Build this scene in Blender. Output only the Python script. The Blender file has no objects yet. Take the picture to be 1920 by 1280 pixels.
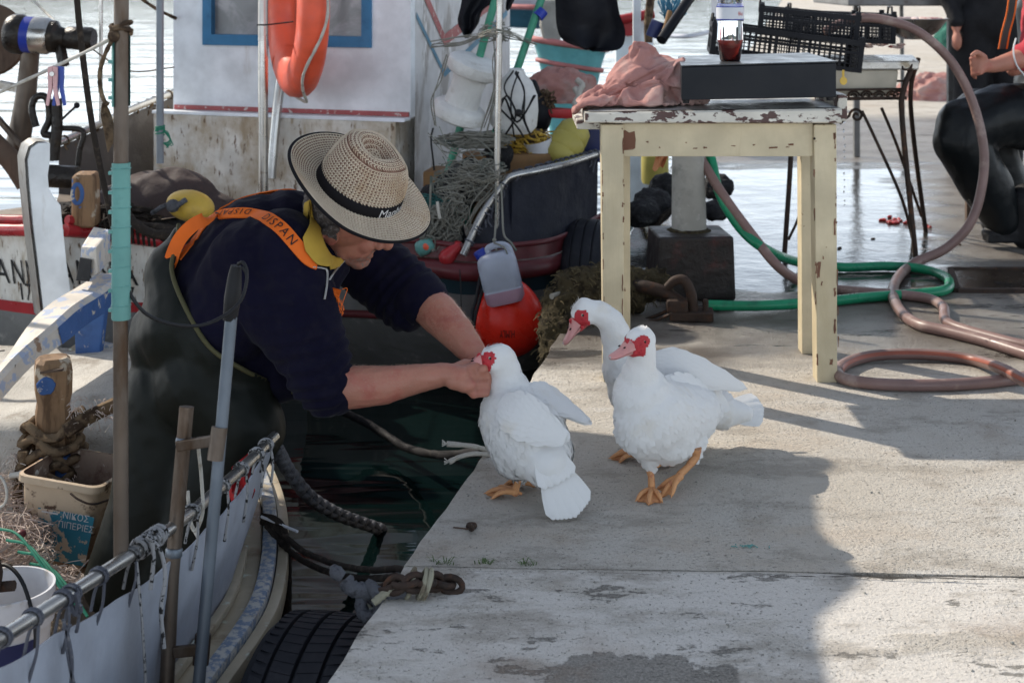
import bpy, bmesh, math, random
from mathutils import Vector as V, Matrix, noise
from mathutils.bvhtree import BVHTree

random.seed(7)
R = math.radians
sc = bpy.context.scene
col = sc.collection
FPX, CH, VH = 2700.0, 1.2, -51.0

# ---------------------------------------------------------------- camera, sky, sun, exposure
cam = bpy.data.cameras.new('camera')
cam_o = bpy.data.objects.new('camera', cam)
col.objects.link(cam_o)
cam_o.location = (0, 0, CH)
cam_o.rotation_euler = (R(90), 0, 0)
cam.sensor_width = 36.0
cam.lens = FPX / 1920 * 36.0
cam.shift_y = -(640 - VH) / 1920
cam.clip_start = 0.05
cam.clip_end = 3000
cam.dof.use_dof = True
cam.dof.focus_distance = 3.4
cam.dof.aperture_fstop = 7.1
sc.camera = cam_o

SUN_EL = R(38)
SH = V((0.78, -0.63, 0)).normalized()          # the way the shadows fall
wd = bpy.data.worlds.new('World')
sc.world = wd
wd.use_nodes = True
wn = wd.node_tree
bg = wn.nodes['Background']
sky = wn.nodes.new('ShaderNodeTexSky')
sky.sky_type = 'NISHITA'
sky.sun_disc = False
sky.sun_elevation = SUN_EL
sky.sun_rotation = math.atan2(-SH.x, -SH.y)
sky.air_density = 1.0
sky.dust_density = 1.4
sky.ozone_density = 1.0
veil = wn.nodes.new('ShaderNodeMix')            # thin bright cloud over the whole sky
veil.data_type = 'RGBA'
veil.inputs[0].default_value = 0.5
tco = wn.nodes.new('ShaderNodeTexCoord')
sepz = wn.nodes.new('ShaderNodeSeparateXYZ')
wn.links.new(tco.outputs['Generated'], sepz.inputs[0])
hz_ = wn.nodes.new('ShaderNodeMapRange')       # haze thickens evenly towards the horizon, the same all round
hz_.interpolation_type = 'SMOOTHSTEP'
for i_, v_ in enumerate((0.0, 0.42, 23.0, 2.9)): hz_.inputs[1 + i_].default_value = v_
wn.links.new(sepz.outputs[2], hz_.inputs[0])
tint = wn.nodes.new('ShaderNodeMix')
tint.data_type = 'RGBA'
tint.blend_type = 'MULTIPLY'
tint.inputs[0].default_value = 1.0
tint.inputs[6].default_value = (0.90, 0.98, 1.08, 1)
wn.links.new(hz_.outputs[0], tint.inputs[7])
wn.links.new(tint.outputs[2], veil.inputs[7])
wn.links.new(sky.outputs[0], veil.inputs[6])
wn.links.new(veil.outputs[2], bg.inputs[0])
bg.inputs[1].default_value = 0.105
sun = bpy.data.lights.new('sun', 'SUN')
sun.energy = 3.1
sun.angle = R(0.6)
sun.color = (1.0, 0.91, 0.78)
sun_o = bpy.data.objects.new('sun', sun)
col.objects.link(sun_o)
sun_o.location = (-4, 4, 6)
sdir = V((SH.x * math.cos(SUN_EL), SH.y * math.cos(SUN_EL), -math.sin(SUN_EL)))
sun_o.rotation_euler = sdir.to_track_quat('-Z', 'Y').to_euler()
sc.view_settings.view_transform = 'Standard'
sc.view_settings.look = 'None'
sc.view_settings.gamma = 1
sc.view_settings.use_curve_mapping = False
sc.view_settings.exposure = 0.82
sc.render.engine = 'CYCLES'
sc.cycles.max_bounces = 8
sc.cycles.transparent_max_bounces = 8
sc.cycles.use_denoising = True

# ---------------------------------------------------------------- layout helpers
def P(u, v, Y):
    "point seen at photo pixel u, v and Y metres away"
    return V(((u - 960) / FPX * Y, Y, CH - (v - VH) / FPX * Y))
def G(u, v, z=0.0):
    "point of the level plane z seen at photo pixel u, v"
    Y = FPX * (CH - z) / (v - VH)
    return V(((u - 960) / FPX * Y, Y, z))
def PP(*a): return [P(*x) for x in a]

def spline(pts, n=6, close=False):
    pts = [V(p) for p in pts]
    if len(pts) < 3: return pts
    out = []
    m = len(pts)
    rng = range(m if close else m - 1)
    for i in rng:
        if close:
            p0, p1, p2, p3 = pts[(i - 1) % m], pts[i], pts[(i + 1) % m], pts[(i + 2) % m]
        else:
            p1, p2 = pts[i], pts[i + 1]
            p0 = pts[i - 1] if i > 0 else p1 * 2 - p2
            p3 = pts[i + 2] if i + 2 < m else p2 * 2 - p1
        for k in range(n):
            t = k / n
            out.append(0.5 * ((2 * p1) + (p2 - p0) * t + (2 * p0 - 5 * p1 + 4 * p2 - p3) * t * t + (3 * p1 - p0 - 3 * p2 + p3) * t ** 3))
    if not close: out.append(pts[-1])
    return out

def lerp_list(vals, t):
    x = t * (len(vals) - 1)
    i = min(int(x), len(vals) - 2)
    return vals[i] + (vals[i + 1] - vals[i]) * (x - i)

def sstep(a, b, x):
    t = max(0, min(1, (x - a) / (b - a)))
    return t * t * (3 - 2 * t)

def nz(p, s, seed=0.0):
    return noise.noise(V((p[0] * s + seed * 3.1, p[1] * s - seed * 1.7, p[2] * s + seed)))

ORG = {}
def tag(o, label=None, cat=None, group=None, kind=None):
    if label: o['label'] = label
    if cat: o['category'] = cat
    if group: o['group'] = group
    if kind: o['kind'] = kind
    return o

def thing(name, loc, label, cat, group=None):
    o = bpy.data.objects.new(name, None)
    col.objects.link(o)
    o.location = loc
    o.empty_display_size = 0.05
    ORG[o.name] = V(loc)
    return tag(o, label, cat, group)

def link(name, me, parent=None, origin=None):
    "me holds world coordinates"
    o = bpy.data.objects.new(name, me)
    col.objects.link(o)
    if parent is not None:
        org = ORG[parent.name]
        o.parent = parent
        me.transform(Matrix.Translation(-org))
    else:
        if origin is None:
            xs = [v.co for v in me.vertices]
            mn = V([min(c[i] for c in xs) for i in range(3)])
            mx = V([max(c[i] for c in xs) for i in range(3)])
            org = V(((mn.x + mx.x) / 2, (mn.y + mx.y) / 2, mn.z))
        else:
            org = V(origin)
        me.transform(Matrix.Translation(-org))
        o.location = org
    ORG[o.name] = org
    return o

class MB:
    def __init__(s):
        s.v, s.f = [], []
    def add(s, vs, fs):
        b = len(s.v)
        s.v.extend(V(x) for x in vs)
        s.f.extend([tuple(i + b for i in f) for f in fs])
        return s
    def hexa(s, p):
        "eight corners: bottom four counter-clockwise, then top four"
        return s.add(p, [(3, 2, 1, 0), (4, 5, 6, 7), (0, 1, 5, 4), (1, 2, 6, 5), (2, 3, 7, 6), (3, 0, 4, 7)])
    def box(s, c, size, rot=None):
        x, y, z = size[0] / 2, size[1] / 2, size[2] / 2
        ps = [V(q) for q in ((-x, -y, -z), (x, -y, -z), (x, y, -z), (-x, y, -z), (-x, -y, z), (x, -y, z), (x, y, z), (-x, y, z))]
        if rot is not None:
            ps = [rot @ q for q in ps]
        return s.hexa([V(c) + q for q in ps])
    def bar(s, a, b, w, h, up=V((0, 0, 1)), w2=None, h2=None):
        "rectangular bar from a to b, w across and h along up"
        a, b = V(a), V(b)
        d = (b - a).normalized()
        x = d.cross(V(up))
        if x.length < 1e-4: x = d.cross(V((0, 1, 0)))
        x.normalize()
        y = x.cross(d)
        w2, h2 = w2 or w, h2 or h
        q = []
        for p, ww, hh in ((a, w, h), (b, w2, h2)):
            q += [p + x * sx * ww / 2 + y * sy * hh / 2 for sx, sy in ((-1, -1), (1, -1), (1, 1), (-1, 1))]
        return s.add(q, [(3, 2, 1, 0), (4, 5, 6, 7), (0, 1, 5, 4), (1, 2, 6, 5), (2, 3, 7, 6), (3, 0, 4, 7)])
    def tube(s, pts, r, n=8, close=False, smooth=0, twist=0, lobes=3, amp=0.22, caps=True, flat=None):
        pts = [V(p) for p in pts]
        if smooth: pts = spline(pts, smooth, close)
        q = [pts[0]]
        for p in pts[1:]:
            if (p - q[-1]).length > 1e-6: q.append(p)
        pts = q
        m = len(pts)
        if m < 2: return s
        rs = r if isinstance(r, (list, tuple)) else [r]
        T = []
        for i in range(m):
            if close: t = pts[(i + 1) % m] - pts[i - 1]
            else: t = pts[min(i + 1, m - 1)] - pts[max(i - 1, 0)]
            if t.length < 1e-9: t = V((0, 0, 1))
            T.append(t.normalized())
        ref = V((0, 0, 1)) if abs(T[0].z) < 0.9 else V((1, 0, 0))
        N = (ref - T[0] * ref.dot(T[0])).normalized()
        base = len(s.v)
        L = 0
        for i in range(m):
            if i:
                L += (pts[i] - pts[i - 1]).length
                N = N - T[i] * N.dot(T[i])
                if N.length < 1e-6: N = T[i].orthogonal()
                N.normalize()
            B = T[i].cross(N)
            rr = lerp_list(list(rs), i / (m - 1)) if len(rs) > 1 else rs[0]
            for k in range(n):
                a = 2 * math.pi * k / n
                q = rr
                if twist: q = rr * (1 - amp + amp * abs(math.cos(lobes / 2 * (a + twist * L * 2 * math.pi))) * 1.3)
                ca, sa = math.cos(a), math.sin(a)
                if flat: sa *= flat
                s.v.append(pts[i] + N * (ca * q) + B * (sa * q))
        cnt = m if close else m - 1
        for i in range(cnt):
            j = (i + 1) % m
            for k in range(n):
                k2 = (k + 1) % n
                s.f.append((base + i * n + k, base + i * n + k2, base + j * n + k2, base + j * n + k))
        if caps and not close:
            s.f.append(tuple(base + k for k in reversed(range(n))))
            s.f.append(tuple(base + (m - 1) * n + k for k in range(n)))
        return s
    def lathe(s, prof, o=(0, 0, 0), ax=(0, 0, 1), n=24, close_ends=True, xref=None, wob=None, a0=0, a1=None):
        "prof: (radius, height along axis)"
        ax = V(ax).normalized()
        x = V(xref) if xref is not None else ax.orthogonal()
        x = (x - ax * x.dot(ax)).normalized()
        y = ax.cross(x)
        o = V(o)
        base = len(s.v)
        full = a1 is None
        nn = n if full else n + 1
        for i, (r, h) in enumerate(prof):
            for k in range(nn):
                a = 2 * math.pi * k / n if full else a0 + (a1 - a0) * k / n
                q, hh = r, h
                if wob: q, hh = wob(r, h, a)
                s.v.append(o + ax * hh + (x * math.cos(a) + y * math.sin(a)) * q)
        for i in range(len(prof) - 1):
            for k in range(n):
                k2 = (k + 1) % nn if full else k + 1
                s.f.append((base + i * nn + k, base + i * nn + k2, base + (i + 1) * nn + k2, base + (i + 1) * nn + k))
        if close_ends and full:
            if prof[0][0] > 1e-5: s.f.append(tuple(base + k for k in reversed(range(n))))
            if prof[-1][0] > 1e-5: s.f.append(tuple(base + (len(prof) - 1) * n + k for k in range(n)))
        return s
    def ball(s, c, r, rot=None, n=14, m=9):
        if not isinstance(r, (list, tuple, V)): r = (r, r, r)
        c = V(c)
        base = len(s.v)
        def q(a, b):
            p = V((math.cos(a) * math.cos(b) * r[0], math.sin(a) * math.cos(b) * r[1], math.sin(b) * r[2]))
            return c + (rot @ p if rot is not None else p)
        s.v.append(q(0, -math.pi / 2))
        for i in range(1, m):
            for k in range(n): s.v.append(q(2 * math.pi * k / n, -math.pi / 2 + math.pi * i / m))
        s.v.append(q(0, math.pi / 2))
        top = len(s.v) - 1
        for k in range(n):
            k2 = (k + 1) % n
            s.f.append((base, base + 1 + k2, base + 1 + k))
            for i in range(m - 2):
                s.f.append((base + 1 + i * n + k, base + 1 + i * n + k2, base + 1 + (i + 1) * n + k2, base + 1 + (i + 1) * n + k))
            s.f.append((top, base + 1 + (m - 2) * n + k, base + 1 + (m - 2) * n + k2))
        return s
    def cap(s, p0, r0, p1, r1, n=14):
        "tapered capsule"
        p0, p1 = V(p0), V(p1)
        d = p1 - p0
        if d.length < 1e-6: return s.ball(p0, max(r0, r1))
        d.normalize()
        prof = []
        L = (p1 - p0).length
        for i in range(6):
            a = -math.pi / 2 + (math.pi / 2) * i / 5
            prof.append((max(r0 * math.cos(a), 1e-4), r0 * math.sin(a)))
        for i in range(6):
            a = (math.pi / 2) * i / 5
            prof.append((max(r1 * math.cos(a), 1e-4), L + r1 * math.sin(a)))
        return s.lathe(prof, p0, d, n)
    def loft(s, rings, close=True, caps=True, closed_loop=False):
        n = len(rings[0])
        base = len(s.v)
        for r in rings: s.v.extend(V(p) for p in r)
        m = len(rings)
        for i in range(m if closed_loop else m - 1):
            j = (i + 1) % m
            for k in range(n if close else n - 1):
                k2 = (k + 1) % n
                s.f.append((base + i * n + k, base + i * n + k2, base + j * n + k2, base + j * n + k))
        if caps and close and not closed_loop:
            s.f.append(tuple(base + k for k in reversed(range(n))))
            s.f.append(tuple(base + (m - 1) * n + k for k in range(n)))
        return s
    def prism(s, poly, d):
        "closed polygon swept along d"
        n = len(poly)
        d = V(d)
        b = len(s.v)
        s.v.extend(V(p) for p in poly)
        s.v.extend(V(p) + d for p in poly)
        s.f.append(tuple(b + k for k in range(n)))
        s.f.append(tuple(b + n + k for k in reversed(range(n))))
        for k in range(n):
            k2 = (k + 1) % n
            s.f.append((b + k2, b + k, b + n + k, b + n + k2))
        return s
    def mesh(s, name, mat=None, smooth=40, bevel=0, seg=2, fix=True):
        me = bpy.data.meshes.new(name)
        me.from_pydata([tuple(v) for v in s.v], [], s.f)
        if fix or bevel:
            bm = bmesh.new()
            bm.from_mesh(me)
            if fix: bmesh.ops.recalc_face_normals(bm, faces=bm.faces)
            if bevel:
                es = [e for e in bm.edges if len(e.link_faces) == 2 and e.calc_face_angle(0) > 0.6]
                bmesh.ops.bevel(bm, geom=es, offset=bevel, segments=seg, profile=0.6, affect='EDGES', clamp_overlap=True)
            bm.to_mesh(me)
            bm.free()
        if smooth:
            me.shade_smooth()
            me.set_sharp_from_angle(angle=R(smooth))
        if mat: me.materials.append(mat)
        return me
    def build(s, name, mat=None, parent=None, smooth=40, bevel=0, seg=2, origin=None, fix=True):
        return link(name, s.mesh(name, mat, smooth, bevel, seg, fix), parent, origin)

def baked(src, mods):
    "apply modifiers to a mesh datablock and return a new mesh"
    o = bpy.data.objects.new('bake', src)
    col.objects.link(o)
    for kind, kw in mods:
        m = o.modifiers.new(kind, kind)
        for k, v in kw.items(): setattr(m, k, v)
    dg = bpy.context.evaluated_depsgraph_get()
    me = bpy.data.meshes.new_from_object(o.evaluated_get(dg))
    bpy.data.objects.remove(o)
    return me

def organic(mb, voxel, it=6, fac=0.5, disp=None):
    "overlapping solids fused into one smooth skin"
    src = mb.mesh('src', None, 0, fix=False)
    me = baked(src, [('REMESH', dict(mode='VOXEL', voxel_size=voxel)), ('SMOOTH', dict(factor=fac, iterations=it))])
    bpy.data.meshes.remove(src)
    if disp:
        ns = [v.normal.copy() for v in me.vertices]
        for v, n in zip(me.vertices, ns):
            v.co = v.co + n * disp(v.co, n)
    me.shade_smooth()
    return me

def bvh_of(me):
    return BVHTree.FromPolygons([v.co for v in me.vertices], [tuple(p.vertices) for p in me.polygons])

EYE = V((0, 0, CH))
def hit(bvh, u, v, off=0.0, fall=3.5):
    "the spot on a surface that the pixel looks at"
    d = (P(u, v, 1.0) - EYE).normalized()
    h = bvh.ray_cast(EYE, d)
    if h[0] is None:
        return P(u, v, fall), V((0, -1, 0))
    n = h[1]
    if n.dot(d) > 0: n = -n
    return h[0] + n * off, n

def patch(me, test, off, noise_amp=0, name='patch', mat=None):
    "copy of the faces of a skin that pass the test, lifted off it"
    keep, idx, vs, fs = {}, 0, [], []
    for p in me.polygons:
        if test(p.center, p.normal):
            f = []
            for i in p.vertices:
                if i not in keep:
                    keep[i] = len(vs)
                    v = me.vertices[i]
                    q = off + (noise_amp * nz(v.co, 90) if noise_amp else 0)
                    vs.append(v.co + v.normal * q)
                f.append(keep[i])
            fs.append(tuple(f))
    m = bpy.data.meshes.new(name)
    m.from_pydata([tuple(v) for v in vs], [], fs)
    m.shade_smooth()
    if mat: m.materials.append(mat)
    return m

_txt = {}
def text_geo(s, size=1.0, space=1.0, shear=0):
    k = (s, space, shear)
    if k not in _txt:
        cu = bpy.data.curves.new('t', 'FONT')
        cu.body = s
        cu.size = 1.0
        cu.resolution_u = 3
        cu.space_character = space
        cu.shear = shear
        o = bpy.data.objects.new('t', cu)
        col.objects.link(o)
        dg = bpy.context.evaluated_depsgraph_get()
        me = bpy.data.meshes.new_from_object(o.evaluated_get(dg))
        _txt[k] = ([tuple(v.co) for v in me.vertices], [tuple(p.vertices) for p in me.polygons])
        bpy.data.objects.remove(o)
        bpy.data.meshes.remove(me)
    vs, fs = _txt[k]
    return [(v[0] * size, v[1] * size) for v in vs], fs

def put_text(name, s, mat, parent, o, x, y, size, space=1.0, off=0.002, width=None, fmap=None, bold=0.0):
    vs, fs = text_geo(s, size, space)
    x, y = V(x).normalized(), V(y).normalized()
    n = x.cross(y)
    wx = max(v[0] for v in vs) or 1
    k = (width / wx) if width else 1
    mb = MB()
    if fmap: mb.add([fmap(v[0] * k, v[1]) for v in vs], fs)
    else: mb.add([V(o) + x * (v[0] * k) + y * v[1] + n * off for v in vs], fs)
    return mb.build(name, mat, parent, smooth=0, fix=False)

# ---------------------------------------------------------------- materials
def S(r, g, b):
    f = lambda c: (c / 255 / 12.92) if c / 255 <= 0.04045 else ((c / 255 + 0.055) / 1.055) ** 2.4
    return (f(r), f(g), f(b))

class NT:
    def __init__(s, name):
        s.m = bpy.data.materials.new(name)
        s.m.use_nodes = True
        s.t = s.m.node_tree
        s.b = s.t.nodes['Principled BSDF']
        s.tc = s.t.nodes.new('ShaderNodeTexCoord')
    def n(s, typ, **kw):
        x = s.t.nodes.new(typ)
        for k, v in kw.items():
            if k.startswith('i_'):
                s.put(x.inputs[k[2:].replace('_', ' ')], v)
            else: setattr(x, k, v)
        return x
    def put(s, sock, val):
        if isinstance(val, bpy.types.NodeSocket): s.t.links.new(val, sock)
        elif isinstance(val, (tuple, list)) and len(val) == 3 and sock.type == 'RGBA': sock.default_value = (*val, 1)
        else: sock.default_value = val
    def coord(s, stretch=None, rot=None, src='Object', loc=None):
        if not stretch and not rot and not loc: return s.tc.outputs[src]
        mp = s.n('ShaderNodeMapping')
        s.t.links.new(s.tc.outputs[src], mp.inputs[0])
        if stretch: mp.inputs['Scale'].default_value = stretch
        if rot: mp.inputs['Rotation'].default_value = rot
        if loc: mp.inputs['Location'].default_value = loc
        return mp.outputs[0]
    def noise(s, scale, detail=5, rough=0.55, co=None, dist=0):
        x = s.n('ShaderNodeTexNoise')
        s.t.links.new(co or s.tc.outputs['Object'], x.inputs['Vector'])
        x.inputs['Scale'].default_value = scale
        x.inputs['Detail'].default_value = detail
        x.inputs['Roughness'].default_value = rough
        x.inputs['Distortion'].default_value = dist
        return x.outputs['Fac']
    def voro(s, scale, co=None, feature='F1', out='Distance'):
        x = s.n('ShaderNodeTexVoronoi', feature=feature)
        s.t.links.new(co or s.tc.outputs['Object'], x.inputs['Vector'])
        x.inputs['Scale'].default_value = scale
        return x.outputs[out]
    def ramp(s, fac, lo, hi, a=0.0, b=1.0):
        x = s.n('ShaderNodeMapRange', interpolation_type='SMOOTHSTEP')
        s.put(x.inputs[0], fac)
        for i, v in enumerate((lo, hi, a, b)): x.inputs[1 + i].default_value = v
        return x.outputs[0]
    def math(s, op, a, b=0.0, clamp=False):
        x = s.n('ShaderNodeMath', operation=op, use_clamp=clamp)
        s.put(x.inputs[0], a)
        s.put(x.inputs[1], b)
        return x.outputs[0]
    def mix(s, fac, a, b, blend='MIX'):
        x = s.n('ShaderNodeMix', data_type='RGBA', blend_type=blend)
        s.put(x.inputs[0], fac)
        s.put(x.inputs[6], a)
        s.put(x.inputs[7], b)
        return x.outputs[2]
    def sep(s, co):
        x = s.n('ShaderNodeSeparateXYZ')
        s.t.links.new(co, x.inputs[0])
        return x.outputs
    def bump(s, h, strength=0.3, dist=0.01, nrm=None):
        x = s.n('ShaderNodeBump')
        x.inputs['Strength'].default_value = strength
        x.inputs['Distance'].default_value = dist
        s.put(x.inputs['Height'], h)
        if nrm: s.t.links.new(nrm, x.inputs['Normal'])
        return x.outputs[0]
    def out(s, **kw):
        for k, v in kw.items(): s.put(s.b.inputs[k], v)
        return s.m

def mk(name, c, rough=0.6, metal=0.0, layers=(), bump=None, spec=0.32, rvar=0.1, **kw):
    "layers: (colour, noise scale, from, to, stretch)"
    t = NT(name)
    f = t.noise(7, 4)
    cc = t.mix(t.ramp(f, 0.3, 0.7), tuple(x * 0.86 for x in c), tuple(min(1, x * 1.12) for x in c))
    for L in layers:
        co = t.coord(L[4]) if len(L) > 4 and L[4] else None
        cc = t.mix(t.ramp(t.noise(L[1], 8, 0.62, co), L[2], L[3]), cc, L[0])
    a = {'Base Color': cc, 'Metallic': metal, 'Specular IOR Level': spec}
    a['Roughness'] = t.ramp(t.noise(13, 5), 0.25, 0.75, max(0.02, rough - rvar), min(1, rough + rvar))
    if bump:
        co = t.coord(bump[3]) if len(bump) > 3 else None
        a['Normal'] = t.bump(t.noise(bump[0], 6, 0.6, co), bump[1], bump[2] if len(bump) > 2 else 0.004)
    a.update(kw)
    return t.out(**a)

M = {}
M['steel'] = mk('stainless_steel', (0.45, 0.44, 0.42), 0.28, 0.9, [((0.22, 0.15, 0.09), 22, 0.62, 0.78)], (60, 0.15, 0.001))
M['steel_rust'] = mk('brown_stained_steel', (0.135, 0.11, 0.09), 0.45, 0.6, [((0.075, 0.046, 0.028), 14, 0.42, 0.66, (1, 1, 0.3))], (50, 0.2, 0.001))
M['galv'] = mk('galvanised_tube', (0.15, 0.175, 0.205), 0.5, 0.6, [((0.30, 0.30, 0.30), 30, 0.62, 0.7, (1, 1, 0.25))], (80, 0.15, 0.001))
M['rust'] = mk('rusty_iron', (0.046, 0.030, 0.023), 0.75, 0.3, [((0.11, 0.05, 0.027), 25, 0.52, 0.72), ((0.02, 0.016, 0.014), 11, 0.5, 0.7)], (70, 0.6, 0.003))
M['grey_pole'] = mk('grey_painted_pole', (0.23, 0.26, 0.29), 0.5, 0.1, [((0.14, 0.14, 0.13), 18, 0.6, 0.75)])
M['teal_plastic'] = mk('teal_plastic', (0.12, 0.30, 0.275), 0.45, 0, [((0.08, 0.22, 0.21), 20, 0.55, 0.75)])
M['black_rubber'] = mk('black_rubber', (0.009, 0.009, 0.0105), 0.6, 0, [((0.035, 0.034, 0.032), 30, 0.6, 0.8)], (90, 0.2, 0.001))
M['black_plastic'] = mk('black_plastic', (0.0085, 0.009, 0.012), 0.42, 0, [((0.03, 0.03, 0.03), 40, 0.62, 0.8)], spec=0.14)
M['black_tarp'] = mk('black_tarpaulin', (0.007, 0.0075, 0.011), 0.6, 0, spec=0.2, bump=(12, 0.4, 0.02))
M['navy_tarp'] = mk('navy_tarpaulin', (0.010, 0.012, 0.022), 0.6, 0, [((0.03, 0.03, 0.034), 9, 0.58, 0.8, (1, 1, 0.4))], (10, 0.5, 0.02), spec=0.25)
M['grey_tarp'] = mk('grey_tarpaulin', (0.10, 0.09, 0.085), 0.65, 0, [((0.17, 0.16, 0.15), 7, 0.5, 0.75)], (10, 0.4, 0.02))
M['brown_tarp'] = mk('brown_cloth', (0.05, 0.036, 0.034), 0.8, 0, [((0.10, 0.07, 0.06), 5, 0.5, 0.7)], (9, 0.5, 0.02))
M['white_paint'] = mk('white_boat_paint', (0.76, 0.80, 0.83), 0.45, 0, [((0.50, 0.48, 0.44), 9, 0.62, 0.80, (1, 1, 0.25)), ((0.28, 0.22, 0.16), 38, 0.70, 0.80, (1, 1, 0.4))], (25, 0.15, 0.003))
M['white_dirty'] = mk('stained_white_paint', (0.66, 0.64, 0.59), 0.55, 0, [((0.42, 0.35, 0.26), 5, 0.42, 0.66), ((0.34, 0.27, 0.18), 16, 0.48, 0.70, (1, 1, 0.3)), ((0.15, 0.095, 0.055), 52, 0.56, 0.68, (1, 1, 0.35))], (40, 0.3, 0.003))
M['white_flaked'] = mk('flaking_white_paint', (0.60, 0.60, 0.60), 0.55, 0, [((0.36, 0.34, 0.32), 7, 0.52, 0.62, (1, 1, 0.35)), ((0.75, 0.75, 0.75), 16, 0.58, 0.66, (1, 1, 0.3))], (30, 0.4, 0.004))
M['cream_hull'] = mk('cream_gelcoat', (0.44, 0.38, 0.28), 0.45, 0, [((0.20, 0.14, 0.085), 10, 0.50, 0.74), ((0.10, 0.07, 0.05), 34, 0.64, 0.74), ((0.56, 0.62, 0.54), 20, 0.58, 0.7)], (30, 0.2, 0.003))
M['panel_cloth'] = mk('white_weather_cloth', (0.32, 0.345, 0.40), 0.5, 0, [((0.23, 0.235, 0.255), 4, 0.5, 0.75, (1, 1, 0.3)), ((0.12, 0.10, 0.09), 60, 0.76, 0.80)], (5, 0.4, 0.02))
M['red_paint'] = mk('red_boat_paint', (0.36, 0.025, 0.03), 0.35, 0, [((0.20, 0.03, 0.03), 9, 0.5, 0.75), ((0.6, 0.5, 0.45), 40, 0.72, 0.76)])
M['maroon_paint'] = mk('maroon_boat_paint', (0.11, 0.020, 0.024), 0.38, 0, [((0.08, 0.022, 0.025), 8, 0.45, 0.7)], (30, 0.2, 0.003))
M['blue_frame'] = mk('blue_window_paint', (0.035, 0.17, 0.33), 0.4, 0, [((0.5, 0.5, 0.5), 45, 0.74, 0.78), ((0.02, 0.10, 0.2), 9, 0.5, 0.7)])
M['stripe_red'] = mk('faded_red_stripe', (0.36, 0.09, 0.09), 0.5, 0, [((0.55, 0.48, 0.45), 45, 0.58, 0.66)])
M['stripe_blue'] = mk('faded_blue_stripe', (0.07, 0.22, 0.33), 0.5, 0, [((0.5, 0.52, 0.55), 40, 0.64, 0.7)])
M['worn_blue'] = mk('worn_blue_over_white_paint', (0.50, 0.49, 0.46), 0.6, 0, [((0.19, 0.245, 0.34), 60, 0.42, 0.58), ((0.40, 0.34, 0.25), 11, 0.54, 0.66), ((0.16, 0.13, 0.10), 30, 0.66, 0.72)], (50, 0.5, 0.003))
M['blue_wood'] = mk('flaking_blue_wood', (0.045, 0.11, 0.29), 0.6, 0, [((0.55, 0.50, 0.42), 22, 0.60, 0.64, (1, 1, 1)), ((0.03, 0.07, 0.19), 6, 0.5, 0.7)], (50, 0.5, 0.003))
M['white_wood'] = mk('flaking_white_wood', (0.62, 0.57, 0.50), 0.65, 0, [((0.36, 0.42, 0.55), 18, 0.52, 0.58), ((0.30, 0.19, 0.12), 10, 0.64, 0.69), ((0.1, 0.08, 0.06), 55, 0.69, 0.72)], (60, 0.6, 0.003))
M['bare_wood'] = mk('weathered_wood', (0.27, 0.165, 0.09), 0.75, 0, [((0.12, 0.07, 0.038), 8, 0.46, 0.66, (4, 4, 0.6)), ((0.46, 0.39, 0.30), 14, 0.58, 0.64), ((0.07, 0.12, 0.26), 20, 0.68, 0.70)], (30, 0.5, 0.003, (4, 4, 0.5)))
M['dark_wood'] = mk('dark_brown_wood', (0.10, 0.065, 0.045), 0.7, 0, [((0.05, 0.03, 0.022), 6, 0.45, 0.7, (4, 4, 0.5))], (30, 0.5, 0.003, (4, 4, 0.5)))
M['black_wet'] = mk('black_greased_iron', (0.022, 0.018, 0.015), 0.32, 0.2, [((0.06, 0.045, 0.03), 18, 0.55, 0.7)], (30, 0.9, 0.008))
M['cream_paint'] = mk('cream_table_paint', (0.56, 0.48, 0.325), 0.45, 0, [((0.46, 0.38, 0.24), 5, 0.5, 0.75, (1, 1, 0.4)), ((0.17, 0.085, 0.045), 11, 0.685, 0.692), ((0.24, 0.14, 0.075), 34, 0.69, 0.70), ((0.42, 0.34, 0.22), 3, 0.55, 0.75, (6, 6, 0.5))], (40, 0.35, 0.002, (3, 3, 0.35)))
M['table_edge'] = mk('chipped_white_over_brown', (0.58, 0.55, 0.48), 0.5, 0, [((0.085, 0.045, 0.04), 16, 0.50, 0.525, (1, 1, 2.0)), ((0.30, 0.26, 0.22), 40, 0.62, 0.7)], (30, 0.5, 0.003))
M['table_top'] = mk('scuffed_white_tabletop', (0.48, 0.48, 0.46), 0.32, 0, [((0.22, 0.19, 0.16), 9, 0.55, 0.7), ((0.6, 0.6, 0.6), 25, 0.6, 0.7)])
M['chip'] = mk('bare_brown_primer', (0.17, 0.08, 0.05), 0.8, 0, [((0.30, 0.19, 0.12), 30, 0.5, 0.7)])
M['box_black'] = mk('black_enamel', (0.0125, 0.0145, 0.0185), 0.5, 0.0, [((0.05, 0.05, 0.05), 90, 0.70, 0.78)], spec=0.2)
M['box_grey'] = mk('scuffed_black_lid', (0.05, 0.055, 0.06), 0.36, 0.1, [((0.12, 0.12, 0.12), 30, 0.55, 0.75)])
M['towel'] = mk('pink_terry_towel', (0.44, 0.225, 0.20), 0.95, 0, [((0.44, 0.30, 0.27), 7, 0.46, 0.62), ((0.56, 0.22, 0.12), 4, 0.66, 0.78)], (240, 0.7, 0.004), spec=0.1)
M['polystyrene'] = mk('grubby_polystyrene', (0.72, 0.72, 0.70), 0.7, 0, [((0.45, 0.42, 0.37), 12, 0.58, 0.72), ((0.12, 0.11, 0.10), 70, 0.68, 0.74)], (90, 0.9, 0.006))
M['green_pole'] = mk('green_plastic_pole', (0.05, 0.27, 0.17), 0.45, 0, [((0.03, 0.16, 0.11), 12, 0.5, 0.7), ((0.4, 0.42, 0.38), 40, 0.7, 0.75)])
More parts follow.
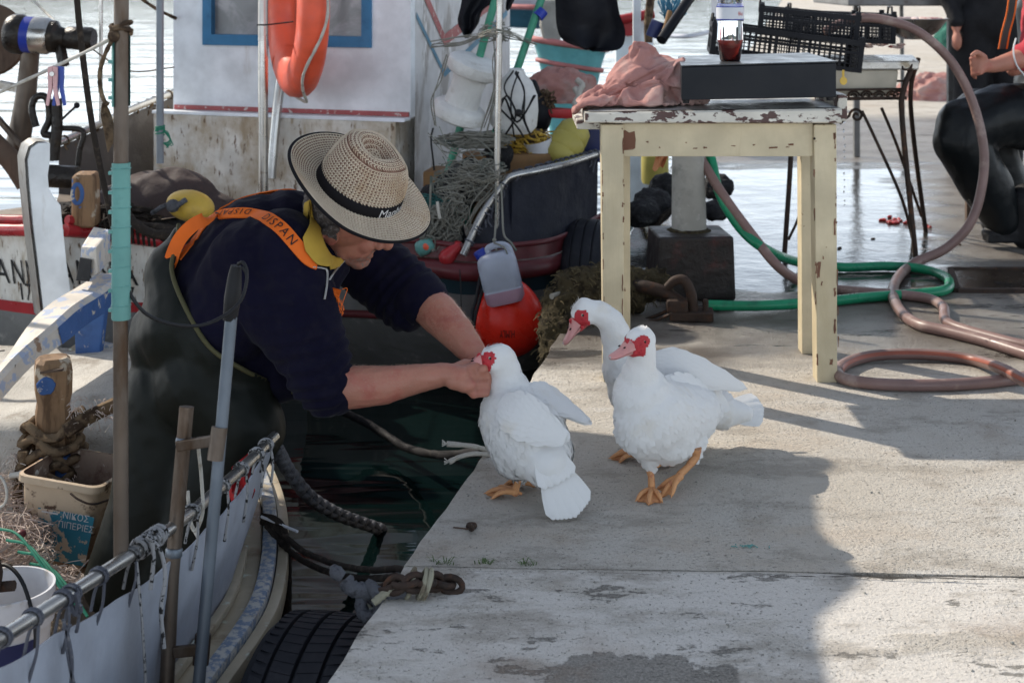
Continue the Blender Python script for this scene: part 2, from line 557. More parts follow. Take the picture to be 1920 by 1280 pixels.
M['green_hose'] = mk('green_rubber_hose', (0.012, 0.21, 0.10), 0.33, 0, [((0.012, 0.13, 0.07), 14, 0.5, 0.7)])
M['brown_hose'] = mk('dusty_brown_hose', (0.20, 0.125, 0.11), 0.4, 0, [((0.30, 0.22, 0.19), 12, 0.52, 0.7)], (40, 0.2, 0.002))
M['hose_stripe'] = mk('red_hose_stripe', (0.27, 0.075, 0.045), 0.45)
M['buoy_red'] = mk('red_inflatable_buoy', (0.82, 0.030, 0.014), 0.30, 0, [((0.7, 0.024, 0.014), 6, 0.5, 0.7)])
M['life_orange'] = mk('orange_lifebuoy', (0.78, 0.115, 0.055), 0.42, 0, [((0.70, 0.13, 0.09), 6, 0.5, 0.7)])
M['yellow'] = mk('yellow_buoy_plastic', (0.58, 0.38, 0.06), 0.45, 0, [((0.45, 0.30, 0.08), 9, 0.5, 0.72)])
M['olive_yellow'] = mk('dull_yellow_fender', (0.42, 0.36, 0.09), 0.5, 0, [((0.28, 0.24, 0.08), 9, 0.5, 0.72)])
M['jerry'] = mk('cloudy_jerrycan_plastic', (0.46, 0.50, 0.60), 0.4, 0, [((0.36, 0.38, 0.46), 9, 0.5, 0.7)], **{'Transmission Weight': 0.15})
M['jerry_pink'] = mk('pink_residue', (0.42, 0.26, 0.33), 0.4)
M['blue_cap'] = mk('blue_cap_plastic', (0.02, 0.04, 0.30), 0.4)
M['white_plastic'] = mk('white_bucket_plastic', (0.62, 0.63, 0.66), 0.4, 0, [((0.4, 0.36, 0.3), 12, 0.6, 0.75)])
M['bucket'] = mk('dirty_cream_bucket', (0.52, 0.41, 0.29), 0.5, 0, [((0.28, 0.17, 0.10), 7, 0.46, 0.64), ((0.09, 0.052, 0.034), 26, 0.55, 0.66)], (60, 0.3, 0.002))
M['bucket_in'] = mk('brown_caked_bucket_inside', (0.22, 0.16, 0.12), 0.7, 0, [((0.10, 0.055, 0.04), 12, 0.45, 0.6), ((0.45, 0.40, 0.34), 30, 0.6, 0.7)], (50, 0.6, 0.004))
M['label_blue'] = mk('torn_blue_label', (0.03, 0.19, 0.27), 0.5, 0, [((0.55, 0.45, 0.34), 13, 0.58, 0.60), ((0.22, 0.09, 0.05), 26, 0.66, 0.7)])
M['navy_label'] = mk('navy_bucket_label', (0.02, 0.028, 0.10), 0.45)
M['ink_white'] = mk('white_print', (0.62, 0.62, 0.62), 0.55)
M['ink_black'] = mk('black_lettering', (0.012, 0.012, 0.013), 0.5, 0, [((0.55, 0.55, 0.53), 50, 0.62, 0.66)])
M['ink'] = mk('black_print', (0.012, 0.012, 0.013), 0.6)
M['ink_red'] = mk('red_print', (0.5, 0.05, 0.04), 0.5)
M['rope_tan'] = mk('frayed_tan_rope', (0.17, 0.12, 0.075), 0.9, 0, [((0.05, 0.034, 0.024), 25, 0.45, 0.62), ((0.34, 0.28, 0.20), 60, 0.62, 0.72)], (200, 0.8, 0.003), spec=0.1)
M['rope_dark'] = mk('tarred_dark_rope', (0.030, 0.024, 0.020), 0.85, 0, [((0.075, 0.058, 0.045), 40, 0.5, 0.7)], (200, 0.8, 0.003), spec=0.2)
M['rope_grey'] = mk('grey_braided_rope', (0.095, 0.098, 0.11), 0.8, 0, [((0.04, 0.04, 0.045), 60, 0.5, 0.65)], (250, 0.8, 0.003), spec=0.2)
M['rope_white'] = mk('dirty_white_rope', (0.52, 0.50, 0.45), 0.85, 0, [((0.3, 0.27, 0.22), 30, 0.5, 0.7)], (250, 0.6, 0.002), spec=0.2)
M['rope_fleck'] = mk('white_rope_with_black_flecks', (0.26, 0.26, 0.265), 0.8, 0, [((0.015, 0.015, 0.015), 95, 0.54, 0.57)], spec=0.2)
M['rope_greyblue'] = mk('grey_lashing_cord', (0.085, 0.09, 0.11), 0.8, 0, [((0.16, 0.16, 0.17), 60, 0.55, 0.65)], spec=0.15)
M['rope_green'] = mk('green_cord', (0.03, 0.22, 0.14), 0.7)
M['mesh_net'] = mk('pale_net_twine', (0.22, 0.215, 0.185), 0.8, 0, [((0.09, 0.115, 0.10), 6, 0.5, 0.65)], spec=0.2)
M['net_teal'] = mk('teal_net_twine', (0.05, 0.16, 0.15), 0.8, spec=0.2)
M['net_pinkish'] = mk('pinkish_net_twine', (0.46, 0.37, 0.32), 0.8, 0, [((0.6, 0.54, 0.48), 9, 0.5, 0.6)], spec=0.2)
M['net_black'] = mk('black_net_heap', (0.018, 0.018, 0.02), 0.8, 0, [((0.06, 0.06, 0.06), 40, 0.55, 0.7)], (60, 1.0, 0.012))
M['moss'] = mk('mossy_rope_heap', (0.062, 0.050, 0.029), 0.95, 0, [((0.024, 0.019, 0.013), 30, 0.48, 0.62), ((0.2, 0.18, 0.12), 55, 0.6, 0.72)], (110, 1.0, 0.012), spec=0.1)
M['moss_fibre'] = mk('olive_fibre', (0.11, 0.088, 0.05), 0.95, spec=0.1)
M['tyre'] = mk('tyre_rubber', (0.012, 0.013, 0.018), 0.6, 0, [((0.03, 0.03, 0.035), 18, 0.5, 0.75)], (120, 0.3, 0.002))
M['skin'] = mk('weathered_skin', (0.41, 0.180, 0.125), 0.5, 0, [((0.36, 0.115, 0.085), 14, 0.45, 0.70), ((0.24, 0.085, 0.06), 80, 0.66, 0.78)], (160, 0.35, 0.002), **{'Subsurface Weight': 0.08, 'Subsurface Radius': (0.02, 0.008, 0.004)})
M['skin_pale'] = M['skin']
M['sweater'] = mk('navy_fleece', (0.0065, 0.0060, 0.0165), 0.9, 0, [((0.010, 0.009, 0.018), 30, 0.45, 0.7)], (35, 0.35, 0.006), spec=0.05, **{'Sheen Weight': 0.04})
M['waders'] = mk('dark_green_waders', (0.0068, 0.0085, 0.0068), 0.50, 0, bump=(5, 0.2, 0.02), spec=0.14, rvar=0.03)
M['waders_hem'] = mk('olive_wader_hem', (0.065, 0.06, 0.025), 0.7)
M['waders2'] = mk('wet_black_waders', (0.006, 0.0075, 0.0085), 0.38, 0, bump=(8, 0.25, 0.02), spec=0.20, rvar=0.04)
M['orange'] = mk('orange_webbing', (0.72, 0.135, 0.012), 0.75, 0, bump=(260, 0.4, 0.001))
M['mustard'] = mk('mustard_lining', (0.42, 0.27, 0.04), 0.85, 0, bump=(60, 0.3, 0.003))
M['zip'] = mk('zip_metal', (0.4, 0.4, 0.4), 0.4, 0.7)
M['hair_grey'] = mk('grey_stubble', (0.24, 0.185, 0.16), 0.95, 0, [((0.36, 0.155, 0.11), 190, 0.42, 0.52)], (380, 0.6, 0.002), spec=0.1)
M['hair_short'] = mk('short_grey_hair', (0.085, 0.072, 0.065), 0.9, 0, [((0.17, 0.155, 0.15), 120, 0.5, 0.6)], (300, 0.8, 0.003), spec=0.2)
M['hat_base'] = mk('brown_hat_weave', (0.235, 0.13, 0.095), 0.9, 0, [((0.15, 0.08, 0.055), 90, 0.45, 0.6)], spec=0.1)
M['hat_stitch'] = mk('cream_straw_stitch', (0.60, 0.50, 0.38), 0.75, 0, [((0.52, 0.38, 0.25), 12, 0.5, 0.7)], spec=0.2)
M['hat_band'] = mk('black_hat_band', (0.010, 0.009, 0.011), 0.8, 0, spec=0.15)
M['red_shirt'] = mk('red_sleeve', (0.40, 0.035, 0.05), 0.85, 0, bump=(30, 0.4, 0.006))
M['feather'] = None
M['duck_red'] = mk('red_caruncle_skin', (0.50, 0.035, 0.045), 0.5, 0, [((0.33, 0.02, 0.03), 160, 0.5, 0.66)], (260, 0.9, 0.003))
M['bill'] = mk('pink_bill', (0.56, 0.26, 0.24), 0.38, 0, [((0.40, 0.20, 0.20), 60, 0.5, 0.7)])
M['bill_tip'] = mk('grey_bill_nail', (0.42, 0.36, 0.36), 0.4)
M['duck_leg'] = mk('orange_leg_skin', (0.58, 0.29, 0.13), 0.6, 0, [((0.46, 0.19, 0.10), 90, 0.52, 0.66)], (220, 0.8, 0.002))
M['drop_white'] = mk('pale_dropping', (0.62, 0.61, 0.57), 0.8)
M['eye'] = mk('pale_iris', (0.42, 0.42, 0.34), 0.15)
M['pupil'] = mk('black_pupil', (0.004, 0.004, 0.004), 0.08)
M['concrete_post'] = mk('mossy_grey_post', (0.30, 0.29, 0.26), 0.75, 0, [((0.19, 0.19, 0.17), 9, 0.55, 0.72), ((0.42, 0.40, 0.37), 16, 0.6, 0.72), ((0.12, 0.12, 0.08), 3, 0.55, 0.7, (1, 1, 2))], (40, 0.5, 0.004))
M['block'] = mk('dark_red_stained_block', (0.016, 0.012, 0.011), 0.5, 0, [((0.075, 0.017, 0.014), 5, 0.5, 0.68), ((0.012, 0.010, 0.009), 14, 0.5, 0.66)], (24, 0.8, 0.008))
M['enamel'] = mk('chipped_enamel_sink', (0.50, 0.46, 0.38), 0.35, 0, [((0.12, 0.09, 0.06), 8, 0.60, 0.66), ((0.3, 0.22, 0.14), 30, 0.62, 0.72)])
M['drainer'] = mk('worn_steel_drainer', (0.40, 0.39, 0.37), 0.3, 0.7, [((0.2, 0.17, 0.13), 14, 0.55, 0.7)])
M['bowl'] = mk('steel_bowl', (0.34, 0.32, 0.29), 0.32, 0.85, [((0.12, 0.09, 0.07), 12, 0.52, 0.7)])
M['fish'] = mk('fish_flesh', (0.55, 0.42, 0.38), 0.35, 0, [((0.35, 0.06, 0.06), 25, 0.55, 0.65)])
M['guts'] = mk('red_fish_offal', (0.38, 0.03, 0.03), 0.25, 0, [((0.55, 0.2, 0.16), 40, 0.55, 0.7)])
M['galv_frame'] = mk('grey_steel_frame', (0.20, 0.20, 0.195), 0.5, 0.4, [((0.12, 0.10, 0.085), 12, 0.5, 0.7)])
M['teal_boat'] = mk('turquoise_boat_paint', (0.14, 0.42, 0.44), 0.45, 0, [((0.09, 0.3, 0.34), 6, 0.5, 0.7)])
M['grey_hull'] = mk('grey_white_hull', (0.42, 0.45, 0.52), 0.45, 0, [((0.34, 0.36, 0.42), 4, 0.45, 0.7)])
M['navy_hull'] = mk('dark_teal_stripe', (0.02, 0.045, 0.06), 0.5)
M['hull_grey'] = mk('weathered_grey_hull', (0.17, 0.17, 0.165), 0.5, 0, [((0.14, 0.14, 0.13), 5, 0.5, 0.7, (1, 1, 3)), ((0.3, 0.29, 0.27), 14, 0.58, 0.7)], (30, 0.2, 0.003))
M['pink_fade'] = mk('faded_pink_rail', (0.46, 0.17, 0.16), 0.6)
M['cardboard'] = mk('wet_cardboard', (0.24, 0.135, 0.06), 0.8, 0, [((0.16, 0.09, 0.045), 6, 0.5, 0.7)])
M['red_plastic'] = mk('red_plastic', (0.42, 0.03, 0.035), 0.4)
M['peg_pink'] = mk('pink_peg_plastic', (0.60, 0.36, 0.36), 0.5)
M['peg_blue'] = mk('blue_peg_plastic', (0.05, 0.09, 0.36), 0.5)
M['deck_rough'] = mk('gritty_white_deck', (0.50, 0.48, 0.44), 0.8, 0, [((0.30, 0.27, 0.23), 10, 0.5, 0.7), ((0.14, 0.12, 0.10), 120, 0.62, 0.7)], (130, 1.0, 0.006))
M['deck_dark'] = mk('dirty_boat_deck', (0.20, 0.16, 0.12), 0.7, 0, [((0.08, 0.06, 0.045), 8, 0.5, 0.65)], (40, 0.5, 0.004))
M['grass'] = mk('grass_blade', (0.07, 0.13, 0.03), 0.7)
M['jeans'] = mk('dark_denim', (0.03, 0.045, 0.08), 0.85)
M['black_cloth'] = mk('black_cloth', (0.012, 0.012, 0.014), 0.85, bump=(20, 0.4, 0.01))
M['awning'] = mk('grey_awning_cloth', (0.34, 0.35, 0.36), 0.8)

def glass(name, c, rough=0.02, trans=1.0):
    t = NT(name)
    return t.out(**{'Base Color': c, 'Roughness': rough, 'Transmission Weight': trans, 'IOR': 1.4})
M['pet'] = glass('clear_bottle_plastic', (0.93, 0.95, 0.96), 0.03)
M['cola'] = glass('dark_red_liquid', (0.12, 0.012, 0.008), 0.02, 0.85)
def _pane():
    t = NT('hazy_window_pane')
    f = t.noise(6, 5, 0.6, None, 1.5)
    c = t.mix(t.ramp(f, 0.35, 0.7), (0.16, 0.175, 0.18), (0.33, 0.34, 0.35))
    return t.out(**{'Base Color': c, 'Roughness': 0.18, 'Specular IOR Level': 0.6})
M['pane'] = _pane()

def _feather():
    t = NT('white_feathers')
    co = t.coord((1, 1, 1))
    f = t.noise(60, 6, 0.65, co, 0.6)
    g = t.noise(11, 4)
    c = t.mix(t.ramp(g, 0.55, 0.8), (0.68, 0.675, 0.66), (0.62, 0.58, 0.51))
    v = t.voro(70, t.coord((1, 1, 0.6)))
    h = t.math('ADD', t.math('MULTIPLY', f, 0.5), t.math('MULTIPLY', v, 0.5))
    n = t.bump(h, 0.22, 0.004)
    return t.out(**{'Base Color': c, 'Roughness': 0.75, 'Normal': n, 'Specular IOR Level': 0.15,
                    'Sheen Weight': 0.2})
M['feather'] = _feather()
# ================================================================ SETTING
WZ = -0.42                                     # water level
def edge_x(y):                                 # the quay's edge in plan
    return -0.31 + (y - 2.434) * 0.2002 + 0.013 * noise.noise(V((y * 2.3, 1.7, 0))) + 0.009 * noise.noise(V((y * 9, 4.1, 0))) + 0.005 * noise.noise(V((y * 31, 2.1, 0)))
def joint_y(x): return 2.911 - 0.0372 * (x + 0.216)

def concrete():
    t = NT('weathered_concrete')
    co = t.tc.outputs['Object']
    x, y, z = t.sep(co)
    n_big = t.noise(1.1, 5, 0.6)
    n_mid = t.noise(4.5, 7, 0.62)
    n_fine = t.noise(38, 6, 0.7)
    n_grit = t.noise(170, 5, 0.7)
    n_streak = t.noise(5, 7, 0.65, t.coord((0.6, 2.2, 1)))
    c = t.mix(t.ramp(n_big, 0.3, 0.7), (0.50, 0.455, 0.39), (0.585, 0.555, 0.505))
    c = t.mix(t.ramp(n_mid, 0.54, 0.72), c, (0.41, 0.36, 0.30))
    c = t.mix(t.math('MULTIPLY', t.ramp(n_streak, 0.56, 0.72), 0.6), c, (0.62, 0.60, 0.565))
    c = t.mix(t.math('MULTIPLY', t.ramp(n_fine, 0.60, 0.72), 0.75), c, (0.20, 0.18, 0.155))
    c = t.mix(t.math('MULTIPLY', t.ramp(n_grit, 0.58, 0.74), 0.5), c, (0.58, 0.55, 0.50))
    pits = t.ramp(t.noise(130, 8, 0.7, t.coord((0.9, 1.0, 1))), 0.58, 0.70)
    pits2 = t.ramp(t.noise(44, 10, 0.75, t.coord((0.7, 1.2, 1), loc=(9, 3, 0))), 0.63, 0.69)
    pits = t.math('MAXIMUM', t.math('MULTIPLY', pits, t.ramp(n_big, 0.35, 0.6, 0.35, 1.0)), pits2)
    c = t.mix(t.math('MULTIPLY', pits, 0.55), c, (0.15, 0.13, 0.11))
    n_g2 = t.noise(230, 4, 0.7, t.coord(loc=(1, 5, 0)))
    c = t.mix(t.math('MULTIPLY', t.ramp(n_g2, 0.44, 0.30), 0.55), c, (0.17, 0.15, 0.125))
    c = t.mix(t.math('MULTIPLY', t.ramp(t.noise(2.0, 8, 0.7, t.coord((0.9, 1.4, 1), loc=(7, 7, 0))), 0.50, 0.70), 0.45), c, (0.45, 0.36, 0.27))
    # near slab: pale skim coat, worn through to dark aggregate
    near = t.ramp(t.math('ADD', y, t.math('MULTIPLY', x, 0.0372)), 2.885, 2.90, 1, 0)
    skim = t.math('MULTIPLY', near, t.ramp(t.noise(2.6, 8, 0.66, t.coord((0.7, 1.6, 1))), 0.40, 0.50))
    c = t.mix(t.math('MULTIPLY', skim, 0.60), c, (0.64, 0.61, 0.57))
    dirt = t.math('MULTIPLY', t.ramp(t.noise(3.6, 9, 0.72, t.coord((0.8, 1.4, 1), loc=(4, 8, 0))), 0.50, 0.62), 0.68)
    c = t.mix(dirt, c, (0.31, 0.275, 0.23))
    dx = t.math('MULTIPLY', t.math('SUBTRACT', x, 0.21), 3.9)
    dy = t.math('MULTIPLY', t.math('SUBTRACT', y, 2.44), 7.0)
    rr = t.math('ADD', t.math('MULTIPLY', dx, dx), t.math('MULTIPLY', dy, dy))
    wear = t.ramp(t.math('ADD', rr, t.math('MULTIPLY', t.math('SUBTRACT', t.noise(7, 8, 0.7), 0.5), 1.9)), 0.36, 0.46, 1, 0)
    wear2 = t.math('MULTIPLY', near, t.ramp(t.noise(6.5, 9, 0.7, t.coord((0.7, 1.5, 1), loc=(3, 1, 0))), 0.585, 0.62))
    worn = t.math('MAXIMUM', wear, wear2)
    c = t.mix(t.math('MULTIPLY', worn, 0.85), c, t.mix(t.ramp(n_grit, 0.4, 0.62), (0.13, 0.12, 0.105), (0.27, 0.25, 0.22)))
    # brown stain
    c = t.mix(t.math('MULTIPLY', t.ramp(t.noise(2.3, 6, 0.6, t.coord(loc=(5, 2, 0))), 0.60, 0.74), 0.5), c, (0.22, 0.14, 0.085))
    # water lying on the slab
    nw = t.math('MULTIPLY', t.math('SUBTRACT', t.noise(1.6, 7, 0.62, t.coord((0.8, 1.3, 1), loc=(1.5, 0, 0))), 0.5), 1.5)
    yy = t.math('ADD', y, nw)
    damp = t.math('MULTIPLY', t.ramp(yy, 4.25, 4.62), t.ramp(y, 11.6, 12.4, 1, 0))
    pn = t.math('MULTIPLY', t.math('SUBTRACT', t.noise(1.9, 8, 0.66, t.coord((0.45, 1.5, 1))), 0.5), 2.0)
    pud = t.math('MULTIPLY', t.ramp(t.math('ADD', y, pn), 5.35, 5.50), t.ramp(t.math('ADD', y, pn), 8.8, 9.2, 1, 0))
    pud = t.math('MULTIPLY', pud, t.ramp(t.math('ADD', t.math('SUBTRACT', x, t.math('MULTIPLY', t.math('SUBTRACT', y, 6.3), 0.22)), t.math('MULTIPLY', pn, 0.5)), 1.75, 2.05, 1, 0))
    small = t.math('MULTIPLY', t.math('MULTIPLY', damp, t.ramp(t.noise(3.2, 8, 0.68, t.coord((0.5, 1.8, 1), loc=(2, 7, 0))), 0.57, 0.62)), t.ramp(y, 5.2, 6.0, 1, 0.0))
    pud = t.math('MAXIMUM', pud, t.math('MULTIPLY', small, 0.8))
    c = t.mix(damp, c, t.mix(t.ramp(n_mid, 0.4, 0.65), t.mix(0.70, c, (0.075, 0.062, 0.052)), t.mix(0.88, c, (0.065, 0.046, 0.034))))
    c = t.mix(t.math('MULTIPLY', pud, 0.9), c, (0.022, 0.021, 0.020))
    ro = t.math('SUBTRACT', 0.92, t.math('MULTIPLY', damp, t.ramp(y, 5.0, 6.4, 0.64, 0.50)))
    ro = t.math('ADD', t.math('MULTIPLY', ro, t.math('SUBTRACT', 1.0, pud)), t.math('MULTIPLY', pud, 0.045))
    h = t.math('ADD', t.math('MULTIPLY', n_grit, 0.55), t.math('MULTIPLY', t.noise(75, 5, 0.65), 0.65))
    h = t.math('SUBTRACT', h, t.math('MULTIPLY', pits, 0.9))
    h = t.math('SUBTRACT', h, t.math('MULTIPLY', worn, 0.5))
    h = t.math('MULTIPLY', h, t.math('SUBTRACT', 1.0, t.math('MULTIPLY', pud, 0.985)))
    h = t.math('MULTIPLY', h, t.math('SUBTRACT', 1.0, t.math('MULTIPLY', skim, 0.45)))
    n = t.bump(h, 1.0, 0.011)
    n = t.bump(n_mid, 0.25, 0.02, n)
    return t.out(**{'Base Color': c, 'Roughness': ro, 'Normal': n, 'Specular IOR Level': 0.5})
M['concrete'] = concrete()
M['concrete_wall'] = mk('stained_quay_wall', (0.24, 0.22, 0.19), 0.85, 0, [((0.07, 0.065, 0.05), 3, 0.45, 0.65), ((0.05, 0.06, 0.03), 8, 0.55, 0.7)], (40, 0.9, 0.01))

# quay: the body of the wall, and the cast slabs that pave it
mb = MB()
ys = [-6 + i * 0.5 for i in range(60)] + [26, 30, 40, 60, 90]
ls = [V((edge_x(y) + 0.02, y, -0.03)) for y in ys]
lb = [V((edge_x(y) + 0.06, y, -2.0)) for y in ys]
rt = [V((60, y, -0.03)) for y in ys]
mb.loft([lb, ls, rt], close=False)
quay = mb.build('quay', M['concrete_wall'], smooth=0, origin=(0, 0, 0), fix=False)
tag(quay, 'concrete harbour quay beside the moored boats', kind='structure')

def slab(y0, y1, nx, ny, xr, j0, j1, seed):
    "paving slab between two ragged joints"
    mb = MB()
    xs = [(i / nx) ** 1.6 for i in range(nx + 1)]
    def gap(x, s, side):
        base = 0.0006 + 0.0055 * abs(noise.noise(V((x * 5, s, 0)))) + 0.004 * abs(noise.noise(V((x * 22, s, 3)))) + 0.0035 * abs(noise.noise(V((x * 60, s, 8))))
        if side == 'near' and s < 5:
            k = sstep(0.55, 0.7, x)
            base += k * (0.003 + 0.030 * max(0, noise.noise(V((x * 6, 2.2, 5))) + 0.10) + 0.012 * abs(noise.noise(V((x * 30, 9, 0)))))
        return base
    top = []
    for j in range(ny + 1):
        tj = j / ny
        row = []
        for s in xs:
            yl = y0 + (y1 - y0) * tj
            xl = edge_x(yl)
            x = xl + (xr - xl) * s
            a, b = j0(x), j1(x)
            y = a + (b - a) * tj
            if j == 0: y += gap(x, seed, 'far')
            if j == ny: y -= gap(x, seed + 1, 'near')
            if s == 0: x = edge_x(y)
            z = 0.004 * noise.noise(V((x * 1.3, y * 1.3, seed * 0)))
            z += 0.0016 * noise.noise(V((x * 7, y * 7, 2)))
            if s == 0: z -= 0.007
            row.append(V((x, y, z)))
        top.append(row)
    n = nx + 1
    b = len(mb.v)
    for row in top: mb.v.extend(row)
    for j in range(ny):
        for i in range(nx):
            mb.f.append((b + j * n + i, b + j * n + i + 1, b + (j + 1) * n + i + 1, b + (j + 1) * n + i))
    # sides
    def skirt(line, off):
        k = len(mb.v)
        for p in line: mb.v.append(p.copy())
        for p in line: mb.v.append(p + V(off))
        m = len(line)
        for i in range(m - 1): mb.f.append((k + i, k + m + i, k + m + i + 1, k + i + 1))
    skirt([r[0] for r in top], (-0.003, 0, -0.28))
    skirt(list(reversed(top[0])), (0, 0.004, -0.026))
    skirt(top[-1], (0, -0.004, -0.026))
    return mb
J0 = lambda x: -3.0
J1 = joint_y
J2 = lambda x: 10.60 + 0.015 * x
J3 = lambda x: 80.0
for i, (mbx) in enumerate((slab(-3, 2.9, 110, 60, 9, J0, J1, 1), slab(2.9, 10.6, 150, 120, 12, J1, J2, 2), slab(10.6, 80, 30, 60, 60, J2, J3, 7))):
    o = mbx.build('concrete_slab', M['concrete'], quay, smooth=60, fix=False)
# broken crack just short of the joint
M['crack'] = mk('crack_dirt', (0.05, 0.043, 0.036), 0.95)
for x0, x1, sd in ((0.50, 0.62, 1), (0.60, 0.95, 2), (-0.12, 0.05, 3), (0.10, 0.33, 4)):
    mb = MB()
    rows = []
    k_ = int((x1 - x0) * 130)
    for i in range(k_ + 1):
        x = x0 + (x1 - x0) * i / k_
        y = joint_y(x) - 0.030 - 0.008 * noise.noise(V((x * 8, sd, 0))) - 0.004 * noise.noise(V((x * 40, sd, 2)))
        w_ = (0.0006 + 0.0036 * abs(noise.noise(V((x * 18, sd, 4))))) * min(1, i / 5, (k_ - i) / 5) * (1.3 if x0 > .4 else .6)
        rows.append([V((x, y - w_, 0.0058)), V((x, y + w_, 0.0058))])
    mb.loft(rows, close=False)
    mb.build('crack', M['crack'], quay, smooth=0, fix=False)

# water
def water():
    t = NT('harbour_water')
    a = t.noise(1.0, 2, 0.45, t.coord((0.30, 1.5, 1)), 0.5)
    b = t.noise(4.0, 2, 0.5, t.coord((0.35, 1.7, 1)), 0.4)
    h = t.math('ADD', t.math('MULTIPLY', a, 1.0), t.math('MULTIPLY', b, 0.10))
    n = t.bump(h, 0.34, 0.12)
    c = t.mix(t.ramp(t.noise(0.7, 3), 0.35, 0.65), (0.0018, 0.0060, 0.0062), (0.0030, 0.0090, 0.0085))
    return t.out(**{'Base Color': c, 'Roughness': 0.04, 'Normal': n, 'IOR': 1.33, 'Specular IOR Level': 0.5})
M['water'] = water()
mb = MB().add([(-400, -8, WZ), (400, -8, WZ), (400, 700, WZ), (-400, 700, WZ)], [(0, 1, 2, 3)])
w = mb.build('water', M['water'], smooth=0, origin=(0, 0, WZ))
tag(w, 'dark green harbour water between the boats and the quay', kind='structure')
mb = MB()
r0, r1 = [], []
for i in range(61):
    x = -420 + i * 14
    r0.append(V((x, 300, WZ - 1)))
    r1.append(V((x, 330, 13 + 6 * noise.noise(V((x * 0.012, 3, 0))) + 2 * noise.noise(V((x * 0.06, 8, 0))))))
r2 = [p + V((0, 120, -12)) for p in r1]
mb.loft([r0, r1, r2], close=False)
M['hill'] = mk('scrub_covered_hill', (0.075, 0.085, 0.06), 0.9, 0, [((0.14, 0.125, 0.09), 0.05, 0.5, 0.7)])
tag(mb.build('hills', M['hill'], smooth=0, fix=False), 'low scrub hills across the harbour', kind='structure')

# ================================================================ helpers for gear
def single(name, mb, mat, label, cat, group=None, kind=None, **kw):
    return tag(mb.build(name, mat, **kw), label, cat, group, kind)

def rope(name, pts, r, mat, label=None, parent=None, n=9, smooth=8, twist=0, lobes=3, cat='rope', group=None, amp=0.22):
    mb = MB().tube(pts, r, n, smooth=smooth, twist=twist, lobes=lobes, amp=amp)
    o = mb.build(name, mat, parent, smooth=60)
    if label: tag(o, label, cat, group)
    return o

def tangle(mb, c, size, count, r, seed, loops=10, n=5, flat=1.0):
    "untidy twine in a lump"
    rn = random.Random(seed)
    for k in range(count):
        p = V(c) + V((rn.uniform(-1, 1) * size[0], rn.uniform(-1, 1) * size[1], rn.uniform(-1, 1) * size[2]))
        pts = []
        d = V((rn.uniform(-1, 1), rn.uniform(-1, 1), rn.uniform(-.6, .6)))
        for i in range(loops):
            pts.append(p.copy())
            d = (d + V((rn.uniform(-1, 1), rn.uniform(-1, 1), rn.uniform(-1, 1) * flat)) * 0.9).normalized()
            p = p + V((d.x * size[0], d.y * size[1], d.z * size[2])) * 0.55
            q = p - V(c)
            e = math.sqrt((q.x / size[0]) ** 2 + (q.y / size[1]) ** 2 + (q.z / size[2]) ** 2)
            if e > 1: p = V(c) + q / e; d = -d
        mb.tube(pts, r * rn.uniform(0.7, 1.3), n, smooth=4)
    return mb

def lash(mb, a, b, r, count, pr, n=5, jitter=0.2, tails=0, seed=1, skew=0.35):
    "cord wound round a pipe between a and b"
    rn = random.Random(seed)
    a, b = V(a), V(b)
    d = (b - a).normalized()
    x = d.orthogonal().normalized()
    y = d.cross(x)
    L = (b - a).length
    for k in range(count):
        s0 = L * (k + 0.5 + rn.uniform(-jitter, jitter)) / count
        ph = rn.uniform(0, 6.28)
        pts = []
        for i in range(13):
            t = i / 12 * 2 * math.pi * 1.1 + ph
            pts.append(a + d * (s0 + skew * pr * 2 * (i / 12 - 0.5)) + (x * math.cos(t) + y * math.sin(t)) * (pr + r * 0.8))
        mb.tube(pts, r, n)
        if rn.random() < tails:
            q = a + d * s0 + V((0, 0, -pr - r)) + V((rn.uniform(-.004, .004), -0.004, 0))
            l = rn.uniform(0.02, 0.06)
            mb.tube([q, q + V((rn.uniform(-.01, .01), -0.006, -l * 0.5)), q + V((rn.uniform(-.015, .015), -0.006, -l))], r * 0.9, n, smooth=3)
    return mb

def cloth_heap(c, size, seed, res=46, folds=7, lift=1.0, rough=1.0):
    "crumpled cloth: a folded mound that keeps sharp creases"
    rn = random.Random(seed)
    cx, cy, cz = c
    mb = MB()
    n, m = res * 2, res
    rings = []
    for j in range(m + 1):
        t = j / m
        el = t * math.pi / 2
        ring = []
        for i in range(n):
            a = 2 * math.pi * i / n
            p = V((math.cos(a) * math.cos(el), math.sin(a) * math.cos(el), math.sin(el)))
            q = p * 1.6 + V((seed, seed * 2.3, 0))
            k = 1 + rough * (0.22 * noise.noise(q * 1.1) + 0.20 * (0.5 - abs(noise.noise(q * 1.9 + V((4, 1, 2))))) * 1.2 + 0.10 * (0.4 - abs(noise.noise(q * 4.2))) + 0.035 * (0.4 - abs(noise.noise(q * 9))))
            ring.append(V((cx + p.x * size[0] * k, cy + p.y * size[1] * k, cz + max(0, p.z * size[2] * k * lift))))
        rings.append(ring)
    mb.loft(rings, caps=False)
    return mb
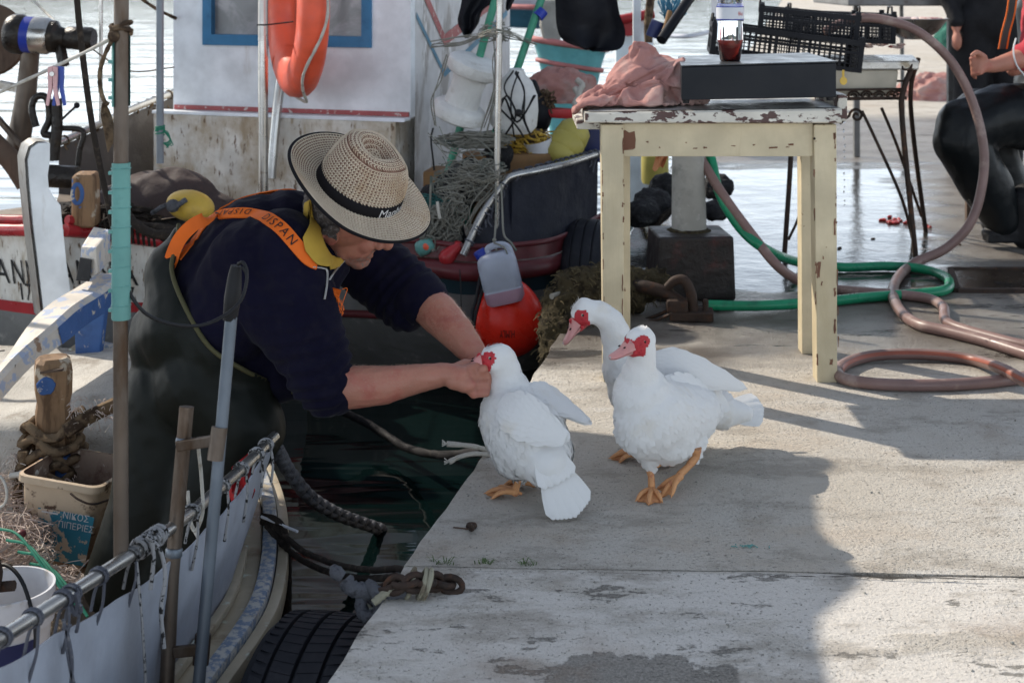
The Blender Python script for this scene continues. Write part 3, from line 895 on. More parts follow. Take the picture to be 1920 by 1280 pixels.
# ================================================================ NEAR BOAT (the fisherman's)
nb = thing('fishing_boat', (-1.3, 2.8, WZ), 'white fishing boat the man stands in, weather cloth laced to its rail and blue-edged gunwale', 'boat')
GUN = [V(p) for p in ((-1.05, 0.4, -0.05), (-0.86, 1.2, -0.10), (-0.72, 1.85, -0.14), (-0.63, 2.35, -0.165), (-0.572, 2.76, -0.165), (-0.53, 3.0, -0.155), (-0.522, 3.167, -0.15),
       (-0.545, 3.4, -0.135), (-0.603, 3.685, -0.12), (-0.72, 4.0, -0.10), (-0.92, 4.4, -0.08), (-1.18, 4.75, -0.06), (-1.48, 4.95, -0.05))]
gun = spline(GUN, 8)
CX = lambda y: -1.62 - 0.03 * (4 - y)
mir = [V((2 * CX(p.y) - p.x, p.y, p.z)) for p in gun]
def inset(p, d, dz=0):
    c = V((CX(p.y), min(p.y, 3.6), p.z))
    q = (c - p); q.z = 0
    return p + q.normalized() * d + V((0, 0, dz))
loop = gun + list(reversed(mir))
mb = MB()
rings = [[inset(p, 0.004, -0.05) for p in loop], [inset(p, 0.03, -0.16) for p in loop], [inset(p, 0.16, -0.36) for p in loop], [inset(p, 0.35, -0.60) for p in loop]]
mb.loft(rings, caps=False)
mb.build('hull', M['cream_hull'], nb, smooth=60)
# rubbing strake: rounded timber with worn blue face on top
def strip(ins, dz, w, h, name, mat, bevel=0.006):
    mb = MB()
    rr = []
    for p in gun:
        o_, i_ = inset(p, ins, dz), inset(p, ins + w, dz)
        rr.append([o_ - V((0, 0, h)), i_ - V((0, 0, h)), i_, o_])
    mb.loft(rr)
    return mb.build(name, mat, nb, smooth=50, bevel=bevel)
strip(-0.018, -0.010, 0.026, 0.05, 'rubbing_strake', M['cream_hull'])
strip(0.010, 0.006, 0.034, 0.03, 'gunwale_cap', M['worn_blue'])
strip(0.046, -0.010, 0.075, 0.02, 'side_deck', M['cream_hull'])
# raised lip on the side deck
mb = MB()
seg = [p for p in gun if 2.5 < p.y < 3.35]
mb.loft([[inset(p, 0.075, 0.0), inset(p, 0.095, 0.0), inset(p, 0.095, 0.018), inset(p, 0.075, 0.018)] for p in seg])
mb.build('deck_lip', M['cream_hull'], nb, smooth=50, bevel=0.004)

RAIL = PP((-75, 1238, 2.08), (0, 1196, 2.2), (100, 1133, 2.36), (230, 1050, 2.58), (330, 983, 2.76), (440, 890, 3.04), (515, 818, 3.27))
rail = spline(RAIL, 8)
MB().tube(rail, 0.0122, 12).build('rail_pipe', M['steel'], nb, smooth=60)
# weather cloth
ptop = spline(PP((-75, 1294, 2.08), (0, 1252, 2.2), (120, 1180, 2.38), (250, 1105, 2.6), (340, 1035, 2.77), (410, 968, 2.94), (452, 920, 3.08), (516, 824, 3.3)), 8)
pbot = []
for p in ptop:
    k = (p.y - 2.08) / 1.22
    g = min(gun, key=lambda q: abs(q.y - p.y))
    b = inset(g, 0.10, 0.0)
    pbot.append(V((min(p.x + 0.03, b.x) if p.y < 2.7 else b.x, p.y + 0.04 * k, g.z - 0.005)))
mb = MB()
rows = []
nr = 9
for j in range(nr):
    t = j / (nr - 1)
    row = []
    for i, (a, b) in enumerate(zip(ptop, pbot)):
        q = a.lerp(b, t)
        w_ = 0.010 * math.sin(math.pi * t) * (noise.noise(V((i * 0.16, t * 2, 0))) + 0.3) + 0.004 * noise.noise(V((i * .5, t * 3, 4))) * math.sin(math.pi * t)
        sc_ = -0.006 * abs(math.sin(i * 0.42)) * (1 - t) ** 3
        row.append(q + V((w_, -w_ * 0.4, sc_)))
    rows.append(row)
back = [[p + V((-0.004, 0.002, 0)) for p in r_] for r_ in rows]
mb.loft(rows, close=False)
mb.loft(list(reversed(back)), close=False)
mb.loft([back[0], rows[0]], close=False)
mb.loft([[r_[-1] for r_ in rows], [r_[-1] for r_ in back]], close=False)
mb.build('weather_cloth', M['panel_cloth'], nb, smooth=60, fix=False)
# lacing of the cloth: cords with loose tails
for k, (u, v, Y, l, lean, white) in enumerate(((5, 1192, 2.2, .0, 0, 0), (68, 1152, 2.3, .11, -.02, 0), (112, 1126, 2.38, .075, -.008, 0), (128, 1114, 2.40, .05, 0.0, 0),
                                        (190, 1076, 2.50, .10, -.022, 0), (238, 1044, 2.60, .085, -.016, 0), (246, 1040, 2.61, .26, .018, 1), (366, 955, 2.84, .10, -.01, 1), (418, 905, 2.98, .10, -.006, 1), (447, 880, 3.06, .10, -.006, 1), (478, 852, 3.15, .08, -.004, 1), (500, 832, 3.22, .07, 0, 1))):
    c = P(u, v, Y)
    mb = MB()
    i0 = min(range(len(rail)), key=lambda i: (rail[i] - c).length)
    c = rail[i0]
    d = (rail[min(i0 + 1, len(rail) - 1)] - rail[max(i0 - 1, 0)]).normalized()
    x = d.orthogonal().normalized(); y = d.cross(x)
    for w_ in range(2):
        mb.tube([c + d * (0.007 * w_ + 0.004 * math.sin(t * .5)) + (x * math.cos(t * .5236) + y * math.sin(t * .5236)) * 0.0148 for t in range(13)], 0.0026, 6)
    out = V((0.015, -0.012, -0.006))
    if l:
        mb.tube([c + out, c + out * 1.3 + V((lean * .3, 0, -l * .35)), c + out * 1.2 + V((lean * .8, -.004, -l * .75)), c + out + V((lean, -.004, -l))], [0.003, 0.0026, 0.003, 0.0034], 6, smooth=4)
    mb.tube([c + V((0, 0, -0.012)), c + V((-0.006, 0.0, -0.03)), c + V((-0.012, 0.0, -0.06))], 0.003, 5, smooth=3)
    mb.build('lacing_cord', M['rope_fleck'] if white else M['rope_greyblue'], nb, smooth=60)
# a black and grey pair of knotted tails that fall down the cloth
c = P(128, 1115, 2.40)
mb = MB()
tangle(mb, c + V((0.012, -0.012, -0.01)), (0.018, 0.012, 0.018), 3, 0.004, 5, 9)
for pts in (((132, 1170), (125, 1185), (128, 1230), (140, 1290)), ((118, 1160), (128, 1195), (135, 1240), (132, 1300))):
    mb.tube([P(u, v, 2.33) for u, v in pts], 0.0032, 6, smooth=5)
mb.build('lacing_cord', M['rope_greyblue'], nb, smooth=60)
# rope hitch with flecked tails at the pole
mb = MB()
c0, c1 = P(258, 1030, 2.63), P(300, 1000, 2.71)
lash(mb, c0, c1, 0.0040, 7, 0.0135, 6, 0.12, skew=0.25)
for pts in (((275, 1005, 2.63), (300, 1030, 2.63), (310, 1080, 2.62), (302, 1140, 2.61), (308, 1215, 2.6)), ((285, 1010, 2.62), (288, 1050, 2.62), (282, 1105, 2.61))):
    mb.tube([P(*q) for q in pts], 0.0040, 7, smooth=5)
mb.build('rope_hitch', M['rope_fleck'], nb, smooth=60)
# cream cord hanging by the clamp
mb = MB().tube(PP((372, 838, 2.82), (378, 900, 2.84), (380, 960, 2.85), (366, 995, 2.86), (356, 970, 2.86), (352, 920, 2.86)), 0.0036, 6, smooth=6)
mb.tube(PP((352, 960, 2.87), (360, 985, 2.87), (372, 1008, 2.86)), 0.0036, 6, smooth=6)
mb.build('lacing_cord', M['rope_white'], nb, smooth=60)

# interior: side linings, low deck, raised stern deck, bulkhead
mb = MB()
inn = [inset(p, 0.125, -0.012) for p in gun]
mb.loft([inn, [V((p.x - 0.02, p.y, -0.44)) for p in inn]], close=False)
minn = [V((2 * CX(p.y) - p.x, p.y, p.z)) for p in inn]
mb.loft([minn, [V((p.x + 0.02, p.y, -0.44)) for p in minn]], close=False)
mb.loft([[V((p.x, p.y, -0.40)) for p in inn], [V((p.x, p.y, -0.40)) for p in minn]], close=False)
mb.build('inner_deck', M['deck_dark'], nb, smooth=0, fix=False)
# stern deck: gritty raised platform with a soft front edge
mb = MB()
rows = []
for j in range(16):
    t = j / 15
    row = []
    for i in range(21):
        s = i / 20
        x = -2.3 + s * (1.42 + 0.0)
        y = 4.02 + t * 0.86 + 0.03 * math.sin(s * 7)
        g = [p for p in gun]
        xm = max((q.x for q in g if abs(q.y - y) < 0.12), default=-1.1) - 0.05
        x = min(x, xm) if s > 0.6 else x
        z = -0.058 + 0.03 * noise.noise(V((x * 3, y * 3, 0))) + 0.045 * math.exp(-((x + 1.15) / 0.22) ** 2 - ((y - 4.5) / 0.3) ** 2)
        row.append(V((x, y, z)))
    rows.append(row)
mb.loft([[p + V((0, 0.02, -0.40)) for p in rows[0]], [p + V((0, -0.012, -0.03)) for p in rows[0]]] + rows, close=False)
mb.build('stern_deck', M['deck_rough'], nb, smooth=70, fix=False)
# tiller with its upright handle and blue rudder head
tl = spline(PP((-90, 790, 3.75), (0, 690, 4.0), (55, 630, 4.15), (110, 575, 4.35), (165, 540, 4.55), (208, 512, 4.72)), 6)
mb = MB()
rr = []
for i, p in enumerate(tl):
    t = i / (len(tl) - 1)
    d = (tl[min(i + 1, len(tl) - 1)] - tl[max(i - 1, 0)]).normalized()
    side = V((0.72, -0.69, 0)).normalized()
    side = (side - d * side.dot(d)).normalized()
    up = side.cross(d)
    if up.z < 0: up = -up
    w = 0.055 + 0.065 * sstep(0.2, 0.55, t) - 0.01 * t
    h = 0.055 + 0.02 * sstep(0.3, 0.6, t)
    ch = 0.014
    rr.append([p + side * x + up * y for x, y in ((-w / 2, -h), (w / 2, -h), (w / 2, -ch), (w / 2 - ch, 0), (-w / 2 + ch, 0), (-w / 2, -ch))])
mb.loft(rr)
ti = mb.build('tiller', M['white_wood'], nb, smooth=30)
mb = MB()
rs = []
for i, p in enumerate(tl[14:], 14):
    r_ = rr[i]
    o = (r_[2] - r_[5]).normalized() * 0.0025
    rs.append([r_[1] + o, r_[2] + o])
mb.loft(rs, close=False)
mb.build('painted_side', M['blue_wood'], ti, smooth=0, fix=False)
mb = MB()
q = [P(148, 522, 4.55), P(184, 515, 4.52), P(207, 490, 4.72), P(170, 495, 4.75)]
tp = [P(152, 462, 4.55), P(180, 464, 4.52), P(208, 430, 4.72), P(175, 424, 4.75)]
mb.hexa(q + tp)
MBk = mb.build('tiller_block', M['white_wood'], ti, smooth=0, bevel=0.008)
mb = MB().hexa([P(142, 526, 4.54), P(168, 528, 4.51), P(168, 528, 4.53), P(142, 526, 4.56), P(150, 482, 4.545), P(172, 486, 4.515), P(172, 486, 4.535), P(150, 482, 4.565)])
mb.build('black_plate', M['black_rubber'], ti, smooth=0, bevel=0.003)
mb = MB()
mb.bar(P(172, 560, 4.78), P(166, 700, 4.78), 0.045, 0.11, V((1, 0, 0)), 0.05, 0.07)
mb.build('rudder_head', M['blue_wood'], nb, smooth=0, bevel=0.006)
# samson post with rounded bevelled head
pc = P(100, 775, 3.86)
mb = MB()
def post_ring(c, w, k, up=V((0, 0, 1)), tw=0.5):
    r_ = []
    for i in range(8):
        a = math.pi / 8 + i * math.pi / 4 + tw * 0
        s = (abs(math.cos(a)) ** 0.55 * (1 if math.cos(a) > 0 else -1), abs(math.sin(a)) ** 0.55 * (1 if math.sin(a) > 0 else -1))
        x, y = s[0] * w * k, s[1] * w * k
        r_.append(c + V((x * 0.93 - y * 0.36, x * 0.36 + y * 0.93, 0)))
    return r_
rings = [post_ring(pc + V((0, 0, z)), 0.05, k) for z, k in ((-0.42, 0.92), (-0.03, 0.92), (0.0, 0.95), (0.03, 0.86), (0.06, 0.98), (0.12, 1.0), (0.142, 0.93), (0.152, 0.72))]
mb.loft(rings)
post = mb.build('samson_post', M['bare_wood'], nb, smooth=25)
mb = MB()
c = pc + V((0.004, -0.0500, 0.088))
n = V((0.36, -0.93, 0)).normalized()
c = pc + n * 0.0475 + V((-.020, -.0075, .088))
mb.lathe([(0.001, 0.003), (0.022, 0.003), (0.024, 0.0)], c, n, 24, wob=lambda r, h, a: (r * (1 + 0.2 * noise.noise(V((math.cos(a) * 2, math.sin(a) * 2, 3)))), h))
mb.build('blue_paint_disc', M['blue_wood'], post, smooth=0)
MB().box(pc + V((0.012, -0.05, 0.128)), (0.06, 0.012, 0.006), Matrix.Rotation(R(-8), 3, 'Y')).build('split', M['dark_wood'], post, smooth=0)
MB().box(pc + V((0.015, -0.03, -0.22)), (0.075, 0.05, 0.24)).build('blue_cheek', M['blue_wood'], post, smooth=0, bevel=0.006)
MB().lathe([(0.013, 0), (0.013, 0.008), (0.008, 0.012)], pc + V((-0.008, -0.055, -0.115)), (0, -1, 0), 10).build('bolt_head', M['galv'], post)
# stanchions, clamps
mb = MB().tube([P(227, 1052, 2.60), P(226, 600, 2.60), P(228, -150, 2.60)], 0.0135, 14)
st = mb.build('stanchion', M['steel_rust'], nb, smooth=60)
for v0, v1, side in ((65, 200, 0), (305, 598, 1)):
    mb = MB()
    a, b = P(227, v1, 2.60), P(227, v0, 2.60)
    mb.lathe([(0.0165, 0), (0.0165, (b - a).length)], a, b - a, 20, a0=-1.2 if side else 1.6, a1=3.6 if side else 5.6, xref=(0, -1, 0))
    mb.lathe([(0.0145, 0), (0.0145, (b - a).length)], a, b - a, 20, a0=-1.2 if side else 1.6, a1=3.6 if side else 5.6, xref=(0, -1, 0))
    k = 8 if side else 4
    for i in range(k):
        z = a.lerp(b, (i + 0.5) / k)
        mb.box(z + V((-0.0165, -0.004, 0)), (0.008, 0.012, 0.006))
        if side: mb.tube([z + V((0.0172 * math.cos(t * .5), 0.0172 * math.sin(t * .5), 0.008)) for t in range(6, 14)], 0.0012, 5)
    mb.build('split_sleeve', M['teal_plastic'], st, smooth=50)
if True:
    a, b = P(227, 596, 2.60), P(227, 465, 2.60)
    MB().lathe([(0.0172, 0), (0.0172, (b - a).length)], a, b - a, 20).build('split_sleeve', M['teal_plastic'], st, smooth=50)
mb = MB().tube([P(312, 1300, 2.72), P(322, 1080, 2.74), P(350, 762, 2.78)], 0.0142, 14)
s2 = mb.build('short_post', M['steel_rust'], nb, smooth=60)
for q_ in (P(326, 1035, 2.742), P(345, 828, 2.77)):
    MB().lathe([(0.0150, -0.008), (0.0165, -0.005), (0.0165, 0.005), (0.0150, 0.008)], q_, P(350, 762, 2.78) - P(322, 1080, 2.74), 16).build('hose_clip', M['galv'], s2)
s3 = MB().tube([P(372, 1290, 2.70), P(393, 1050, 2.72), P(434, 590, 2.76)], 0.0118, 14).build('pivot_pole', M['galv'], nb, smooth=60)
MB().tube(PP((431, 600, 2.76), (436, 560, 2.76), (440, 520, 2.765), (443, 498, 2.765)), [0.0135, 0.0165, 0.0135, 0.010], 10, smooth=3).build('taped_top', M['black_rubber'], s3, smooth=60)
for (u, v, u2, v2) in ((403, 862, 412, 800), (376, 1245, 381, 1188)):
    MB().tube([P(u, v, 2.73), P(u2, v2, 2.74)], 0.0155, 14).build('pole_socket', M['steel_rust'], s3, smooth=60)
for q_ in ((P(332, 836, 2.76), P(410, 824, 2.73)), (P(326, 1222, 2.72), P(380, 1216, 2.71))):
    MB().bar(q_[0], q_[1], 0.011, 0.021).build('pole_bracket', M['steel_rust'], nb, smooth=0, bevel=0.003)
mb = MB().tube(PP((455, 500, 2.75), (463, 520, 2.745), (452, 562, 2.73), (420, 592, 2.7), (375, 610, 2.66), (320, 607, 2.62), (270, 585, 2.6), (238, 538, 2.6), (234, 500, 2.605)), 0.0034, 8, smooth=7)
mb.tube(PP((446, 496, 2.76), (455, 492, 2.755), (462, 505, 2.75), (463, 520, 2.745)), 0.0034, 8, smooth=7)
mb.build('black_cable', M['black_rubber'], nb, smooth=60)
mb = MB()
rows = []
aw = [(-1.16, 3.05), (-1.10, 3.20), (-0.98, 3.64), (-0.92, 3.88), (-0.80, 4.04), (-0.80, 4.12), (-0.83, 4.30), (-0.78, 4.60), (-0.70, 4.72), (-0.72, 4.78), (-0.84, 4.80)]
def awx(y):
    for (x0, y0), (x1, y1) in zip(aw, aw[1:]):
        if y0 <= y <= y1: return x0 + (x1 - x0) * (y - y0) / (y1 - y0)
    return aw[0][0] if y < aw[0][1] else aw[-1][0]
for j in range(60):
    t_ = j / 59
    xr_ = awx(3.05 + 1.75 * t_)
    rows.append([V((-2.2 + (xr_ + 2.2) * i / 16, 3.05 + 1.75 * t_ + 0.20 * sstep(0.55, 1, t_) * sstep(1.0, 0.55, i / 16), 1.50 + 0.006 * noise.noise(V((i * .4, t_ * 5, 0))))) for i in range(17)])
mb.loft(rows, close=False)
mb.build('awning', M['awning'], nb, smooth=60, fix=False)
mb = MB()
mb.tube([P(228, -150, 2.60), V((-1.0, 3.25, 1.485)), V((-0.84, 4.75, 1.485))], 0.013, 10)
mb.tube([V((-0.84, 4.75, 1.485)), V((-2.15, 4.9, 1.485))], 0.013, 10)
mb.tube([V((-1.0, 3.25, 1.485)), V((-2.15, 3.25, 1.485))], 0.013, 10)
mb.tube([V((-2.15, 3.25, 1.485)), V((-2.15, 4.9, 1.485))], 0.013, 10)
mb.tube([V((-2.15, 3.25, 1.485)), V((-2.15, 3.25, -0.1))], 0.013, 10)
mb.tube([V((-2.15, 4.9, 1.485)), V((-2.15, 4.7, -0.1))], 0.013, 10)
mb.build('awning_frame', M['steel_rust'], nb, smooth=60)

# ---------------------------------------------------------------- gear in the near boat
# mooring rope on the post
mb = MB()
pts = []
for i in range(58):
    a = i * 0.62 + .2 * math.sin(i * 1.1)
    pts.append(pc + V((math.cos(a) * (0.072 + 0.012 * math.sin(i * 1.7)), math.sin(a) * (0.070 + 0.01 * math.cos(i * 2.1)), -0.015 - 0.0030 * i + 0.018 * math.sin(i * 2.3))))
mb.tube(pts, 0.0125, 9, smooth=4, twist=30, lobes=3, amp=.3)
mb.tube([pc + V(q) for q in ((0.05, -0.06, -0.03), (0.12, -0.03, 0.01), (0.2, 0.02, 0.03), (0.3, 0.06, 0.02))], 0.019, 9, smooth=6, twist=22, amp=.3)
mb.tube([pc + V(q) for q in ((-0.06, -0.06, -0.08), (-0.07, -0.075, -0.2), (-0.05, -0.07, -0.34), (-0.055, -0.06, -0.40))], 0.015, 9, smooth=6, twist=24, amp=.3)
mb.tube([pc + V(q) for q in ((0.0, -0.085, -0.13), (0.1, -0.09, -0.17), (0.2, -0.05, -0.185), (0.34, 0.0, -0.19))], 0.008, 7, smooth=6, twist=30)
rp = single('mooring_rope', mb, M['rope_tan'], 'thick frayed brown rope knotted round the wooden post with a blue disc', 'rope', smooth=60)
mb = MB()
rn = random.Random(3)
for i in range(420):
    a = rn.uniform(0, 6.28)
    k = rn.random()
    if k < 0.45: c = pc + V((-0.085 + rn.uniform(-.02, .02), -0.06 + rn.uniform(-.02, .02), -0.12 + rn.uniform(-.05, .03)))
    elif k < 0.8: c = pc + V((rn.uniform(0.06, 0.24), -0.03 + rn.uniform(-.02, .03), 0.015 + rn.uniform(-.03, .03)))
    else: c = pc + V((0.02 + rn.uniform(-.05, .08), -0.09, -0.17 + rn.uniform(-.06, .03)))
    d = V((rn.uniform(-1, 1), rn.uniform(-1, .4), rn.uniform(-1.2, .6))) * rn.uniform(.01, .03)
    mb.tube([c, c + d * .5 + V((0, 0, .004)), c + d + V((rn.uniform(-.012, .012), 0, -.006))], 0.0011, 3, smooth=2)
tag(mb.build('rope_fibre', M['net_pinkish'], rp, smooth=0), kind='stuff')
# square bucket
bk = thing('square_bucket', P(120, 1045, 3.72), 'dirty cream square bucket with a torn blue label', 'bucket')
def sq_ring(c, hw, hd, r, rot, n=5):
    ring = []
    for sx, sy, a0 in ((1, 1, 0), (-1, 1, 90), (-1, -1, 180), (1, -1, 270)):
        for i in range(n):
            a = R(a0 + 90 * i / (n - 1))
            ring.append(c + rot @ V((sx * (hw - r) + r * math.cos(a), sy * (hd - r) + r * math.sin(a), 0)))
    return ring
bc = P(130, 1045, 3.72)
brot = Matrix.Rotation(R(-14), 3, 'Z') @ Matrix.Rotation(R(4), 3, 'Y')
bt = bc + V((0.03, 0, 0.235))
mb = MB()
mb.loft([sq_ring(bc, 0.088, 0.085, 0.03, brot), sq_ring(bc.lerp(bt, .93), 0.110, 0.106, 0.03, brot), sq_ring(bc.lerp(bt, .93), 0.119, 0.115, 0.03, brot), sq_ring(bt, 0.119, 0.115, 0.03, brot), sq_ring(bt + V((0, 0, .002)), 0.111, 0.107, 0.028, brot)], caps=False)
bo = mb.build('bucket_body', M['bucket'], bk, smooth=40)
mb = MB()
ra_, rb2_ = sq_ring(bt + V((0, 0, .001)), 0.110, 0.106, 0.028, brot), sq_ring(bc + V((0, 0, .02)), 0.086, 0.083, 0.03, brot)
mb.loft([ra_, rb2_], caps=False)
mb.add(rb2_, [tuple(range(len(rb2_)))])
mb.build('bucket_inside', M['bucket_in'], bk, smooth=40)
fx = (brot @ V((1, 0, 0)))
fn = (brot @ V((0, -1, 0)))
def bface(s, t, off=0.002):
    "spot on the bucket's front, s across and t up, both 0..1"
    hw = 0.088 + 0.022 * t / .93; hd = 0.085 + 0.021 * t / .93
    return bc.lerp(bt, t * .93) + fx * ((s - 0.5) * 2 * (hw - 0.012)) + fn * (hd + off)
lab = MB()
g = [[bface(0.24 + 0.85 * i / 6, 0.13 + 0.60 * j / 6) for i in range(7)] for j in range(7)]
lab.loft(g, close=False)
lb_ = lab.build('label', M['label_blue'], bk, smooth=0, fix=False)
def bt_map(s0, t0, sz): return lambda x, y: bface(s0 + x * sz, t0 + y * sz * 0.86, 0.0035)
put_text('lettering', '\u039d\u0399\u039a\u039f\u03a3', M['ink_white'], bk, (0, 0, 0), (1, 0, 0), (0, 0, 1), 1, fmap=bt_map(0.62, 0.660, 0.130))
put_text('lettering', '\u03a0\u0399\u03a0\u0395\u03a1\u0399\u0395\u03a3', M['ink_white'], bk, (0, 0, 0), (1, 0, 0), (0, 0, 1), 1, fmap=bt_map(0.56, 0.545, 0.125))
mb = MB()
mb.loft([[bface(0.30, 0.685, .0035), bface(0.55, 0.685, .0035)], [bface(0.30, 0.705, .0035), bface(0.55, 0.705, .0035)]], close=False)
mb.build('label_bar', M['ink_white'], bk, smooth=0, fix=False)
mb = MB().tube([bface(0.75, 1.0, .02), bface(0.9, 0.965, .03), bface(1.1, 0.94, .03), bface(1.25, 0.97, .0)], 0.003, 6, smooth=5)
mb.build('wire_handle', M['rust'], bk, smooth=60)
# round white tub with a navy label
tc = P(10, 1190, 2.90) + V((0, 0, 0.0))
tb = thing('paint_tub', tc + V((0, 0, -0.17)), 'white round tub with a navy label and rusty grapnel in it', 'tub')
MB().lathe([(0.078, -0.17), (0.088, 0.03), (0.095, 0.03), (0.097, 0.10), (0.092, 0.10), (0.088, 0.02), (0.075, -0.15), (0.0, -0.15)], tc, (0, 0, 1), 40, close_ends=False).build('tub_body', M['white_plastic'], tb, smooth=40)
mb = MB().lathe([(0.0815, -0.16), (0.0895, 0.015)], tc, (0, 0, 1), 40, a0=3.5, a1=5.75, xref=(1, 0, 0))
mb.build('label', M['navy_label'], tb, smooth=60)
def tubmap(x0, z0, s): return lambda x, y: tc + V((math.cos(4.0 + (x0 + x * s) / 0.09) * 0.0885, math.sin(4.0 + (x0 + x * s) / 0.09) * 0.0885, z0 + y * s))
put_text('lettering', 'EXTRA', M['ink_white'], tb, (0, 0, 0), (1, 0, 0), (0, 0, 1), 1, fmap=tubmap(0.02, -0.075, 0.032))
put_text('lettering', 'FINE', M['ink_white'], tb, (0, 0, 0), (1, 0, 0), (0, 0, 1), 1, fmap=tubmap(0.03, -0.115, 0.036))
mb = MB().tube([tc + V(q) for q in ((-.05, 0, .10), (.0, -.02, .15), (.05, -.05, .13), (.085, -.08, .06), (.09, -.09, .0))], 0.004, 7, smooth=6)
mb.build('handle', M['black_rubber'], tb, smooth=60)
mb = MB()
gc = tc + V((-0.012, -0.03, 0.09))
mb.tube([gc + V((-.03, 0, .0)), gc + V((-.012, 0, .075)), gc + V((0.0, -.01, .11))], [0.012, 0.014, 0.010], 10, smooth=4)
mb.tube([gc + V((0.0, -.01, .085)), gc + V((.014, -.03, .06)), gc + V((.014, -.045, .03)), gc + V((0.004, -.05, 0))], [.012, .014, .012, .009], 10, smooth=4)
mb.tube([gc + V((-.05, .0, .05)), gc + V((.0, -.02, .03)), gc + V((.05, -.03, .035))], .011, 8, smooth=4)
single('grapnel', mb, M['rust'], 'rusty iron grapnel lying in the white tub', 'grapnel', smooth=60)
# heap of pale netting in the bottom of the boat
mb = MB()
tangle(mb, P(-5, 1050, 3.45), (0.13, 0.20, 0.085), 120, 0.0011, 11, 14, 3, 0.8)
tangle(mb, P(-40, 960, 3.7), (0.20, 0.2, 0.08), 60, 0.0011, 12, 14, 3, 0.8)
tangle(mb, P(78, 1100, 3.40), (0.10, 0.10, 0.040), 70, 0.0011, 13, 12, 3, 0.8)
net = single('fishing_net', mb, M['net_pinkish'], 'heap of fine pale fishing net beside the square bucket', 'net', kind=None, smooth=0)
mb = MB()
for sd in range(4):
    rn = random.Random(50 + sd)
    a = P(-10 + 22 * sd, 990 + 22 * sd, 3.36)
    mb.tube([a, a + V((.06, -.03, .0)), a + V((.12, -.08, -.03)), a + V((.17, -.12, -.07))], 0.0035, 6, smooth=6, twist=50, lobes=2)
mb.build('head_rope', M['rope_green'], net, smooth=60)
mb = MB()
for u, v in ((40, 1000), (82, 1062)):
    MB().ball(P(u, v, 3.36), (.012, .012, .009)).build('cork', M['maroon_paint'], net, smooth=60)
mb = MB().cap(P(40, 890, 3.75), 0.012, P(66, 886, 3.72), 0.009)
mb.tube(PP((20, 892, 3.75), (40, 889, 3.74), (62, 892, 3.72)), 0.008, 8, smooth=3)
single('rope_end', mb, M['rope_white'], 'short pale whipped rope end left of the square bucket', 'rope', smooth=60)
mb = MB().tube(PP((-10, 885, 3.3), (6, 900, 3.3), (13, 925, 3.3), (8, 945, 3.3), (-10, 955, 3.3)), 0.0035, 7, smooth=6)
single('cord_loop', mb, M['rope_white'], 'pale green-white cord loop at the boat side by the tub', 'cord', smooth=60)
# red and white cloth between rail and cloth near the stern
mb = MB()
rows = []
for j in range(8):
    rows.append([P(432 + 42 * i / 7 + 5 * math.sin(j * 1.3), 968 - 92 * j / 7 - i * 5, 3.22 + 0.02 * math.sin(i * 1.5 + j)) for i in range(8)])
mb.loft(rows, close=False)
single('rag', mb, M['red_plastic'], 'bright red rag tucked behind the weather cloth near the boat end', 'rag', smooth=60, fix=False)
# ================================================================ RED-RAILED BOAT ON THE LEFT
rb = thing('rowing_boat', P(80, 620, 5.0), 'white boat with red rails and black name on the bow, lying behind the tiller', 'boat')
stem_t, stem_b = P(92, 440, 4.95), P(120, 690, 5.0)
rt_ = [P(92, 428, 4.97), P(180, 436, 5.15), (P(300, 452, 5.35)), P(440, 470, 5.6), P(560, 480, 5.75)]
lt_ = [P(92, 428, 4.97), P(20, 430, 5.1), P(-120, 424, 5.35), P(-300, 420, 5.6)]
def side(lst, name):
    top = spline(lst, 8)
    bot = [V((p.x * 0.965 + 0.02, p.y + 0.06 + 0.0 * p.z, WZ - 0.08)) for p in top]
    mb = MB()
    mb.loft([[a.lerp(b, t) for a in (0,)] for a, b, t in ()], close=False) if False else None
    mb.loft([top, [a.lerp(b, .5) + V((0, -.015, 0)) for a, b in zip(top, bot)], bot], close=False)
    mb.build(name, M['white_dirty'], rb, smooth=60, fix=False)
    return top, bot
rtop, rbot = side(rt_, 'hull')
ltop, lbot = side(lt_, 'hull')
for top, nm in ((rtop, 0), (ltop, 1)):
    t0 = top[3:] if nm == 0 else top[4:]
    mb = MB().tube([p + V((0, -.012, 0.0)) for p in t0], 0.022, 10)
    mb.build('rail', M['red_paint'], rb, smooth=60)
    mb = MB().tube([p + V((0, 0.01, 0.032)) for p in t0], 0.017, 10, flat=0.8)
    mb.build('rail_cap', M['red_paint'], rb, smooth=60)
for top, bot in ((rtop, rbot), (ltop, lbot)):
    mb = MB()
    f = lambda t: [a.lerp(b, t) + V((0, -.016, 0)) for a, b in zip(top, bot)]
    mb.loft([f(.325), f(.375)], close=False)
    mb.build('red_line', M['red_paint'], rb, smooth=0, fix=False)
    mb = MB()
    mb.loft([f(.375), f(.75)], close=False)
    mb.build('boot_stripe', M['hull_grey'], rb, smooth=0, fix=False)
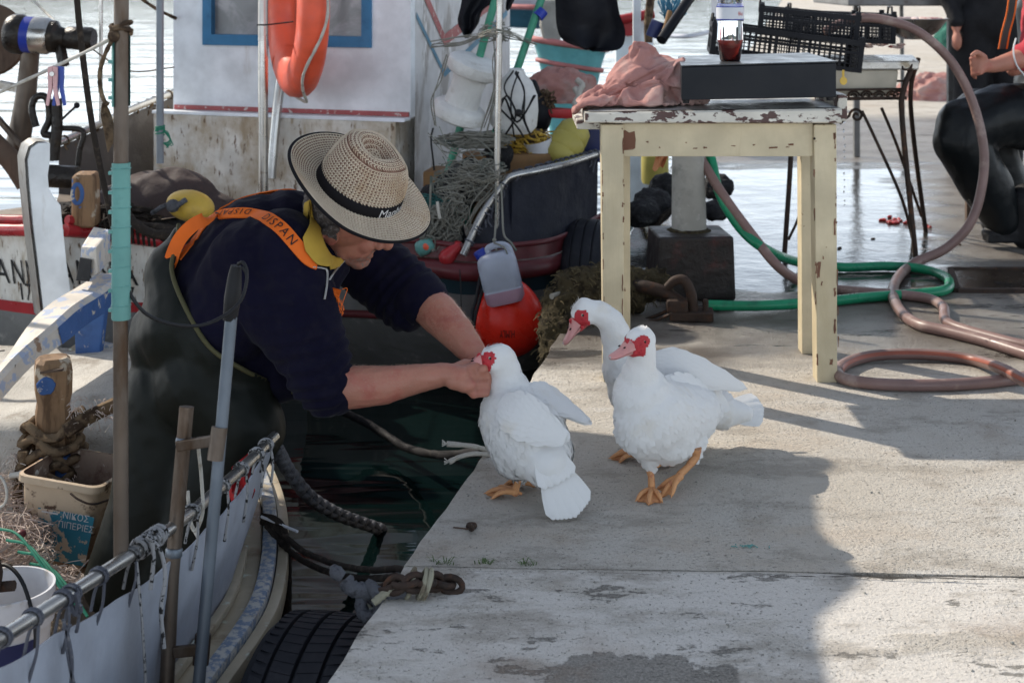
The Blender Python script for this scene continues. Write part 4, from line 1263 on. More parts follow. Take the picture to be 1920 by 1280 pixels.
# stem post with its curved white head
def bsheet(top, bot):
    def m(s, t):
        x = max(0, min(0.999, s)) * (len(top) - 1)
        i = int(x)
        a = top[i].lerp(top[i + 1], x - i); b = bot[i].lerp(bot[i + 1], x - i)
        return a.lerp(b, t) + V((0, -.012, 0))
    return m
prof = [(118, 270), (96, 268), (62, 278), (50, 300), (55, 345), (66, 420), (80, 560), (135, 560), (122, 470), (116, 425), (114, 385), (98, 365), (92, 352), (90, 330), (92, 305)]
prof = [(94, 268), (72, 268), (58, 278), (52, 300), (55, 345), (62, 420), (72, 500), (84, 600), (140, 600), (126, 500), (118, 425), (114, 385), (98, 365), (92, 352), (90, 330), (94, 300)]
mb = MB().prism([P(u, v, 4.86) for u, v in prof], (-0.055, 0.10, 0))
mb.build('stem_post', M['white_paint'], rb, smooth=0, bevel=0.004)
mb = MB()
fr = [(94, 266), (72, 266), (57, 276), (50, 300), (53, 345), (60, 420), (70, 500), (82, 600)]
a = [P(u, v, 4.858) for u, v in fr]
mb.loft([[p + V((-0.006, -0.003, 0.002)) for p in a], [p + V((-0.066, 0.10, 0.002)) for p in a]], close=False)
o = mb.build('stem_band', M['galv_frame'], rb, smooth=40, fix=False)
# name and number on both bows
rm, lm = bsheet(rtop, rbot), bsheet(ltop, lbot)
LR = sum((rtop[i + 1] - rtop[i]).length for i in range(len(rtop) - 1)); HR = (rtop[8] - rbot[8]).length
put_text('lettering', 'ANNA', M['ink_black'], rb, 0, (1, 0, 0), (0, 0, 1), 1, space=1.25, fmap=lambda x, y: rm((0.045 + x * 0.125) / LR, 0.240 - y * 0.125 / HR))
put_text('lettering', '1767', M['ink_black'], rb, 0, (1, 0, 0), (0, 0, 1), 1, fmap=lambda x, y: rm((0.285 + x * 0.075) / LR, 0.315 - y * 0.075 / HR))
LL = sum((ltop[i + 1] - ltop[i]).length for i in range(len(ltop) - 1))
put_text('lettering', 'ANNA', M['ink_black'], rb, 0, (1, 0, 0), (0, 0, 1), 1, space=1.2, fmap=lambda x, y: lm((0.53 - x * 0.13) / LL, 0.245 - y * 0.125 / HR))
put_text('lettering', '1767 I', M['ink_black'], rb, 0, (1, 0, 0), (0, 0, 1), 1, fmap=lambda x, y: lm((0.40 - x * 0.115) / LL, 0.315 - y * 0.085 / HR))
mb = MB()
mb.loft([rtop, [p + V((-0.25, 0.9, -.02)) for p in rtop]], close=False)
mb.loft([[p + V((0, .03, -.03)) for p in ltop], [p + V((0.6, 0.6, -.02)) for p in ltop]], close=False)
mb.build('fore_deck', M['deck_dark'], rb, smooth=0, fix=False)
# wooden bitt with flaked blue paint
bq = P(160, 372, 5.1)
bt_ = MB().hexa([bq + V(p) for p in ((-.042, -.04, -.10), (.044, -.04, -.10), (.044, .05, -.10), (-.042, .05, -.10), (-.040, -.04, .088), (.040, -.04, .088), (.040, .05, .094), (-.040, .05, .094))]).build('bitt', M['bare_wood'], rb, smooth=30, bevel=0.02, seg=3)
mb = MB().tube([bq + V((-.016 + .017 * math.cos(t * .4488), -.0408, .022 + .034 * math.sin(t * .4488))) for t in range(14)], .0075, 6, close=True, flat=.3)
mb.build('blue_patch', M['blue_wood'], bt_, smooth=0)
# black net heap along the rail
mb = MB()
for i in range(14):
    t = i / 13
    c = P(125 + 205 * t, 408 + 28 * t, 5.25 + .15 * t) + V((0, 0, 0.03 * noise.noise(V((i * .9, 0, 0)))))
    mb.ball(c, (.08, .08, .055 + .02 * noise.noise(V((i * 1.7, 2, 0)))), n=12, m=8)
me = organic(mb, 0.012, 3, 0.4, lambda p, n: 0.014 * nz(p, 22) + .008 * nz(p, 60))
me.materials.append(M['net_black'])
nh = tag(link('net_heap', me), 'black bundled net lying along the red-railed boat', 'net')
mb = MB()
tangle(mb, P(200, 405, 5.18), (0.2, 0.05, 0.05), 16, 0.005, 21, 12, 5)
for i in range(16):
    a = P(135 + i * 10, 392 + i * 1.6, 5.17)
    mb.tube([a, a + V((.012, -.03, -.03)), a + V((.015, -.02, -.085))], 0.006, 5, smooth=4, twist=40, lobes=2)
mb.tube(PP((225, 385, 5.1), (255, 420, 5.08), (300, 428, 5.06), (345, 436, 5.1)), .018, 8, smooth=6, twist=25)
mb.tube(PP((235, 405, 5.06), (280, 436, 5.03), (330, 440, 5.05)), .018, 8, smooth=6, twist=25)
mb.build('net_rope', M['rope_dark'], nh, smooth=60)
mb = MB().ball(P(357, 386, 5.2), (0.088, 0.075, 0.056), Matrix.Rotation(R(12), 3, 'Y'), 24, 14)
fy = single('yellow_buoy', mb, M['yellow'], 'small yellow buoy on the black net behind the man in the straw hat', 'buoy', smooth=60)
mb = MB().tube(PP((318, 378, 5.12), (325, 390, 5.10), (335, 384, 5.09), (349, 374, 5.09)), .010, 8, smooth=5, twist=30)
mb.tube(PP((285, 400, 5.14), (300, 390, 5.12), (318, 382, 5.11), (326, 386, 5.1)), .009, 8, smooth=5, twist=30)
mb.ball(P(324, 386, 5.1), (.024, .02, .024))
mb.build('rope_knot', M['rope_grey'], fy, smooth=60)
# brown cloth heap
mb = MB()
for (u, v, Y, a, b, c_) in ((290, 400, 5.55, .20, .2, .16), (330, 380, 5.6, .16, .2, .13), (240, 400, 5.5, .14, .2, .12), (390, 410, 5.6, .12, .2, .10)):
    mb.ball(P(u, v, Y), (a, b, c_), n=20, m=12)
me = organic(mb, 0.012, 10, 0.5, lambda p, n: 0.02 * (0.4 - abs(nz(p, 7))) + .008 * nz(p, 16))
me.materials.append(M['brown_tarp'])
tag(link('cloth_cover', me), 'dark brown cloth thrown over gear left of the white cabin', 'cloth')
# hauling winch: dark roller on a post, wooden disc behind
wn_ = thing('net_winch', P(50, 320, 5.7), 'greasy black net winch with a blue and bare metal drum, by the wooden disc', 'winch')
ax = V((1, -0.06, -0.07)).normalized()
o = P(8, 62, 5.6)
px = 5.6 / FPX
MB().lathe([(0.001, 0), (20 * px, 2 * px), (32 * px, 8 * px), (37 * px, 18 * px), (38 * px, 34 * px), (34 * px, 40 * px)], o, ax, 28).build('drum_end', M['black_wet'], wn_, smooth=50)
MB().lathe([(34 * px, 38 * px), (34 * px, 58 * px)], o, ax, 28).build('blue_band', M['blue_cap'], wn_, smooth=50)
MB().lathe([(34.5 * px, 57 * px), (34.5 * px, 84 * px), (31 * px, 90 * px)], o, ax, 28).build('metal_band', M['steel'], wn_, smooth=50)
MB().lathe([(31 * px, 86 * px), (30 * px, 100 * px), (20 * px, 106 * px), (17 * px, 118 * px), (21 * px, 122 * px), (22 * px, 140 * px), (22 * px, 166 * px), (19 * px, 172 * px), (4 * px, 172 * px)], o, ax, 28, wob=lambda r, h, a: (r * (1 + .06 * noise.noise(V((a * 2, h * 40, 0)))), h)).build('shaft', M['black_wet'], wn_, smooth=50)
MB().bar(P(112, 85, 5.58), P(120, 125, 5.57), .035, .03).build('arm', M['black_wet'], wn_, smooth=0, bevel=.005)
MB().tube(PP((58, 90, 5.68), (46, 200, 5.7), (28, 300, 5.72)), [.035, .042, .05], 14, smooth=4).build('post', M['steel_rust'], wn_, smooth=60)
MB().lathe([(0.14, 0), (0.15, 0.01), (0.15, .05), (.14, .06)], P(-22, 75, 5.85), V((.3, -1, .05)), 40).build('wooden_disc', M['dark_wood'], wn_, smooth=40)
MB().bar(P(-5, 158, 5.72), P(48, 168, 5.69), .045, .03).build('side_arm', M['white_dirty'], wn_, smooth=0, bevel=.004)
mb = MB().tube(PP((68, 238, 5.58), (60, 205, 5.58), (66, 184, 5.58), (80, 180, 5.58), (90, 190, 5.58), (92, 225, 5.58), (82, 250, 5.58), (98, 258, 5.58), (98, 300, 5.6)), .014, 9, smooth=6)
mb.build('hook', M['black_wet'], wn_, smooth=60)
mb = MB().tube(PP((106, 185, 5.57), (107, 240, 5.57), (100, 300, 5.57)), .022, 9, smooth=4)
mb.build('lever_body', M['black_wet'], wn_, smooth=60)
mb = MB().tube(PP((116, 224, 5.55), (144, 198, 5.55)), .005, 7)
lv = mb.build('lever', M['black_wet'], wn_, smooth=60)
MB().ball(P(144, 198, 5.55), .012).build('knob', M['black_plastic'], lv, smooth=60)
mb = MB().tube(PP((112, 240, 5.58), (150, 243, 5.58), (157, 255, 5.58), (150, 280, 5.58), (146, 312, 5.58)), .011, 8, smooth=6)
mb.build('black_bracket', M['black_wet'], wn_, smooth=60)
MB().tube(PP((92, 330, 5.5), (145, 333, 5.5)), .044, 16).build('exhaust_pipe', M['black_wet'], wn_, smooth=60)
mb = MB().bar(P(-10, 215, 5.65), P(50, 285, 5.6), .02, .02)
mb.build('brace', M['steel_rust'], wn_, smooth=0, bevel=.004)
MB().tube(PP((-30, 250, 5.5), (20, 300, 5.5), (50, 345, 5.5)), .04, 12, smooth=3).build('lower_post', M['dark_wood'], wn_, smooth=60)
for u, v0, v1, r, mt, lb in ((300, -60, 306, .0155, 'grey_pole', 'grey painted pole with a green cord tied round it'), (189, -60, 230, .0075, 'steel', 'thin shiny rod between the winch and the grey pole')):
    pl = single('pole', MB().tube([P(u, v1, 5.75), P(u, v0, 5.75)], r, 14), M[mt], lb, 'pole', smooth=60)
    if u == 300:
        mb = MB()
        lash(mb, P(300, 252, 5.75), P(300, 236, 5.75), .003, 5, .0155, 5, .1)
        for k in range(6):
            a = P(306, 244, 5.72)
            mb.tube([a, a + V((.02 + .004 * k, 0, -.01 - .01 * k)), a + V((.03 - .006 * k, 0, -.05)), a + V((.012 + .002 * k, 0, -.07))], .0018, 4, smooth=4)
        mb.build('green_cord', M['rope_green'], pl, smooth=60)
# lines
rope('cord', PP((-20, 178, 4.6), (60, 142, 4.55), (150, 100, 4.5), (226, 64, 2.62)) if False else PP((-20, 182, 2.75), (80, 136, 2.7), (160, 98, 2.66), (224, 64, 2.616)), .0034, M['rope_white'], 'white cord with clothes pegs, tied to the brown stanchion', twist=80, lobes=2, cat='cord')
mb = MB().tube([P(227, 64, 2.60) + V((math.cos(t * .6) * .018, math.sin(t * .6) * .018, .004 * math.sin(t) + t * .0009)) for t in range(26)], .0042, 7, smooth=2, twist=60, lobes=2)
mb.ball(P(213, 68, 2.585), (.011, .009, .011))
mb.tube(PP((216, 66, 2.585), (200, 95, 2.59), (188, 130, 2.6), (188, 165, 2.6), (196, 190, 2.6), (204, 196, 2.6)), .0042, 7, smooth=6, twist=60, lobes=2)
for k in range(9):
    mb.tube(PP((194, 188, 2.6), (190 + 2.2 * k, 215, 2.6 + .004 * k), (196 + 2.2 * k, 245, 2.6), (203 + 1.6 * k, 285 - 3 * k, 2.6)), .0013, 4, smooth=4)
single('cord_knot', mb, M['rope_tan'], 'knotted tan cord with a frayed tassel hanging beside the brown stanchion', 'cord', smooth=60)
pg = thing('clothes_peg', P(105, 160, 2.68), 'pink and blue clothes pegs clipped on the white cord', 'clothes peg')
for k, (mt, dx) in enumerate((('peg_blue', 12), ('peg_pink', 0))):
    for sg in (-1, 1):
        mb = MB()
        poly = [(dx, 124), (dx + sg * 9, 126), (dx + sg * 9, 146), (dx + sg * 8, 165), (dx + sg * 13, 198), (dx + sg * 8, 199), (dx + sg * 1, 168)]
        mb.prism([P(98 + u, v, 2.675 + .008 * (1 - k) + .0002 * sg) for u, v in poly], (0, .007, 0))
        mb.build('peg_jaw', M[mt], pg, smooth=0, bevel=.001)
MB().lathe([(.0045, 0), (.0045, .011)], P(97, 139, 2.672), (0, 1, 0), 10).build('peg_spring', M['steel'], pg, smooth=60)
rope('black_line', PP((140, -60, 4.2), (150, 60, 4.22), (172, 230, 4.26), (200, 370, 4.3), (216, 440, 4.32)), .0095, M['rope_dark'], 'thick black line slanting down past the winch', cat='rope', n=8)
rope('white_line', PP((40, -20, 6.2), (90, 28, 6.1), (130, 70, 5.7)), .006, M['rope_white'], 'white line running down to the top of the winch', cat='rope', twist=60, lobes=2)
rope('fine_line', PP((168, 88, 5.6), (195, 108, 5.6), (230, 130, 5.7), (270, 134, 5.9), (326, 126, 6.3)), .003, M['rope_tan'], 'thin slack line from the winch shaft to the white cabin', cat='rope')
rope('stay', PP((240, -20, 6.2), (290, 15, 6.35), (330, 35, 6.5)), .008, M['rope_tan'], 'twisted stay running to the upper corner of the white cabin', cat='rope', twist=50, lobes=2)

# ================================================================ DARK BOAT WITH THE WHITE CABIN
cb = thing('trawler', (-0.5, 6.2, WZ), 'fishing boat with a white cabin, maroon rail and dark side cloth behind the man', 'boat')
rl = spline(PP((180, 482, 6.45), (400, 484, 6.05), (620, 484, 5.75), (790, 490, 5.6), (880, 500, 5.55), (1000, 493, 5.65), (1062, 476, 5.85), (1128, 436, 6.25)), 8)
for p in rl: pass
mb = MB().loft([[p + V((0, -.0, .015)) for p in rl], [p + V((0, -.035, .008)) for p in rl], [p + V((0, -.045, -.025)) for p in rl], [p + V((0, -.03, -.05)) for p in rl], [p + V((0, .02, -.055)) for p in rl]], close=False)
mb.build('rubbing_rail', M['maroon_paint'], cb, smooth=70, fix=False)
def rowz(d, dy, dz): return [p + V((0, dy + d * 0, dz)) for p in rl]
mb = MB().loft([rowz(0, .005, .075), rowz(0, -.003, .02)], close=False)
mb.build('bulwark', M['maroon_paint'], cb, smooth=60, fix=False)
mb = MB().tube([p + V((0, -.0, .078)) for p in rl], .011, 8, flat=.7)
mb.build('bulwark_cap', M['maroon_paint'], cb, smooth=60)
mb = MB().loft([rowz(0, .03, -.055), rowz(0, .05, -.12)], close=False)
mb.build('dark_stripe', M['navy_hull'], cb, smooth=60, fix=False)
mb = MB().loft([rowz(0, .05, -.12), rowz(0, .07, -.22)], close=False)
mb.build('upper_strake', M['hull_grey'], cb, smooth=60, fix=False)
mb = MB().tube(rowz(0, .068, -.235), .016, 8)
mb.build('maroon_band', M['maroon_paint'], cb, smooth=60)
mb = MB().loft([rowz(0, .07, -.245), rowz(0, .16, -.40), rowz(0, .35, -.62)], close=False)
mb.build('lower_hull', M['hull_grey'], cb, smooth=60, fix=False)
mb = MB().loft([rowz(0, .04, -.02), [V((p.x * .85 + .1, p.y + 1.9, p.z - .05)) for p in rl]], close=False)
mb.build('deck', M['deck_dark'], cb, smooth=0, fix=False)
# steel rail with dark cloth
jr = PP((868, 478, 5.53), (905, 400, 5.58), (944, 343, 5.63), (962, 330, 5.65), (1000, 322, 5.7), (1060, 308, 5.85), (1122, 288, 6.1))
jr = spline(jr, 6)
MB().tube(jr, .0155, 12).build('rail_pipe', M['steel'], cb, smooth=60)
mb = MB()
lash(mb, jr[18], jr[-1], .0042, 17, .0155, 5, .25, .35, 4)
lash(mb, jr[1], jr[12], .0038, 7, .0155, 5, .3, .6, 5)
tag(mb.build('lashing', M['rope_greyblue'], cb, smooth=60), kind='stuff')
mb = MB()
rows = []
for j in range(12):
    t = j / 11
    row = []
    for i, p in enumerate(jr):
        g = min(rl, key=lambda q: abs(q.x - p.x)) + V((0, .004, .07))
        q = p.lerp(g, t)
        fold = .012 * noise.noise(V((i * .35, t * 1.2, 3))) + .008 * math.sin(i * .9) * (1 - t)
        row.append(q + V((0, .018 + fold * math.sin(math.pi * min(1, t + .15)), -.012 * (1 - t))))
    rows.append(row)
mb.loft(rows, close=False)
mb.loft([[p + V((0, .004, 0)) for p in r_] for r_ in rows], close=False)
mb.build('side_cloth', M['navy_tarp'], cb, smooth=60, fix=False)
# grey side cloth and rail further aft, left of the cabin
lr = spline(PP((110, 268, 6.3), (180, 236, 6.45), (240, 208, 6.6), (330, 172, 6.85)), 6)
MB().tube(lr, .017, 10).build('rail_pipe', M['steel'], cb, smooth=60)
mb = MB()
lash(mb, lr[0], lr[-1], .0045, 9, .017, 5, .3, 1.0, 9)
tag(mb.build('lashing', M['rope_tan'], cb, smooth=60), kind='stuff')
mb = MB()
mb.loft([[p + V((0, .012 * noise.noise(V((i * .6, t, 0))), -.02 - .62 * t)) for i, p in enumerate(lr)] for t in (0, .2, .4, .6, .8, 1)], close=False)
mb.build('side_cloth', M['grey_tarp'], cb, smooth=60, fix=False)
# cabin
A = P(325, 205, 6.5); B = P(770, 222, 6.14)
zb = (A.z + B.z) / 2
A.z = B.z = zb
ex = (B - A); Wc = ex.length; ex.normalize()
ey = V((-ex.y, ex.x, 0))
def C(x, y, z): return A + ex * x + ey * y + V((0, 0, z))
HC, DC = 1.05, 1.35
wx0, wx1, wz0, wz1 = 0.185, 0.945, 0.325, 0.86
mb = MB()
mb.hexa([C(0, 0, 0), C(Wc, 0, 0), C(Wc, .05, 0), C(0, .05, 0), C(0, 0, wz0), C(Wc, 0, wz0), C(Wc, .05, wz0), C(0, .05, wz0)])
mb.hexa([C(0, 0, wz1), C(Wc, 0, wz1), C(Wc, .05, wz1), C(0, .05, wz1), C(0, 0, HC), C(Wc, 0, HC), C(Wc, .05, HC), C(0, .05, HC)])
mb.hexa([C(0, 0, wz0), C(wx0, 0, wz0), C(wx0, .05, wz0), C(0, .05, wz0), C(0, 0, wz1), C(wx0, 0, wz1), C(wx0, .05, wz1), C(0, .05, wz1)])
mb.hexa([C(wx1, 0, wz0), C(Wc, 0, wz0), C(Wc, .05, wz0), C(wx1, .05, wz0), C(wx1, 0, wz1), C(Wc, 0, wz1), C(Wc, .05, wz1), C(wx1, .05, wz1)])
fw = mb.build('front_wall', M['white_paint'], cb, smooth=0)
mb = MB()
for (x0, x1, z0, z1) in ((wx0 - .03, wx1 + .03, wz0 - .03, wz0 + .018), (wx0 - .03, wx1 + .03, wz1 - .018, wz1 + .03), (wx0 - .03, wx0 + .015, wz0 + .018, wz1 - .018), (wx1 - .015, wx1 + .03, wz0 + .018, wz1 - .018)):
    mb.hexa([C(x0, -.012, z0), C(x1, -.012, z0), C(x1, .03, z0), C(x0, .03, z0), C(x0, -.012, z1), C(x1, -.012, z1), C(x1, .03, z1), C(x0, .03, z1)])
wf = mb.build('window_frame', M['blue_frame'], cb, smooth=0)
MB().hexa([C(wx0, .022, wz0), C(wx1, .022, wz0), C(wx1, .028, wz0), C(wx0, .028, wz0), C(wx0, .022, wz1), C(wx1, .022, wz1), C(wx1, .028, wz1), C(wx0, .028, wz1)]).build('pane', M['pane'], wf, smooth=0)
MB().hexa([C(Wc - .003, .052, -.5), C(Wc + .0, .052, -.5), C(Wc + .0, DC, -.5), C(Wc - .003, DC, -.5), C(Wc - .003, .052, HC), C(Wc, .052, HC), C(Wc, DC, HC), C(Wc - .003, DC, HC)]).build('side_wall', M['white_flaked'], cb, smooth=0)
MB().hexa([C(0, .052, -.5), C(.04, .052, -.5), C(.04, DC, -.5), C(0, DC, -.5), C(0, .052, HC), C(.04, .052, HC), C(.04, DC, HC), C(0, DC, HC)]).build('side_wall', M['white_paint'], cb, smooth=0)
MB().hexa([C(-.05, -.05, HC + .002), C(Wc + .05, -.05, HC + .002), C(Wc + .05, DC + .05, HC + .002), C(-.05, DC + .05, HC + .002), C(-.05, -.05, HC + .04), C(Wc + .05, -.05, HC + .04), C(Wc + .05, DC + .05, HC + .04), C(-.05, DC + .05, HC + .04)]).build('roof', M['white_paint'], cb, smooth=0, bevel=.01)
MB().hexa([C(.01, -.012, .004), C(Wc - .005, -.012, .004), C(Wc - .005, -.001, .004), C(.01, -.001, .004), C(.01, -.012, .024), C(Wc - .005, -.012, .024), C(Wc - .005, -.001, .024), C(.01, -.001, .024)]).build('red_batten', M['stripe_red'], cb, smooth=0, bevel=.002)
MB().hexa([C(-.06, -.07, -.62), C(Wc - .04, -.07, -.62), C(Wc - .04, .9, -.62), C(-.06, .9, -.62), C(-.06, -.07, -.012), C(Wc - .04, -.07, -.012), C(Wc - .04, .9, -.012), C(-.06, .9, -.012)]).build('cabin_base', M['white_dirty'], cb, smooth=0, bevel=.006)
MB().hexa([C(-.065, -.075, -.012), C(Wc, -.075, -.012), C(Wc, -.0, -.012), C(-.065, -.0, -.012), C(-.065, -.075, .002), C(Wc, -.06, .002), C(Wc, -.0, .002), C(-.065, -.0, .002)]).build('ledge', M['white_paint'], cb, smooth=0, bevel=.003)
# painted chevrons on the side wall
def sidep(y, z, off=.003): return C(Wc + off, y, z)
def chev(w, pts, mat):
    mb = MB()
    a = [sidep(y, z) for y, z in pts]
    b = [sidep(y, z + w) for y, z in pts]
    mb.loft([a, b], close=False)
    mb.build('painted_chevron', M[mat], cb, smooth=0, fix=False)
chev(.055, ((.06, .58), (.40, .285), (1.30, .50)), 'stripe_red')
chev(.030, ((.06, .42), (.40, .145), (1.30, .40)), 'stripe_blue')
# post and slanting pipe by the lifebuoy
MB().tube([P(494, 480, 5.95), P(493, -80, 5.95)], .0205, 14).build('lifebuoy_post', M['steel'], cb, smooth=60)
MB().tube(PP((508, 335, 6.18), (520, 200, 6.24), (556, -80, 6.36)), .0215, 14, smooth=3).build('slanting_pipe', M['steel'], cb, smooth=60)
single('zip_tie', MB().tube(PP((482, 47, 5.925), (500, 47, 5.92), (525, 44, 5.92), (550, 41, 5.92)), .003, 6, smooth=3), M['black_rubber'], 'black cable tie holding the orange lifebuoy to its post', 'cable tie', smooth=60)
lb0 = P(556, 10, 6.0)
ln = V((-0.93, -0.36, 0.02)).normalized()
lu = V((0, 0, 1))
lx = lu.cross(ln).normalized()
lf = thing('lifebuoy', lb0 + V((0, 0, -.4)), 'orange lifebuoy with a white grab line on the steel post', 'lifebuoy')
mb = MB()
rings = []
for i in range(56):
    a = 2 * math.pi * i / 56
    d = lx * math.cos(a) + lu * math.sin(a)
    c = lb0 + d * .30
    ring = []
    for k in range(16):
        b = 2 * math.pi * k / 16
        cb_, sb = math.cos(b), math.sin(b)
        q = .085 * (abs(cb_) ** .85) * (1 if cb_ > 0 else -1)
        h = .062 * (abs(sb) ** .75) * (1 if sb > 0 else -1)
        ring.append(c + d * q + ln * h)
    rings.append(ring)
mb.loft(rings, closed_loop=True)
mb.build('ring', M['life_orange'], lf, smooth=60)
mb = MB()
for i0 in range(4):
    a0 = math.pi / 4 + i0 * math.pi / 2
    pts = []
    for i in range(15):
        t = i / 14
        a = a0 + t * math.pi / 2
        d = lx * math.cos(a) + lu * math.sin(a)
        pts.append(lb0 + d * (.388 + .014 * math.sin(math.pi * t)) + ln * (.035 * math.cos(2 * math.pi * t)))
    mb.tube(pts, .0065, 7, smooth=2, twist=50, lobes=2)
mb.build('grab_line', M['rope_white'], lf, smooth=60)
for i0 in range(4):
    a0 = math.pi / 4 + i0 * math.pi / 2
    d = lx * math.cos(a0) + lu * math.sin(a0)
    mb = MB()
    rr = []
    for i in range(5):
        a = a0 - .16 + .32 * i / 4
        dd = lx * math.cos(a) + lu * math.sin(a)
        rr.append([lb0 + dd * .30 + dd * (.0885 * math.cos(b)) + ln * (.0655 * math.sin(b)) for b in [2 * math.pi * k / 18 for k in range(18)]])
    mb.loft(rr, caps=False)
    mb.build('band', M['life_orange'], lf, smooth=60)
# white polystyrene reels
def reel(c, ax, r, h, label, bell=False):
    mb = MB()
    if not bell:
        pr = [(.01, 0), (r * .9, 0), (r, h * .03), (r * 1.02, h * .11), (r * .98, h * .19), (r * .90, h * .23), (r * .68, h * .26), (r * .62, h * .5), (r * .68, h * .74), (r * .90, h * .77), (r * .98, h * .81), (r * 1.02, h * .89), (r, h * .97), (r * .9, h), (.01, h)]
    else:
        pr = [(.01, 0), (r * .8, 0), (r, h * .1), (r * 1.02, h * .35), (r * .95, h * .6), (r * .7, h * .8), (r * .38, h * .92), (r * .3, h), (.01, h)]
    mb.lathe(pr, c, ax, 32, wob=lambda q, z, a: (q * (1 + .03 * noise.noise(V((math.cos(a) * 3, math.sin(a) * 3, z * 30))) + .02 * noise.noise(V((math.cos(a) * 9, math.sin(a) * 9, z * 90)))), z))
    return single('float_reel', mb, M['polystyrene'], label, 'float', group='white floats lashed to the green poles', smooth=45)
reel(P(856, 222, 5.95), V((.34, -.22, 1)).normalized(), .110, .262, 'waisted white polystyrene float, leftmost on the green poles')
reel(P(962, 245, 6.0), V((.06, -.10, 1)).normalized(), .098, .26, 'round-shouldered white float wrapped in black cord', True)
# green poles: two flags, lower ends out on deck
for k, (a, b, lb) in enumerate(((P(800, 470, 5.9), P(934, -20, 6.0), 'left green pole'), (P(870, 420, 5.95), P(1018, -10, 6.1), 'right green pole'))):
    mid = a.lerp(b, .5)
    pl = single('flag_pole', MB().tube([a, a.lerp(b, 1.45)], .0165, 12), M['green_pole'], ('green plastic pole left of the white floats, leaning right' if k == 0 else 'green plastic pole behind the float wrapped in cord, leaning right'), 'pole', group='green marker poles', smooth=60)
    t0 = .62 if k else .50
    MB().tube([a.lerp(b, t0), a.lerp(b, t0 + .05)], .0185, 10).build('tape', M['black_rubber'], pl, smooth=60)
MB_ = MB().tube([P(930, 440, 5.62), P(934, 200, 5.62), P(938, -60, 5.62)], .0125, 12)
single('steel_pole', MB_, M['steel'], 'thin steel pole standing in front of the white floats', 'pole', smooth=60)
# lashings round floats and poles
rt = random.Random(91)
def strands(mb, pts, n, j, r, sm=6):
    "n loose strands that each wander off the line pts = (u, v, Y)"
    for k in range(n):
        mb.tube([P(u + rt.gauss(0, j), v + rt.gauss(0, j), Y + rt.gauss(0, .01)) for u, v, Y in pts], r * rt.uniform(.8, 1.2), 4, smooth=sm)
mb = MB()
tangle(mb, P(890, 262, 5.86), (.17, .06, .035), 34, .0021, 31, 14, 4)
tangle(mb, P(930, 62, 5.75), (.07, .05, .045), 16, .0022, 32, 10, 4)
strands(mb, ((805, 88, 5.8), (870, 72, 5.75), (935, 62, 5.6), (1000, 80, 5.95)), 6, 5, .0022)
strands(mb, ((938, 72, 5.7), (934, 120, 5.72), (924, 180, 5.75), (905, 250, 5.8)), 5, 6, .0022)
strands(mb, ((838, 105, 5.82), (826, 150, 5.8), (812, 190, 5.8), (820, 235, 5.8)), 2, 3, .0022)
single('twine', mb, M['mesh_net'], 'untidy grey twine lashing the floats to the green poles', 'twine', smooth=0)
mb = MB()
strands(mb, ((962, 138, 5.88), (948, 175, 5.85), (966, 215, 5.84), (952, 258, 5.88)), 2, 5, .0042)
strands(mb, ((966, 136, 5.88), (985, 170, 5.85), (978, 215, 5.85), (992, 250, 5.9)), 2, 4, .0042)
strands(mb, ((925, 232, 5.85), (950, 190, 5.84), (975, 222, 5.84), (1002, 182, 5.9)), 2, 6, .0042)
strands(mb, ((930, 205, 5.86), (962, 232, 5.84), (985, 258, 5.86)), 1, 4, .0042)
mb.ball(P(972, 212, 5.83), .016)
single('loose_cord', MB().tube(PP((812, 240, 5.8), (808, 262, 5.8), (812, 300, 5.8), (814, 320, 5.8)), .004, 5, smooth=4), M['black_rubber'], 'loose black cord end hanging below the waisted white float', 'cord', smooth=60)
single('black_cordage', mb, M['black_rubber'], 'black cord knotted round the round-shouldered float', 'cord', smooth=60)
mb = MB()
tangle(mb, P(868, 345, 5.65), (.13, .06, .075), 26, .0020, 33, 14, 4)
tangle(mb, P(822, 432, 5.62), (.095, .06, .10), 44, .0023, 34, 16, 4)
tangle(mb, P(905, 320, 5.62), (.10, .05, .05), 24, .0021, 35, 12, 4)
tangle(mb, P(850, 395, 5.60), (.06, .03, .08), 18, .0021, 38, 12, 4)
strands(mb, ((812, 256, 5.8), (850, 290, 5.78), (890, 275, 5.8), (925, 300, 5.65)), 6, 8, .002)
strands(mb, ((825, 300, 5.7), (870, 300, 5.68), (905, 340, 5.62), (930, 350, 5.6)), 6, 10, .002)
strands(mb, ((870, 430, 5.58), (895, 390, 5.58), (930, 345, 5.6)), 5, 7, .002)
mb.tube(PP((808, 330, 5.6), (806, 400, 5.6), (808, 455, 5.58), (812, 472, 5.56)), .0045, 5, smooth=5)
nt = single('net_tangle', mb, M['mesh_net'], 'heap of pale net twine over the end of the lashed steel rail', 'net', smooth=0)
mb = MB()
for (u, v, Y, a) in ((815, 400, 5.85, .10), (850, 370, 5.9, .09), (880, 335, 5.9, .08), (835, 445, 5.78, .08), (930, 300, 5.95, .07)): mb.ball(P(u, v, Y), (a, a * .7, a))
me = organic(mb, .014, 2, .4, lambda p, n: .03 * nz(p, 14) + .012 * nz(p, 40))
me.materials.append(M['net_black'])
link('dark_backing', me, nt)  # dark lump added behind the twine so its gaps look shaded
mb = MB()
tangle(mb, P(800, 420, 5.75), (.14, .06, .12), 60, .0022, 36, 12, 4)
mb.build('teal_mesh', M['net_teal'], nt, smooth=0)
MB().tube(PP((820, 378, 5.55), (822, 395, 5.55), (825, 410, 5.55)), .006, 6, smooth=3).build('cord_end', M['rope_white'], nt, smooth=60)
